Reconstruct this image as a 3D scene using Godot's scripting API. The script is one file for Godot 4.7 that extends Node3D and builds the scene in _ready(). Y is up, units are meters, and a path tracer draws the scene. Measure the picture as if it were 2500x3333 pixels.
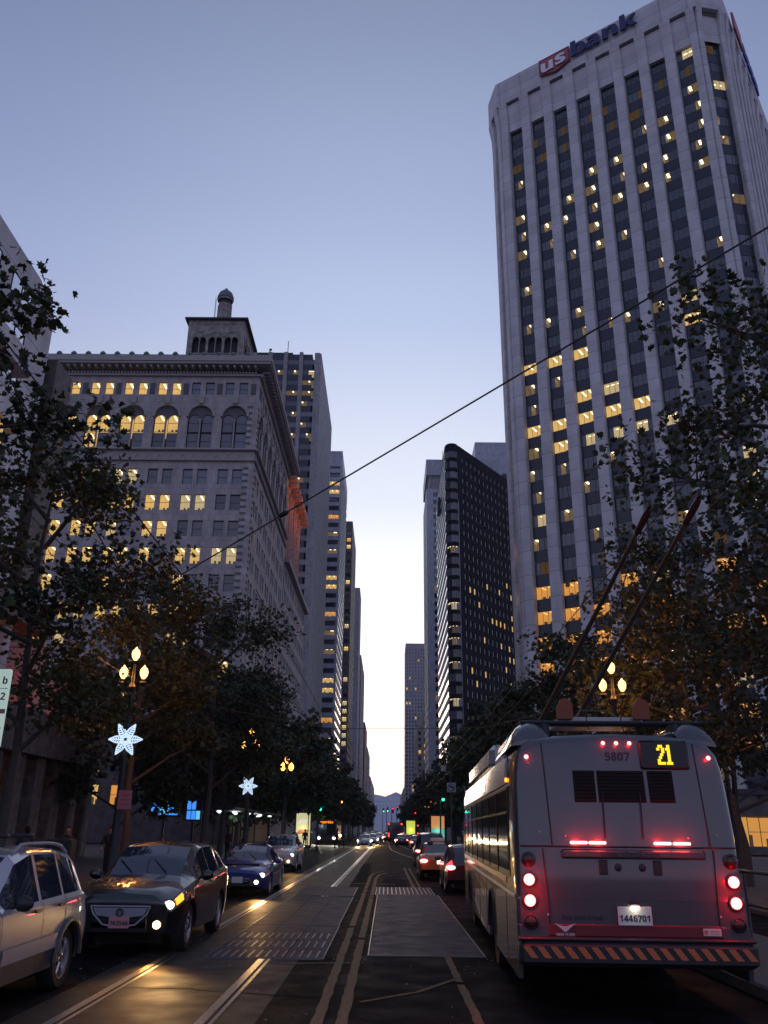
extends Node3D

# ---------------------------------------------------------------- mesh builder
class MB:
	var v := PackedVector3Array()
	var n := PackedVector3Array()
	var t := Transform3D()
	func tri(a: Vector3, b: Vector3, c: Vector3) -> void:  # counter-clockwise from outside
		a = t * a
		b = t * b
		c = t * c
		var m := (b - a).cross(c - a)
		if m.length_squared() < 1e-16:
			return
		m = m.normalized()
		v.append(a)
		v.append(c)
		v.append(b)
		n.append(m)
		n.append(m)
		n.append(m)
	func quad(a: Vector3, b: Vector3, c: Vector3, d: Vector3) -> void:
		tri(a, b, c)
		tri(a, c, d)
	func rect(x0: float, x1: float, y0: float, y1: float, z: float) -> void:  # faces +z
		quad(Vector3(x0, y0, z), Vector3(x1, y0, z), Vector3(x1, y1, z), Vector3(x0, y1, z))
	func flat(x0: float, x1: float, z0: float, z1: float, y: float) -> void:  # faces +y, z0 > z1
		quad(Vector3(x0, y, z0), Vector3(x1, y, z0), Vector3(x1, y, z1), Vector3(x0, y, z1))
	func box(c: Vector3, s: Vector3, b := Basis()) -> void:
		var h := s * 0.5
		var p := []
		for i in 8:
			p.append(c + b * Vector3(h.x * (1 if i & 1 else -1), h.y * (1 if i & 2 else -1), h.z * (1 if i & 4 else -1)))
		quad(p[4], p[5], p[7], p[6])
		quad(p[1], p[0], p[2], p[3])
		quad(p[5], p[1], p[3], p[7])
		quad(p[0], p[4], p[6], p[2])
		quad(p[6], p[7], p[3], p[2])
		quad(p[0], p[1], p[5], p[4])
	func span(a: Vector3, b: Vector3) -> void:  # box between two corners
		box((a + b) * 0.5, (b - a).abs())
	func bevel(c: Vector3, s: Vector3, e: float) -> void:  # box with chamfered edges
		var h := s * 0.5
		e = minf(e, minf(h.x, minf(h.y, h.z)) * 0.9)
		var g := []
		for k in 4:
			var yy := [-h.y, -h.y + e, h.y - e, h.y][k] as float
			var i := e if k == 0 or k == 3 else 0.0
			var x := h.x - i
			var z := h.z - i
			var row := []
			for q in [[x - e, z], [x, z - e], [x, -z + e], [x - e, -z], [-x + e, -z], [-x, -z + e], [-x, z - e], [-x + e, z]]:
				row.append(c + Vector3(q[0], yy, q[1]))
			g.append(row)
		loft(g, true)
		for i in range(1, 7):
			tri(g[3][0], g[3][i], g[3][i + 1])
			tri(g[0][0], g[0][i + 1], g[0][i])
	func loft(g: Array, closed := false) -> void:  # rows bottom to top, each running counter-clockwise seen from above
		for i in g.size() - 1:
			var m: int = g[i].size()
			for j in (m if closed else m - 1):
				var k := (j + 1) % m
				quad(g[i][j], g[i][k], g[i + 1][k], g[i + 1][j])
	func lathe(prof: Array, seg := 12, c := Vector3.ZERO, b := Basis()) -> void:  # profile of Vector2(radius, height), bottom to top
		var g := []
		for p in prof:
			var row := []
			for j in seg:
				var a := TAU * j / seg
				row.append(c + b * Vector3(p.x * cos(a), p.y, -p.x * sin(a)))
			g.append(row)
		loft(g, true)
	func ball(c: Vector3, r: Vector3, seg := 12, rings := 7, b := Basis()) -> void:
		var g := []
		for i in rings + 1:
			var a := -PI / 2 + PI * i / rings
			var row := []
			for j in seg:
				var o := TAU * j / seg
				row.append(c + b * Vector3(r.x * cos(a) * cos(o), r.y * sin(a), -r.z * cos(a) * sin(o)))
			g.append(row)
		loft(g, true)
	func tube(pts: Array, rad: Array, sides := 6, caps := true) -> void:
		var g := []
		var up := Vector3.UP
		for i in pts.size():
			var d: Vector3 = (pts[mini(i + 1, pts.size() - 1)] - pts[maxi(i - 1, 0)]).normalized()
			if absf(d.dot(up)) > 0.95:
				up = Vector3.RIGHT if absf(d.x) < 0.9 else Vector3.BACK
			var x := up.cross(d).normalized()
			up = d.cross(x).normalized()
			var r: float = rad[mini(i, rad.size() - 1)]
			var row := []
			for j in sides:
				var a := TAU * j / sides
				row.append(pts[i] + (x * cos(a) + up * sin(a)) * r)
			g.append(row)
		loft(g, true)
		if caps:
			for i in range(1, sides - 1):
				tri(g[0][0], g[0][i + 1], g[0][i])
				var e: Array = g[g.size() - 1]
				tri(e[0], e[i], e[i + 1])
	func prism(poly: PackedVector2Array, z0: float, z1: float) -> void:  # polygon in x, y drawn out from z0 (back) to z1 (front)
		if Geometry2D.is_polygon_clockwise(poly):
			poly.reverse()
		var ix := Geometry2D.triangulate_polygon(poly)
		for i in range(0, ix.size(), 3):
			var a := poly[ix[i]]
			var b := poly[ix[i + 1]]
			var c := poly[ix[i + 2]]
			if (b - a).cross(c - a) < 0:
				var w := b
				b = c
				c = w
			tri(Vector3(a.x, a.y, z1), Vector3(b.x, b.y, z1), Vector3(c.x, c.y, z1))
			tri(Vector3(a.x, a.y, z0), Vector3(c.x, c.y, z0), Vector3(b.x, b.y, z0))
		for i in poly.size():
			var a := poly[i]
			var b := poly[(i + 1) % poly.size()]
			quad(Vector3(a.x, a.y, z0), Vector3(b.x, b.y, z0), Vector3(b.x, b.y, z1), Vector3(a.x, a.y, z1))
	func disc(c: Vector3, r: float, seg := 14, b := Basis()) -> void:  # faces +z
		for j in seg:
			var p := TAU * j / seg
			var q := TAU * (j + 1) / seg
			tri(c, c + b * Vector3(cos(p) * r, sin(p) * r, 0), c + b * Vector3(cos(q) * r, sin(q) * r, 0))
	func arch(cx: float, y0: float, r: float, hw: float, top: float, z: float, seg := 8) -> void:  # what is left of a rectangle above a round arch
		for i in seg:
			var a := PI - PI * i / seg
			var b := PI - PI * (i + 1) / seg
			var p := Vector3(cx + r * cos(a), y0 + r * sin(a), z)
			var q := Vector3(cx + r * cos(b), y0 + r * sin(b), z)
			quad(p, q, Vector3(q.x, top, z), Vector3(p.x, top, z))
			quad(p, Vector3(p.x, p.y, z - 0.35), Vector3(q.x, q.y, z - 0.35), q)
		if hw > r:
			rect(cx - hw, cx - r, y0, top, z)
			rect(cx + r, cx + hw, y0, top, z)
	func punched(x0: float, x1: float, y0: float, y1: float, holes: Array, depth: float, z := 0.0) -> void:  # a wall with rectangular openings [x, x, y, y] and their reveals
		var xs := [x0, x1]
		var ys := [y0, y1]
		for h in holes:
			for k in 2:
				if not xs.has(h[k]):
					xs.append(h[k])
				if not ys.has(h[k + 2]):
					ys.append(h[k + 2])
		xs.sort()
		ys.sort()
		for j in ys.size() - 1:
			var from := -1
			for i in xs.size():
				var solid := i < xs.size() - 1
				if solid:
					var mx: float = (xs[i] + xs[i + 1]) * 0.5
					var my: float = (ys[j] + ys[j + 1]) * 0.5
					for h in holes:
						if mx > h[0] and mx < h[1] and my > h[2] and my < h[3]:
							solid = false
							break
				if solid and from < 0:
					from = i
				elif not solid and from >= 0:
					rect(xs[from], xs[i], ys[j], ys[j + 1], z)
					from = -1
		for h in holes:
			var w := z - depth
			quad(Vector3(h[0], h[2], z), Vector3(h[0], h[2], w), Vector3(h[0], h[3], w), Vector3(h[0], h[3], z))
			quad(Vector3(h[1], h[2], w), Vector3(h[1], h[2], z), Vector3(h[1], h[3], z), Vector3(h[1], h[3], w))
			quad(Vector3(h[0], h[2], z), Vector3(h[1], h[2], z), Vector3(h[1], h[2], w), Vector3(h[0], h[2], w))
			quad(Vector3(h[0], h[3], w), Vector3(h[1], h[3], w), Vector3(h[1], h[3], z), Vector3(h[0], h[3], z))
	func smooth(deg := 40.0) -> void:
		var at := {}
		var lim := cos(deg_to_rad(deg))
		for i in v.size():
			var k := (v[i] * 2000.0).round()
			if not at.has(k):
				at[k] = []
			at[k].append(i)
		var o := n.duplicate()
		for k in at:
			var l: Array = at[k]
			for i in l:
				var s := Vector3.ZERO
				for j in l:
					if n[i].dot(n[j]) > lim:
						s += n[j]
				o[i] = s.normalized()
		n = o

var rng := RandomNumberGenerator.new()
var taken := {}
var M := {}
var cache := {}

func numbered(called: String) -> String:
	if not taken.has(called):
		taken[called] = 0
		return called
	taken[called] += 1
	return "%s_%03d" % [called, taken[called]]

func tag(o: Node3D, label: String, category := "", group := "", kind := "") -> Node3D:
	if label:
		o.set_meta("label", label)
	if category:
		o.set_meta("category", category)
	if group:
		o.set_meta("group", group)
	if kind:
		o.set_meta("kind", kind)
	return o

func thing(called: String, label: String, category: String, at := Vector3.ZERO, turn := 0.0, group := "") -> Node3D:
	var o := Node3D.new()
	o.name = numbered(called)
	add_child(o)
	o.position = at
	o.rotation.y = turn
	return tag(o, label, category, group)

func surf(pairs: Array) -> ArrayMesh:  # [[builder, material], ...] as one mesh
	var m := ArrayMesh.new()
	for p in pairs:
		if p[0].v.is_empty():
			continue
		var a := []
		a.resize(Mesh.ARRAY_MAX)
		a[Mesh.ARRAY_VERTEX] = p[0].v
		a[Mesh.ARRAY_NORMAL] = p[0].n
		m.add_surface_from_arrays(Mesh.PRIMITIVE_TRIANGLES, a)
		m.surface_set_material(m.get_surface_count() - 1, M[p[1]] if p[1] is String else p[1])
	return m

func put(called: String, mesh: Mesh, parent: Node, xf := Transform3D()) -> MeshInstance3D:
	var o := MeshInstance3D.new()
	if parent == self:
		called = numbered(called)
	o.name = called
	o.mesh = mesh
	o.transform = xf
	parent.add_child(o, true)
	return o

func part(called: String, mb: MB, mat, parent: Node, xf := Transform3D()) -> MeshInstance3D:
	return put(called, surf([[mb, mat]]), parent, xf)

func struct(called: String, mb: MB, mat) -> MeshInstance3D:
	var o := part(called, mb, mat, self)
	o.set_meta("kind", "structure")
	return o

func dup(o: Node3D, at: Vector3, turn: float, label: String) -> Node3D:
	var c: Node3D = o.duplicate()
	c.name = numbered(String(o.name).trim_suffix("_" + String(o.name).get_slice("_", String(o.name).get_slice_count("_") - 1)) if String(o.name)[-1].is_valid_int() else String(o.name))
	add_child(c)
	c.position = at
	c.rotation.y = turn
	c.set_meta("label", label)
	return c

func lin(r: float, g: float, b: float) -> Color:
	return Color(r, g, b).linear_to_srgb()

func mat(key: String, r: float, g: float, b: float, rough := 0.8, metal := 0.0, spec := 0.5) -> StandardMaterial3D:
	var m := StandardMaterial3D.new()
	m.resource_name = key
	m.albedo_color = lin(r, g, b)
	m.roughness = rough
	m.metallic = metal
	m.metallic_specular = spec
	M[key] = m
	return m

func glow(key: String, r: float, g: float, b: float, e: float, base := 0.3) -> StandardMaterial3D:
	var m := mat(key, r * base, g * base, b * base, 0.5)
	m.emission_enabled = true
	m.emission = lin(r, g, b)
	m.emission_energy_multiplier = e
	return m

func noise_tex(sd: int, freq: float, lo: Color, hi: Color, octaves := 4, size := 512, bump := false) -> NoiseTexture2D:
	var f := FastNoiseLite.new()
	f.seed = sd
	f.noise_type = FastNoiseLite.TYPE_SIMPLEX_SMOOTH
	f.frequency = freq
	f.fractal_octaves = octaves
	var t := NoiseTexture2D.new()
	t.width = size
	t.height = size
	t.seamless = true
	t.noise = f
	t.normalize = true
	var g := Gradient.new()
	g.set_color(0, lo)
	g.set_color(1, hi)
	t.color_ramp = g
	return t

func grain(m: StandardMaterial3D, tex: Texture2D, metres: float, world := true) -> void:
	m.albedo_texture = tex
	m.uv1_triplanar = true
	m.uv1_world_triplanar = world
	m.uv1_scale = Vector3.ONE / metres

func relief(m: StandardMaterial3D, tex: Texture2D, cm: float) -> void:
	m.heightmap_enabled = true
	m.heightmap_texture = tex
	m.heightmap_scale = cm

func text(called: String, s: String, size: float, mat_key: String, parent: Node, xf: Transform3D, depth := 0.004, bold := true, face := "Droid Sans", heavy := 0.0) -> MeshInstance3D:
	var f := SystemFont.new()
	f.font_names = PackedStringArray([face])
	f.font_weight = 700 if bold else 400
	var m := TextMesh.new()
	m.font = f
	if heavy > 0.0:
		var fv := FontVariation.new()
		fv.base_font = f
		fv.variation_embolden = heavy
		m.font = fv
	m.text = s
	m.font_size = 64
	m.pixel_size = size / 46.0
	m.depth = depth
	m.curve_step = 1.0
	m.material = M[mat_key]
	return put(called, m, parent, xf)

func at(x: float, y: float, z: float, turn := 0.0) -> Transform3D:
	return Transform3D(Basis(Vector3.UP, turn), Vector3(x, y, z))

func interp(k: Array, s: float) -> float:
	if s <= k[0][0]:
		return k[0][1]
	for i in range(1, k.size()):
		if s <= k[i][0]:
			var f: float = (s - k[i - 1][0]) / maxf(k[i][0] - k[i - 1][0], 1e-5)
			return lerpf(k[i - 1][1], k[i][1], f)
	return k[-1][1]

func omni(parent: Node, p: Vector3, c: Color, e: float, size := 0.05) -> void:
	var l := OmniLight3D.new()
	l.name = "lamp_light"
	l.position = p
	l.light_color = c
	l.light_energy = e
	l.light_size = size
	l.omni_range = 60.0
	l.omni_attenuation = 2.0
	l.shadow_enabled = true
	parent.add_child(l, true)

func spot(parent: Node, p: Vector3, target: Vector3, c: Color, e: float, angle := 32.0) -> void:
	var l := SpotLight3D.new()
	l.name = "beam_light"
	l.light_color = c
	l.light_energy = e
	l.light_size = 0.06
	l.spot_angle = angle
	l.spot_angle_attenuation = 0.8
	l.spot_range = 60.0
	l.spot_attenuation = 2.0
	l.shadow_enabled = true
	l.transform = Transform3D(Basis.looking_at(target - p, Vector3.UP), p)
	parent.add_child(l, true)

# ---------------------------------------------------------------- camera, sky, sun, exposure
func _ready() -> void:
	rng.seed = 20200117
	var cam := Camera3D.new()
	cam.name = "camera"
	cam.fov = 62.62
	cam.near = 0.1
	cam.far = 9000.0
	cam.transform = Transform3D(Basis(Vector3.UP, 0.00768) * Basis(Vector3.RIGHT, deg_to_rad(20.7)) * Basis(Vector3.BACK, deg_to_rad(0.65)), Vector3(0, 1.9, 0))
	add_child(cam)
	cam.current = true
	var we := WorldEnvironment.new()
	we.name = "environment"
	var e := Environment.new()
	e.background_mode = Environment.BG_SKY
	e.tonemap_mode = Environment.TONE_MAPPER_LINEAR
	e.tonemap_exposure = 1.0
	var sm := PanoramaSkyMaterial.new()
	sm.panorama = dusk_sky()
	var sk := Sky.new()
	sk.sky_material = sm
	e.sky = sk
	e.sdfgi_enabled = true
	e.ssao_enabled = true
	e.ssil_enabled = true
	e.fog_enabled = FOG > 0.0
	e.fog_density = FOG
	e.fog_light_color = Color(0.78, 0.8, 0.92)
	we.environment = e
	add_child(we)
	var sun := DirectionalLight3D.new()  # the last glow of a sun that is all but down at the end of the street
	sun.name = "sun"
	sun.light_color = Color(1.0, 0.85, 0.72)
	sun.light_energy = 0.04
	sun.light_angular_distance = 12.0
	sun.shadow_enabled = true
	sun.transform = Transform3D(Basis.looking_at(Vector3(0.02, -0.07, 1.0), Vector3.UP), Vector3(0, 60, 0))
	add_child(sun)
	materials()
	ground()
	left_side()
	right_side()
	far_street()
	trees()
	street_furniture()
	wires()
	vehicles()
	trolley_bus()
	people()

const FOG := 0.00015

func dusk_sky() -> ImageTexture:
	var w := 512
	var h := 256
	var im := Image.create(w, h, false, Image.FORMAT_RGBF)
	var west := [[0.0, Vector3(3.6, 2.4, 1.5)], [3.0, Vector3(3.2, 2.5, 1.95)], [8.0, Vector3(2.1, 1.85, 1.7)], [14.0, Vector3(1.35, 1.32, 1.36)], [21.7, Vector3(0.88, 0.93, 1.06)], [33.9, Vector3(0.52, 0.61, 0.86)], [42.0, Vector3(0.38, 0.46, 0.69)], [52.0, Vector3(0.25, 0.305, 0.47)], [70.0, Vector3(0.19, 0.24, 0.4)], [90.0, Vector3(0.17, 0.22, 0.38)]]
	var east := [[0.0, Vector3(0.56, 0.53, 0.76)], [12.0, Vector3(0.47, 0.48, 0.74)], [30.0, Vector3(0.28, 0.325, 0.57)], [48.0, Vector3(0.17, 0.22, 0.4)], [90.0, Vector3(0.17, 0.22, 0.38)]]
	for y in h:
		var el := 90.0 - (y + 0.5) / h * 180.0
		var a := _vec(west, maxf(el, 0.0))
		var b := _vec(east, maxf(el, 0.0))
		for x in w:
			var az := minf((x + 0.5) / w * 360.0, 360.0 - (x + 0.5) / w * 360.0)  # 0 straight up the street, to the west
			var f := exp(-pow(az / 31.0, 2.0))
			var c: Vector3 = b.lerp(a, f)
			if el < 0.0:
				c = Vector3(0.05, 0.05, 0.06)
			im.set_pixel(x, y, Color(c.x, c.y, c.z))
	return ImageTexture.create_from_image(im)

func _vec(k: Array, s: float) -> Vector3:
	for i in range(1, k.size()):
		if s <= k[i][0]:
			return k[i - 1][1].lerp(k[i][1], smoothstep(0.0, 1.0, (s - k[i - 1][0]) / (k[i][0] - k[i - 1][0])) * 0.3 + 0.7 * (s - k[i - 1][0]) / (k[i][0] - k[i - 1][0]))
	return k[-1][1]

func materials() -> void:
	var blotch := noise_tex(3, 0.012, Color(0.62, 0.62, 0.62), Color(1, 1, 1), 5)
	var fine := noise_tex(7, 0.06, Color(0.72, 0.72, 0.72), Color(1, 1, 1), 4)
	var h_fine := noise_tex(11, 0.09, Color.BLACK, Color.WHITE, 4)
	var h_soft := noise_tex(13, 0.012, Color.BLACK, Color.WHITE, 4)
	var a := mat("asphalt", 0.02, 0.02, 0.023, 0.62, 0.0, 0.12)
	grain(a, noise_tex(21, 0.009, Color(0.4, 0.4, 0.41), Color(1, 1, 1), 8, 1024), 8.0)
	a.roughness_texture = noise_tex(22, 0.008, Color(0.66, 0.66, 0.66), Color(1, 1, 1), 6, 1024)
	a.roughness = 0.88
	relief(a, noise_tex(23, 0.12, Color.BLACK, Color.WHITE, 4, 1024), 0.6)
	a = mat("track_slab", 0.038, 0.037, 0.038, 0.78, 0.0, 0.3)
	grain(a, noise_tex(24, 0.01, Color(0.5, 0.5, 0.5), Color(1, 1, 1), 8, 1024), 7.0)
	a.roughness_texture = noise_tex(25, 0.01, Color(0.6, 0.6, 0.6), Color(1, 1, 1), 6, 1024)
	a = mat("plate", 0.032, 0.038, 0.07, 0.7, 0.0, 0.22)
	grain(a, noise_tex(27, 0.012, Color(0.6, 0.6, 0.6), Color(1, 1, 1), 7), 4.0)
	a.roughness_texture = noise_tex(28, 0.012, Color(0.75, 0.75, 0.75), Color(1, 1, 1), 5)
	a = mat("plate_rib", 0.13, 0.13, 0.14, 0.4, 0.5)
	a = mat("rail_steel", 0.55, 0.55, 0.54, 0.4, 1.0)
	a.roughness_texture = noise_tex(29, 0.03, Color(0.6, 0.6, 0.6), Color(1, 1, 1), 4)
	a.uv1_triplanar = true
	a.uv1_world_triplanar = true
	mat("groove", 0.01, 0.01, 0.01, 0.9)
	a = mat("yellow_paint", 0.3, 0.17, 0.06, 0.75)
	grain(a, noise_tex(31, 0.05, Color(0.5, 0.5, 0.5), Color(1, 1, 1), 5), 1.6)
	a = mat("white_paint", 0.5, 0.5, 0.48, 0.6)
	grain(a, noise_tex(32, 0.04, Color(0.4, 0.4, 0.4), Color(1, 1, 1), 5), 2.0)
	a = mat("pavement", 0.12, 0.105, 0.1, 0.8)
	grain(a, blotch, 5.0)
	a = mat("kerb", 0.11, 0.105, 0.1, 0.8)
	grain(a, fine, 2.0)
	mat("hill", 0.42, 0.42, 0.46, 1.0)  # distance haze put into the colour, paler than the hillside itself
	# building stone and skins
	a = mat("white_concrete", 0.68, 0.67, 0.69, 0.75)
	grain(a, noise_tex(41, 0.01, Color(0.82, 0.82, 0.82), Color(1, 1, 1), 5), 14.0)
	relief(a, h_soft, 3.0)
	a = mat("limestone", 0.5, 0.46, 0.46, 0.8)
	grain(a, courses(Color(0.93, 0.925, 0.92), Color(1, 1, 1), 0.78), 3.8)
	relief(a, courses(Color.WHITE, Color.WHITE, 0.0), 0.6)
	a = mat("stone_trim", 0.5, 0.46, 0.45, 0.8)
	grain(a, fine, 3.0)
	weather(M["limestone"], 26.0, 91)
	weather(M["white_concrete"], 34.0, 92)
	grain(M["white_concrete"], panel_joints(), 3.72)
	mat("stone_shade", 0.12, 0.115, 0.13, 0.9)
	a = mat("tan_stone", 0.45, 0.4, 0.36, 0.8)
	grain(a, blotch, 8.0)
	a = mat("grey_precast", 0.45, 0.44, 0.46, 0.75)
	grain(a, noise_tex(43, 0.012, Color(0.8, 0.8, 0.8), Color(1, 1, 1), 4), 12.0)
	a = mat("pale_panel", 0.5, 0.53, 0.6, 0.5)
	grain(a, noise_tex(44, 0.012, Color(0.85, 0.85, 0.85), Color(1, 1, 1), 4), 12.0)
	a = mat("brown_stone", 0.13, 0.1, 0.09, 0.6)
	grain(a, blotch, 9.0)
	a = mat("dark_stone", 0.016, 0.013, 0.013, 0.8, 0.0, 0.2)
	grain(a, blotch, 9.0)
	a = mat("rough_concrete", 0.24, 0.21, 0.185, 0.85)
	grain(a, blotch, 4.0)
	relief(a, h_soft, 2.0)
	weather(M["grey_precast"], 30.0, 93)
	weather(M["pale_panel"], 30.0, 94)
	mat("roof_tile", 0.05, 0.04, 0.045, 0.8)
	mat("copper", 0.1, 0.16, 0.15, 0.6)
	mat("core", 0.012, 0.012, 0.016, 0.6)
	mat("spandrel", 0.018, 0.02, 0.036, 0.3)
	mat("frame", 0.02, 0.02, 0.024, 0.5)
	mat("glass_a", 0.03, 0.033, 0.05, 0.06, 0.0, 0.9)
	mat("glass_b", 0.075, 0.075, 0.09, 0.08, 0.0, 0.9)
	mat("glass_c", 0.11, 0.12, 0.15, 0.1, 0.0, 0.9)
	mat("glass_d", 0.012, 0.013, 0.018, 0.05, 0.0, 0.7)
	mat("mirror_glass", 0.62, 0.64, 0.68, 0.1, 0.95)
	glow("room", 1.0, 0.7, 0.27, 0.42, 0.4)
	glow("room_dim", 0.9, 0.66, 0.38, 0.1, 0.3)
	glow("room_amber", 1.0, 0.52, 0.13, 0.42, 0.4)
	glow("room_pale", 1.0, 0.82, 0.5, 0.3, 0.4)
	glow("room_ember", 1.0, 0.62, 0.28, 0.05, 0.1)
	glow("fixture_light", 1.0, 0.82, 0.52, 2.6)
	glow("fixture_amber_light", 1.0, 0.62, 0.22, 1.3)
	glow("store_light", 0.85, 0.95, 1.0, 2.2)
	glow("screen_blue", 0.06, 0.3, 1.0, 1.0)
	# street iron, lamps and signals
	mat("iron", 0.02, 0.022, 0.024, 0.5, 0.2)
	mat("steel_pole", 0.1, 0.1, 0.1, 0.5, 0.6)
	mat("wire", 0.03, 0.03, 0.032, 0.6)
	mat("black_plastic", 0.012, 0.012, 0.013, 0.45)
	glow("globe_lamp", 1.0, 0.58, 0.2, 3.2)
	glow("globe_lamp_far", 1.0, 0.42, 0.08, 4.5)
	glow("snow_led", 0.62, 0.8, 1.0, 1.0)
	glow("green_signal", 0.06, 1.0, 0.6, 3.2)
	glow("red_signal", 1.0, 0.04, 0.03, 2.2)
	mat("signal_off", 0.02, 0.012, 0.01, 0.3)
	mat("sign_white", 0.5, 0.5, 0.52, 0.6)
	mat("sign_pink", 0.5, 0.16, 0.2, 0.7)
	mat("sign_ink", 0.02, 0.03, 0.07, 0.7)
	# vehicles
	paint("paint_silver", 0.42, 0.43, 0.47, 0.4)
	paint("paint_black", 0.0025, 0.0025, 0.004, 0.0)
	paint("paint_blue", 0.012, 0.018, 0.16, 0.3)
	paint("paint_pearl", 0.4, 0.4, 0.42, 0.3)
	paint("paint_taxi", 0.25, 0.09, 0.01, 0.0)
	paint("paint_red", 0.035, 0.006, 0.006, 0.1)
	paint("paint_grey", 0.06, 0.065, 0.07, 0.4)
	mat("cladding", 0.06, 0.062, 0.066, 0.5)
	mat("trim_silver", 0.33, 0.35, 0.4, 0.4, 0.3)
	mat("chrome", 0.7, 0.7, 0.72, 0.15, 1.0)
	mat("alloy", 0.55, 0.54, 0.52, 0.3, 0.9)
	mat("rubber", 0.012, 0.012, 0.012, 0.8)
	mat("underbody", 0.006, 0.006, 0.006, 0.9)
	mat("seat_cloth", 0.03, 0.03, 0.032, 0.9)
	var g := mat("car_glass", 0.022, 0.028, 0.05, 0.03, 0.0, 1.0)  # bluish tint puts some sky reflection into the glass colour
	g.albedo_color.a = 0.88
	g.transparency = BaseMaterial3D.TRANSPARENCY_ALPHA
	g = mat("lens", 0.5, 0.5, 0.5, 0.06, 0.0, 0.7)
	g.albedo_color.a = 0.25
	g.transparency = BaseMaterial3D.TRANSPARENCY_ALPHA
	glow("head_lamp", 1.0, 0.93, 0.8, 7.0)
	glow("fog_lamp", 1.0, 0.72, 0.34, 6.0)
	glow("amber_lamp", 1.0, 0.36, 0.03, 2.4)
	glow("tail_lamp", 1.0, 0.04, 0.04, 4.0)
	glow("tail_lamp_core", 1.0, 0.22, 0.2, 6.0)
	mat("red_lens", 0.22, 0.01, 0.012, 0.15)
	mat("plate_pink", 0.55, 0.25, 0.27, 0.5)
	mat("plate_white", 0.6, 0.58, 0.55, 0.5)
	mat("ink", 0.02, 0.02, 0.03, 0.6)
	paint("bus_grey", 0.066, 0.064, 0.072, 0.2)
	paint("bus_white", 0.3, 0.295, 0.3, 0.1)
	mat("bus_red", 0.13, 0.012, 0.018, 0.35)
	mat("bus_seam", 0.012, 0.011, 0.013, 0.6)
	mat("bus_rubber", 0.015, 0.015, 0.017, 0.5)
	mat("stripe_orange", 0.55, 0.13, 0.04, 0.45)
	mat("lamp_dark", 0.035, 0.014, 0.016, 0.25)
	mat("pole_wood", 0.075, 0.058, 0.035, 0.6)
	mat("hook_orange", 0.22, 0.055, 0.022, 0.6)
	glow("led_amber_sign", 1.0, 0.6, 0.02, 1.6)
	glow("led_orange_sign", 1.0, 0.22, 0.02, 1.4)
	glow("plate_light", 1.0, 0.95, 0.85, 2.0)
	mat("bark", 0.06, 0.052, 0.045, 0.9)
	var lf := mat("leaf", 1, 1, 1, 0.7)
	lf.vertex_color_use_as_albedo = true
	lf.cull_mode = BaseMaterial3D.CULL_DISABLED
	lf.backlight_enabled = true
	lf.backlight = lin(0.25, 0.25, 0.12)
	var sk := mat("body", 1, 1, 1, 0.85)
	sk.vertex_color_use_as_albedo = true

func weather(m: StandardMaterial3D, metres: float, sd: int) -> void:  # broad streaks of soot over the finer pattern
	m.detail_enabled = true
	m.detail_uv_layer = BaseMaterial3D.DETAIL_UV_2
	m.detail_blend_mode = BaseMaterial3D.BLEND_MODE_MUL
	m.detail_albedo = noise_tex(sd, 0.011, Color(0.84, 0.83, 0.82), Color(1.0, 1.0, 1.0), 6)
	m.uv2_triplanar = true
	m.uv2_world_triplanar = true
	m.uv2_scale = Vector3(2.2, 0.8, 2.2) / metres

func panel_joints() -> ImageTexture:
	var im := Image.create(128, 128, true, Image.FORMAT_RGB8)
	im.fill(Color(0.97, 0.97, 0.97))
	im.fill_rect(Rect2i(0, 0, 128, 64), Color(1, 1, 1))
	im.fill_rect(Rect2i(0, 0, 128, 3), Color(0.7, 0.7, 0.7))
	im.fill_rect(Rect2i(0, 64, 128, 2), Color(0.82, 0.82, 0.82))
	im.generate_mipmaps()
	return ImageTexture.create_from_image(im)

func paint(key: String, r: float, g: float, b: float, metal: float) -> void:
	var m := mat(key, r, g, b, 0.35, metal)
	m.clearcoat_enabled = true
	m.clearcoat = 1.0
	m.clearcoat_roughness = 0.04

func courses(lo: Color, hi: Color, joint: float) -> ImageTexture:  # stone courses with staggered joints: 4 courses a tile
	var s := 256
	var im := Image.create(s, s, true, Image.FORMAT_RGB8)
	var r := RandomNumberGenerator.new()
	r.seed = 5
	for c in 4:
		var x := (c % 2) * 32
		for k in 4:
			var tone := lo.lerp(hi, r.randf())
			for o in [0, -s]:
				im.fill_rect(Rect2i(x + k * 64 + o, c * 64, 64, 64), tone)
				im.fill_rect(Rect2i(x + k * 64 + o, c * 64, 3, 64), Color(joint, joint, joint))
		im.fill_rect(Rect2i(0, c * 64, s, 3), Color(joint, joint, joint))
	im.generate_mipmaps()
	return ImageTexture.create_from_image(im)

# ---------------------------------------------------------------- the ground
func strip(mb: MB, x0: float, x1: float, z0: float, z1: float, y: float, step := 40.0) -> void:
	var z := z0
	while z > z1:
		var q := maxf(z - step, z1)
		mb.flat(x0, x1, z, q, y)
		z = q

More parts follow.
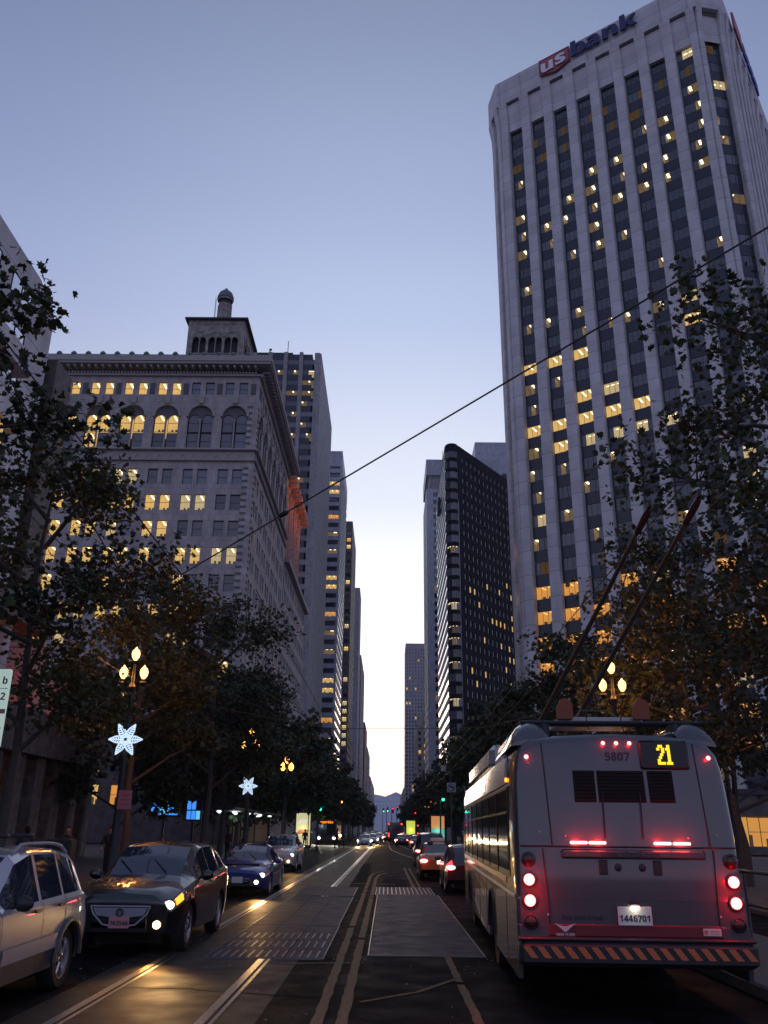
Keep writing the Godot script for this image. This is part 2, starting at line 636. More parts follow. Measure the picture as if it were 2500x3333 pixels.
func ground() -> void:
	var mb := MB.new()
	mb.flat(-2600, 2600, 200, -4600, -0.02)
	struct("ground", mb, "pavement")
	mb = MB.new()
	strip(mb, -9.3, 9.3, 60, -1700, 0.0)
	struct("road", mb, "asphalt")
	mb = MB.new()
	strip(mb, -3.95, -1.36, 60, -700, 0.004)
	struct("track_slab", mb, "track_slab")
	for x in [-3.45, -1.92]:
		mb = MB.new()
		strip(mb, x - 0.06, x + 0.04, 40, -500, 0.012)
		mb.quad(Vector3(x - 0.06, 0.004, 40), Vector3(x - 0.06, 0.004, -500), Vector3(x - 0.06, 0.012, -500), Vector3(x - 0.06, 0.012, 40))
		strip(mb, x + 0.085, x + 0.13, 40, -500, 0.011)
		var g := MB.new()
		strip(g, x + 0.04, x + 0.085, 40, -500, 0.007)
		var o := put("rail", surf([[mb, "rail_steel"], [g, "groove"]]), self)
		tag(o, "steel tram rail nearest the oncoming cars" if x < -3 else "grooved steel tram rail beside the yellow lines", "tram rail", "", "thing")
	for s in [-1, 1]:
		mb = MB.new()
		mb.span(Vector3(s * 9.45, -0.01, 60), Vector3(s * 19.3, 0.145, -1700))
		struct("pavement", mb, "pavement")
		mb = MB.new()
		mb.bevel(Vector3(s * 9.37, 0.07, -400), Vector3(0.16, 0.16, 900), 0.03)
		struct("kerb", mb, "kerb")
	# boarding island to the right of the bus, with its railing
	mb = MB.new()
	mb.bevel(Vector3(5.75, 0.08, -26), Vector3(2.3, 0.18, 34), 0.03)
	struct("kerb_island", mb, "kerb")
	var rail := thing("railing", "grey tubular railing along the boarding island right of the bus", "railing", Vector3(6.5, 0.17, -9.5))
	for k in 13:
		mb = MB.new()
		mb.tube([Vector3(0, 0, -k * 2.4), Vector3(0, 1.1, -k * 2.4)], [0.028], 8)
		part("post", mb, "steel_pole", rail)
	for y in [0.55, 1.1]:
		mb = MB.new()
		mb.tube([Vector3(0, y, 0.1), Vector3(0, y, -28.9)], [0.03], 8)
		part("rail_bar", mb, "steel_pole", rail)
	# worn paint
	var lines := [["yellow_line", [[Vector2(-0.72, 8), Vector2(-0.72, -40), Vector2(-0.6, -43), Vector2(-0.2, -44.6)]], 0.13], ["yellow_line", [[Vector2(-0.46, 8), Vector2(-0.46, -38), Vector2(-0.34, -41.5), Vector2(0.0, -43.2)]], 0.13],
		["yellow_line", [[Vector2(1.02, 8), Vector2(0.98, -15), Vector2(0.92, -49)]], 0.11], ["yellow_line", [[Vector2(1.2, -15.4), Vector2(1.16, -49)]], 0.07],
		["white_line", [[Vector2(0.13, -222), Vector2(0.3, -105), Vector2(0.45, -92), Vector2(1.1, -78), Vector2(1.9, -66.5)]], 0.14], ["white_line", [[Vector2(1.6, -200), Vector2(1.75, -115), Vector2(2.4, -95), Vector2(3.3, -84)]], 0.12],
		["yellow_line", [[Vector2(-0.3, -11.3), Vector2(0.4, -12.0), Vector2(1.0, -13.1)]], 0.07], ["white_line", [[Vector2(-1.25, -34.6), Vector2(0.3, -34.4)]], 0.1], ["yellow_line", [[Vector2(-1.6, -14.25), Vector2(-0.55, -14.4)]], 0.09]]
	for l in lines:
		mb = MB.new()
		var p: Array = l[1][0]
		var side := []
		for i in p.size():
			var d: Vector2 = (p[mini(i + 1, p.size() - 1)] - p[maxi(i - 1, 0)]).normalized()
			side.append(Vector2(-d.y, d.x) * l[2] * 0.5)
		for i in p.size() - 1:
			var n := maxi(1, int(minf(p[i].distance_to(p[i + 1]) / 0.22, 160.0)))
			var wa := 0.0
			var wb := 0.0
			for k in n:
				var f := float(k) / n
				var g := float(k + 1) / n
				var va := rng.randf_range(-0.2, 0.1)
				var vb := rng.randf_range(-0.2, 0.1)
				var q0: Vector2 = p[i].lerp(p[i + 1], f)
				var q1: Vector2 = p[i].lerp(p[i + 1], g)
				var s0: Vector2 = side[i].lerp(side[i + 1], f)
				var s1: Vector2 = side[i].lerp(side[i + 1], g)
				if rng.randf() > 0.025:
					var a: Vector2 = q0 - s0 * (1.0 + wa)
					var b: Vector2 = q0 + s0 * (1.0 + wb)
					var c: Vector2 = q1 + s1 * (1.0 + vb)
					var d: Vector2 = q1 - s1 * (1.0 + va)
					mb.quad(Vector3(b.x, 0.008, b.y), Vector3(a.x, 0.008, a.y), Vector3(d.x, 0.008, d.y), Vector3(c.x, 0.008, c.y))
				wa = va
				wb = vb
		struct(l[0], mb, "yellow_paint" if l[0] == "yellow_line" else "white_paint")
	# steel covers over the station vents below the roadway
	cover(-2.82, -1.0, -14.7, -19.65, "ribbed steel vent cover nearest the camera between the tram rails", 0)
	cover(-2.82, -1.02, -19.75, -27.7, "long plain steel cover behind the ribbed vent cover between the rails", 1)
	cover(-2.82, -1.03, -28.1, -32.3, "short plain steel cover farthest along between the tram rails", 1)
	cover(-0.28, 1.58, -15.2, -28.75, "big smooth steel cover with bright edges right of the yellow lines", 2)
	cover(-0.34, 1.5, -28.85, -32.5, "ribbed steel cover at the far end of the big smooth cover", 3)
	mb = MB.new()  # a tarred repair beside the rail
	mb.flat(-1.3, -0.85, -33.5, -47.0, 0.006)
	struct("road_patch", mb, mat("tar", 0.016, 0.016, 0.018, 0.95, 0.0, 0.15))
	for q in [[3.6, -7, 1.2, 5.0], [0.3, -35, 0.9, 6.0], [-6.2, -24, 1.4, 5.0], [3.0, -62, 1.2, 8.0], [-1.15, -50, 0.5, 9.0]]:
		mb = MB.new()
		mb.flat(q[0] - q[2] / 2, q[0] + q[2] / 2, q[1] + q[3] / 2, q[1] - q[3] / 2, 0.005)
		struct("road_patch", mb, "tar")
	for q in [[-5.9, -33.0], [0.4, -41.0], [3.1, -47.0], [0.6, -58.0]]:
		var o := thing("manhole_cover", ["iron manhole cover by the blue sedan's kerb side", "iron manhole cover between the far ends of the yellow lines", "iron manhole cover beside the taxi's lane", "iron manhole cover alone in the far middle of the road"][[-5.9, 0.4, 3.1, 0.6].find(q[0])], "manhole cover", Vector3(q[0], 0, q[1]))
		mb = MB.new()
		mb.lathe([Vector2(0.42, 0.002), Vector2(0.42, 0.012), Vector2(0.36, 0.014), Vector2(0.36, 0.008)], 20)
		part("rim", mb, "plate", o)
		mb = MB.new()
		mb.lathe([Vector2(0.35, 0.0095), Vector2(0.0, 0.0095)], 20)
		for k in 5:
			mb.box(Vector3(0, 0.011, -0.24 + 0.12 * k), Vector3(0.5 - 0.1 * absi(k - 2), 0.006, 0.03))
		part("lid", mb, "plate", o)
	for k in 9:  # tarred cracks wandering over the slabs
		mb = MB.new()
		var x := rng.randf_range(-5.5, 3.5)
		var z := -7.5 - 4.6 * k
		var along := rng.randf() < 0.4
		var last := Vector2(x, z)
		var d := Vector2(0.15, -1).normalized() if along else Vector2(1, 0.12).normalized()
		for i in 18:
			var nx := last + d * 0.22 + Vector2(rng.randf_range(-0.07, 0.07), rng.randf_range(-0.07, 0.07))
			var w := Vector2(-(nx - last).y, (nx - last).x).normalized() * rng.randf_range(0.012, 0.03)
			mb.quad(Vector3(last.x - w.x, 0.0065, last.y - w.y), Vector3(last.x + w.x, 0.0065, last.y + w.y), Vector3(nx.x + w.x, 0.0065, nx.y + w.y), Vector3(nx.x - w.x, 0.0065, nx.y - w.y))
			last = nx
		struct("road_crack", mb, "tar")
	mb = MB.new()
	for i in 160:  # litter and chips of stone, too small to count
		var x := rng.randf_range(-6.0, 2.0)
		var z := rng.randf_range(-9.0, -30.0)
		var r := rng.randf_range(0.006, 0.018)
		mb.ball(Vector3(x, 0.01 + r * 0.3, z), Vector3(r, r * 0.5, r * 1.3), 5, 3, Basis(Vector3.UP, rng.randf() * 3.0))
	tag(part("road_grit", mb, "white_paint", self), "pale chips and grit scattered over the near road", "grit", "", "stuff")
	# the hills that close the street
	mb = MB.new()
	var hills := []
	for k in 41:
		var x := -1000.0 + 52.0 * k
		hills.append([x, 20 + 118 * exp(-pow((x + 60) / 420.0, 2)) + 26 * exp(-pow((x + 112) / 70.0, 2)) + 26 * exp(-pow((x - 60) / 85.0, 2)) + 5 * sin(x * 0.03) + 3 * sin(x * 0.11), -4000])
	var g := []
	for k in 4:
		var row := []
		for h in hills:
			row.append(Vector3(h[0] + 8 * sin(h[0] * 0.01 + k), [-5.0, h[1] * 0.45, h[1] * 0.85, h[1]][k] + 6.0 * sin(h[0] * 0.05 + k * 2), h[2] + [600, 330, 130, 0][k]))
		g.append(row)
	mb.loft(g)
	mb.smooth(80)
	struct("hill", mb, "hill")

func cover(x0: float, x1: float, z0: float, z1: float, label: String, style: int) -> void:
	var w := x1 - x0
	var l := z0 - z1
	var o := thing("vent_cover", label, "vent cover", Vector3((x0 + x1) / 2, 0.0, (z0 + z1) / 2), 0.0, "steel vent covers in the roadway")
	var mb := MB.new()
	var nx := 1 if style == 2 else 3
	var nz := int(l / 1.3) if style != 2 else int(l / 2.6)
	for i in nx:
		for j in nz:
			var m := MB.new()
			m.bevel(Vector3(-w / 2 + w * (i + 0.5) / nx, 0.006, -l / 2 + l * (j + 0.5) / nz), Vector3(w / nx - 0.012, 0.012, l / nz - 0.012), 0.004)
			part("cover_panel", m, "plate", o)
	for s in [-1, 1]:
		mb.box(Vector3(s * (w / 2 + 0.012), 0.008, 0), Vector3(0.018, 0.018, l))
		mb.box(Vector3(0, 0.008, s * (l / 2 + 0.012)), Vector3(w + 0.05, 0.018, 0.018))
	part("rim", mb, "plate_rib", o)
	if style == 2 or style == 1:
		return
	mb = MB.new()
	for row in (3 if style == 0 else 1):
		var z: float = l / 2 - 0.5 - row * [1.25, 1.0, 1.0, 1.0][style]
		if style == 3:
			z = 0.0
		for k in 13:
			if not cache.has("rib_%d" % style):
				mb = MB.new()
				mb.bevel(Vector3.ZERO, Vector3(0.035, 0.014, 0.8 if style == 0 else l - 0.4), 0.005)
				cache["rib_%d" % style] = surf([[mb, "plate_rib"]])
			put("rib", cache["rib_%d" % style], o, at(-w / 2 + 0.1 + (w - 0.2) * k / 12.0, 0.0145, z))

# ---------------------------------------------------------------- buildings
# every face of a building has a frame of its own: x along the wall to the right as seen from outside, y up, z out of the wall
func face(p: Vector3, along: Vector3) -> Transform3D:
	var z := along.cross(Vector3.UP)
	return Transform3D(Basis(along, Vector3.UP, z), p)

# a window w x h whose lower left corner is the origin, set back behind the wall's face; kind 0..3 is unlit, above that lit
func window(w: float, h: float, nx: int, ny: int, kind: int, deep := 0.25, bar := 0.05) -> ArrayMesh:
	var key := "%.2f_%.2f_%d_%d_%d_%.2f" % [w, h, nx, ny, kind, deep]
	if cache.has(key):
		return cache[key]
	var f := MB.new()
	var z := -deep
	for i in nx + 1:
		f.box(Vector3(clampf(w * i / nx, bar / 2, w - bar / 2), h / 2, z + 0.02), Vector3(bar, h, 0.06))
	for j in ny + 1:
		f.box(Vector3(w / 2, clampf(h * j / ny, bar / 2, h - bar / 2), z + 0.018), Vector3(w, bar, 0.055))
	var list := [[f, "frame"]]
	if kind < 4:
		var g := MB.new()
		g.rect(0, w, 0, h, z)
		list.append([g, ["glass_a", "glass_b", "glass_c", "glass_d"][kind] if kind >= 0 else "mirror_glass"])
	elif kind >= 20:  # only some panes belong to a lit room: bits of the mask, then the tone
		var mask := (kind - 20) & 7
		var tone := (kind - 20) >> 3
		var g := MB.new()
		var room := MB.new()
		var fx := MB.new()
		for i in nx:
			var a := w * i / nx
			var b := w * (i + 1) / nx
			if not mask & (1 << (i % 3)):
				g.rect(a, b, 0, h, z)
				continue
			var back: float = z - [2.0, 1.3, 1.8][tone]
			room.rect(a, b, 0, h, back)
			room.quad(Vector3(a, 0, z), Vector3(a, 0, back), Vector3(a, h, back), Vector3(a, h, z))
			room.quad(Vector3(b, 0, back), Vector3(b, 0, z), Vector3(b, h, z), Vector3(b, h, back))
			room.quad(Vector3(a, h, back), Vector3(b, h, back), Vector3(b, h, z), Vector3(a, h, z))
			if tone == 0 and (i == 1 or mask < 3 or mask == 4):
				var o := 0.1 + 0.12 * ((kind * 7 + i) % 3)
				fx.quad(Vector3(a + o, h - 0.02, z - 0.25), Vector3(a + o, h - 0.02, z - 1.3), Vector3(a + o + 0.42, h - 0.02, z - 1.3), Vector3(a + o + 0.42, h - 0.02, z - 0.25))
			elif tone == 2:
				fx.quad(Vector3(a + 0.1, h - 0.02, z - 0.7), Vector3(a + 0.1, h - 0.02, z - 0.9), Vector3(b - 0.1, h - 0.02, z - 0.9), Vector3(b - 0.1, h - 0.02, z - 0.7))
		list.append([g, "glass_b" if (kind + nx) % 2 else "glass_a"])
		list.append([room, ["room_dim", "room_ember", "room_pale"][tone]])
		list.append([fx, "fixture_light"])
	else:
		var room := MB.new()
		var fx := MB.new()
		var d := 2.2 if kind != 7 else 0.5
		var b := z - d
		room.rect(0, w, 0, h, b)
		room.quad(Vector3(0, 0, z), Vector3(0, 0, b), Vector3(0, h, b), Vector3(0, h, z))
		room.quad(Vector3(w, 0, b), Vector3(w, 0, z), Vector3(w, h, z), Vector3(w, h, b))
		room.quad(Vector3(0, h, b), Vector3(w, h, b), Vector3(w, h, z), Vector3(0, h, z))
		room.quad(Vector3(0, 0, z), Vector3(w, 0, z), Vector3(w, 0, b), Vector3(0, 0, b))
		var amber := kind == 5
		var y := h - 0.02
		var dark := MB.new()
		if kind == 6:  # one bright panel in an otherwise dim room
			fx.quad(Vector3(w * 0.55, y, z - 0.3), Vector3(w * 0.55, y, z - 1.4), Vector3(w * 0.85, y, z - 1.4), Vector3(w * 0.85, y, z - 0.3))
		elif kind == 8:  # two small panels
			for k in 2:
				fx.quad(Vector3(w * (0.2 + 0.4 * k), y, z - 0.5), Vector3(w * (0.2 + 0.4 * k), y, z - 1.2), Vector3(w * (0.4 + 0.4 * k), y, z - 1.2), Vector3(w * (0.4 + 0.4 * k), y, z - 0.5))
		elif kind == 7:  # a blind drawn half way
			dark.rect(0.04, w - 0.04, h * 0.5, h, z - 0.05)
		else:
			for k in (1 if w < 2.0 else 2):
				var x := w * (0.5 if w < 2.0 else 0.28 + 0.44 * k)
				fx.quad(Vector3(x - 0.12, y, z - 0.3), Vector3(x - 0.12, y, z - 1.9), Vector3(x + 0.12, y, z - 1.9), Vector3(x + 0.12, y, z - 0.3))
			if w > 1.0:
				dark.box(Vector3(w * 0.72, h * 0.14, z - 1.0), Vector3(w * 0.2, h * 0.28, 0.5))
				dark.box(Vector3(w * 0.2, h * 0.2, z - 1.6), Vector3(w * 0.14, h * 0.4, 0.4))
		list.append([room, "room_amber" if amber else ("room_dim" if kind == 6 or kind == 8 else ("room_pale" if kind == 9 else "room"))])
		list.append([fx, "fixture_amber_light" if amber else "fixture_light"])
		list.append([dark, "stone_shade" if kind != 7 else "glass_c"])
	cache[key] = surf(list)
	return cache[key]

func dark_kind() -> int:
	return [0, 0, 1, 1, 2][rng.randi() % 5]

func lit_kind() -> int:
	return [4, 4, 4, 7, 9, 5][rng.randi() % 6]

# a wall W wide from y0 up, pierced by a regular grid of windows; lit(i, j) gives the kind of window
func pierced(b: Node3D, f: Transform3D, wide: float, y0: float, y1: float, xs: Array, ys: Array, w: float, h: float, nx: int, ny: int, lit: Callable, wall, deep := 0.25) -> void:
	var mb := MB.new()
	var y := y0
	for j in ys.size():
		var top: float = y1 if j == ys.size() - 1 else (ys[j] + h + ys[j + 1]) * 0.5
		var holes := []
		for x in xs:
			holes.append([x, x + w, ys[j], ys[j] + h])
		mb.punched(0, wide, y, top, holes, deep)
		y = top
	part("wall", mb, wall, b, f)
	for j in ys.size():
		for i in xs.size():
			put("window", window(w, h, nx, ny, lit.call(i, j), deep), b, f * at(xs[i], ys[j], 0))

func block(b: Node3D, called: String, x0: float, x1: float, y0: float, y1: float, z0: float, z1: float, m) -> MeshInstance3D:
	var mb := MB.new()
	mb.span(Vector3(x0, y0, z0), Vector3(x1, y1, z1))
	return part(called, mb, m, b)

func steps(a: float, step: float, n: int) -> Array:
	var o := []
	for i in n:
		o.append(a + step * i)
	return o

func left_side() -> void:
	concrete_block()
	arcaded_block()
	orange_block()
	grey_tower()
	banded_tower()

# nearest on the left: concrete office block on heavy piers, its upper storeys stepping back
func concrete_block() -> void:
	var b := thing("office_building", "pale concrete office block on heavy piers, nearest on the left", "building", Vector3(-19, 0, -20))
	# local z runs from 20 (behind the camera) to -42; the street face is x = 0
	block(b, "slab", -24, 0.5, 5.4, 7.6, 14, -38, "rough_concrete")
	for k in 17:
		var mb := MB.new()
		mb.bevel(Vector3(-0.55, 2.75, 8 - k * 2.75), Vector3(1.5, 5.4, 1.05), 0.12)
		part("pier", mb, "rough_concrete", b)
	block(b, "base_wall", -22, -2.4, 0.1, 5.4, 13, -37, "brown_stone")
	for k in 6:
		var mb := MB.new()
		mb.rect(0, 1.0, 0, 3.2, 0)
		part("shop_window", mb, "room_dim" if k % 3 else "room_amber", b, face(Vector3(-2.37, 0.9, -6 - k * 5.5), Vector3(0, 0, -1)))
	# a lit recess of warm stone over the slab, and the leaning wall above it
	block(b, "recess_wall", -20, -2.2, 7.6, 11.0, 13, -37, "tan_stone")
	for k in 8:
		block(b, "fin", -2.2, 0.2, 7.6, 11.4, 6.4 - k * 5.4, 5.7 - k * 5.4, "white_concrete")
	for k in 3:
		var mb := MB.new()
		mb.box(Vector3(0, 0, 0), Vector3(0.3, 0.12, 1.6))
		part("recess_lamp", mb, "room_amber", b, at(-1.6, 7.75, -23.3 - k * 5.4))
		omni(b, Vector3(-1.35, 8.1, -23.3 - k * 5.4), Color(1.0, 0.36, 0.16), 1.1, 0.2)
	block(b, "overhang", -22, 0.8, 11.4, 12.6, 14, -24.5, "rough_concrete")
	# upper storeys: ribbon windows between bands
	for j in 4:
		var y := 12.6 + j * 3.9
		block(b, "band", -22, -3.2 - j * 0.15, y, y + 2.1, 13, -26.4, "white_concrete")
		block(b, "ribbon_core", -22, -6.2 - j * 0.15, y + 2.1, y + 3.9, 13, -26.2, "core")
		for k in 9:
			put("window", window(3.8, 1.8, 3, 1, [-1, -1, 1, 4, -1, -1, 0, 5, -1][(k + j * 2) % 9], 0.15), b, face(Vector3(-3.5 - j * 0.15, y + 2.1, 12.5 - k * 4.2), Vector3(0, 0, -1)))
	block(b, "band", -22, -3.7, 28.2, 29.6, 13, -26.4, "white_concrete")
	# pale terraced tower behind it
	var mb := MB.new()
	mb.t = face(Vector3(-9, 0, 10), Vector3(0, 0, -1))
	mb.prism(PackedVector2Array([Vector2(0, 11), Vector2(49.6, 11), Vector2(49.6, 41.3), Vector2(46.2, 42.7), Vector2(0, 42.7)]), -14, 0)
	part("tower_wall", mb, "white_concrete", b)
	for j in 8:
		for k in 8:
			var p := face(Vector3(-8.94, 13.5 + j * 3.6, 6 - k * 5.4), Vector3(0, 0, -1))
			put("window", window(3.4, 1.7, 2, 1, [-1, 1, -1, -1, 4, 1, -1, -1, 0, 7][(k * 3 + j * 7) % 10], 0.02), b, p)
	# wing across the end, facing the camera; its shade is painted brown-grey
	block(b, "end_wing", -30, -8.4, 0.1, 37.8, -40.2, -43.5, "brown_stone")
	for j in 8:
		for k in 4:
			put("window", window(1.6, 2.0, 1, 2, 4 if (j * 5 + k * 3) % 11 == 0 else 3, 0.02), b, face(Vector3(-20 + k * 3.0, 6 + j * 3.9, -40.14), Vector3.RIGHT))

# the arcaded stone block with a belvedere
func arcaded_block() -> void:
	var b := thing("office_building", "stone office block with arched top windows, deep cornice and roof belvedere", "building", Vector3(-19, 0, -107))
	var f := face(Vector3.ZERO, Vector3.RIGHT)  # front, local x from -30 to 0
	var s := face(Vector3.ZERO, Vector3(0, 0, -1))  # street side, local x from 0 to 38
	var bays := 6
	block(b, "core", -29.6, -2.9, 0.2, 63, -2.9, -37.6, "core")
	var lit_rows := [[0, 0, 0, 9, 4, 4], [0, 9, 4, 4, 4, 4], [0, 0, 4, 9, 4, 4], [9, 4, 4, 4, 4, 4], [0, 4, 0, 4, 0, 4], [0, 4, 4, 4, 4, 0], [0, 4, 0, 0, 9, 4], [4, 0, 4, 0, 4, 4], [0, 0, 4, 4, 0, 0], [0, 4, 0, 4, 0, 0], [4, 0, 0, 4, 4, 0]]
	for fi in 2:
		var fr: Transform3D = [f, s][fi]
		var n := bays if fi == 0 else 7
		var x0 := -30.0 if fi == 0 else 0.0
		var wide := 30.0 if fi == 0 else 38.0
		var cs := []
		for k in n:
			cs.append(-3.2 - 4.85 * k if fi == 0 else 3.6 + 5.1 * k)
		# plain storeys, the lowest with street darkness put into their colour
		var mb := MB.new()
		var foot := MB.new()
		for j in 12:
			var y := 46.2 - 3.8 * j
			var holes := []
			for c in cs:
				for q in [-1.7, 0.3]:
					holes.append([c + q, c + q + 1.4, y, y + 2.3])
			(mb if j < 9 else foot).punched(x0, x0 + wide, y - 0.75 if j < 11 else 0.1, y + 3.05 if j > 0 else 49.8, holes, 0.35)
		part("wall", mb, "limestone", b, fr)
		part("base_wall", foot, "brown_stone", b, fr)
		for j in 12:
			for i in n:
				for q in 2:
					var kind := dark_kind()
					if fi == 0 and j < lit_rows.size():
						var v: int = lit_rows[j][i]
						kind = v if v and (q == 0 or (i + j) % 5) else dark_kind()
					elif fi == 1:
						kind = lit_kind() if rng.randf() < 0.06 else [1, 2, 2, 1, 0][rng.randi() % 5]
					if j == 11:
						kind = [4, 3, 5, 3, 4][(i + q) % 5]
					put("window", window(1.4, 2.3, 1, 2, kind, 0.3), b, fr * at(cs[i] + (-1.7 if q == 0 else 0.3), 46.2 - 3.8 * j, 0))
		# frieze, arcade, attic storey
		mb = MB.new()
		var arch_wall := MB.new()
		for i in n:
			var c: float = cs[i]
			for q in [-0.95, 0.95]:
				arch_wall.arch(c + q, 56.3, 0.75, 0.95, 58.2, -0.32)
				mb.lathe([Vector2(0.13, 51.6), Vector2(0.1, 55.9), Vector2(0.2, 56.2)], 8, Vector3(c + q + 0.9 * signf(q), 0, -0.12))
			mb.lathe([Vector2(0.14, 51.6), Vector2(0.11, 55.8), Vector2(0.24, 56.2)], 8, Vector3(c, 0, -0.12))
			for m in 10:  # big round archivolt
				var p := PI - PI * m / 10.0
				var r := PI - PI * (m + 1) / 10.0
				var o := Vector3(c, 56.6, 0.14)
				var q0 := Vector3(cos(p), sin(p), 0)
				var q1 := Vector3(cos(r), sin(r), 0)
				mb.quad(o + q0 * 1.75, o + q1 * 1.75, o + q1 * 2.1, o + q0 * 2.1)
				mb.quad(o + q1 * 1.75, o + q0 * 1.75, o + q0 * 1.75 - Vector3(0, 0, 0.46), o + q1 * 1.75 - Vector3(0, 0, 0.46))
				mb.quad(o + q0 * 2.1, o + q1 * 2.1, o + q1 * 2.1 - Vector3(0, 0, 0.2), o + q0 * 2.1 - Vector3(0, 0, 0.2))
			mb.prism(PackedVector2Array([Vector2(c - 0.3, 58.55), Vector2(c + 0.3, 58.55), Vector2(c + 0.42, 59.75), Vector2(c - 0.42, 59.75)]), 0, 0.4)
			var lit := fi == 0 and i >= 2
			for q in [-1.7, 0.2]:
				put("window", window(1.5, 2.5, 1, 2, (4 if i == 4 and q < 0 else dark_kind()) if fi == 0 else 2, 0.4), b, fr * at(c + q, 51.6, 0))
				put("window", window(1.5, 2.75, 1, 2, 4 if lit and fi == 0 else (1 if fi == 0 else 2), 0.45), b, fr * at(c + q, 54.3, 0))
		part("arcade", mb, "stone_trim", b, fr)
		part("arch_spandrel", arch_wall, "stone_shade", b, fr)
		mb = MB.new()
		var edge := x0
		for i in (range(n - 1, -1, -1) if fi == 0 else range(n)):
			mb.rect(edge, cs[i] - 1.9, 51.5, 58.4, 0.0)
			edge = cs[i] + 1.9
			mb.arch(cs[i], 56.5, 1.9, 1.9, 58.4, 0.0, 10)
			for e in [-1.9, 1.9]:
				mb.quad(Vector3(cs[i] + e, 51.5, -0.4), Vector3(cs[i] + e, 51.5, 0), Vector3(cs[i] + e, 56.5, 0), Vector3(cs[i] + e, 56.5, -0.4))
		mb.rect(edge, x0 + wide, 51.5, 58.4, 0.0)
		var holes := []
		for c in cs:
			for q in [-1.62, 0.38]:
				holes.append([c + q, c + q + 1.25, 60.1, 62.1])
		mb.punched(x0, x0 + wide, 58.4, 63.0, holes, 0.3)
		part("arcade_wall", mb, "limestone", b, fr)
		for i in n:
			for q in 2:
				put("window", window(1.25, 2.0, 1, 2, (lit_kind() if i in [2, 3] else (2 if i < 2 else 4)) if fi == 0 else dark_kind(), 0.26), b, fr * at(cs[i] + [-1.62, 0.38][q], 60.1, 0))
		mb = MB.new()
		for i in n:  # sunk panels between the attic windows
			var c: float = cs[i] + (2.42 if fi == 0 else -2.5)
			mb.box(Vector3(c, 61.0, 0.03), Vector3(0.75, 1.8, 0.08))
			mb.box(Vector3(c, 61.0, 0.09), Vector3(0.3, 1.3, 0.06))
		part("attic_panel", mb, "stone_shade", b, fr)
		# string courses and the carved frieze
		mb = MB.new()
		mb.bevel(Vector3(x0 + wide / 2, 51.35, 0.2), Vector3(wide + 0.5, 0.3, 0.7), 0.08)
		mb.bevel(Vector3(x0 + wide / 2, 49.75, 0.12), Vector3(wide + 0.3, 0.22, 0.5), 0.06)
		part("string_course", mb, "stone_trim", b, fr)
		mb = MB.new()
		mb.rect(x0, x0 + wide, 49.86, 51.2, 0.02)
		for k in int(wide / 1.6):
			var x := x0 + 0.8 + 1.6 * k
			mb.prism(PackedVector2Array([Vector2(x - 0.55, 50.0), Vector2(x - 0.1, 50.95), Vector2(x + 0.12, 50.95), Vector2(x + 0.6, 50.0), Vector2(x + 0.4, 50.0), Vector2(x, 50.7), Vector2(x - 0.35, 50.0)]), 0.02, 0.12)
		part("carved_frieze", mb, "stone_trim", b, fr)
		# quoins: vermiculated blocks up the corner
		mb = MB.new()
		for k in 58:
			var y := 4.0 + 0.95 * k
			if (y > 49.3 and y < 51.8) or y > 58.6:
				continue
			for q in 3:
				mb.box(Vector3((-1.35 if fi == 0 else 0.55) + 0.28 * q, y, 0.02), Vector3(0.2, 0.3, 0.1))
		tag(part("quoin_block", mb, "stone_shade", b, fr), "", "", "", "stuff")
		# cornice: bed mould, dentils, brackets, corona, cresting
		mb = MB.new()
		mb.box(Vector3(x0 + wide / 2, 63.15, 0.15), Vector3(wide + 0.3, 0.3, 0.5))
		for k in int(wide / 0.45):
			mb.box(Vector3(x0 + 0.2 + 0.45 * k, 63.45, 0.3), Vector3(0.24, 0.3, 0.5))
		part("dentil_course", mb, "stone_trim", b, fr)
		mb = MB.new()
		for k in int(wide / 1.0):
			mb.bevel(Vector3(x0 + 0.5 + k, 64.0, 0.85), Vector3(0.34, 0.42, 1.25), 0.08)
		part("bracket", mb, "stone_trim", b, fr)
		mb = MB.new()
		var l := x0 - (1.7 if fi == 0 else -1.7)
		var pa := Vector3(x0 - 0.0, 64.25, 0)
		if fi == 0:
			mb.span(Vector3(-31, 64.25, -2), Vector3(1.75, 64.6, 1.75))
			mb.span(Vector3(-31, 64.6, -2), Vector3(1.9, 65.3, 1.9))
			mb.span(Vector3(-31, 65.3, -2), Vector3(1.6, 65.75, 1.6))
		else:
			mb.span(Vector3(1.7, 64.25, -2), Vector3(39, 64.6, 1.745))
			mb.span(Vector3(1.7, 64.6, -2), Vector3(39.2, 65.3, 1.895))
			mb.span(Vector3(1.7, 65.3, -2), Vector3(39, 65.75, 1.595))
		part("cornice", mb, "stone_trim", b, fr)
		mb = MB.new()
		for k in int(wide / 2.1):
			mb.lathe([Vector2(0.42, 65.7), Vector2(0.45, 65.95), Vector2(0.22, 66.25), Vector2(0.0, 66.35)], 8, Vector3(x0 + 1.0 + 2.1 * k, 0, 1.35))
		part("cresting", mb, "copper", b, fr)
	block(b, "roof", -30, -0.2, 63.2, 64.0, -0.3, -38, "roof_tile")
	block(b, "rear_wall", -30, -29.7, 0.1, 63, -0.2, -38, "limestone")
	# belvedere on the roof
	var tz := -6.0
	var cx := -8.45
	var mb := MB.new()
	var core := MB.new()
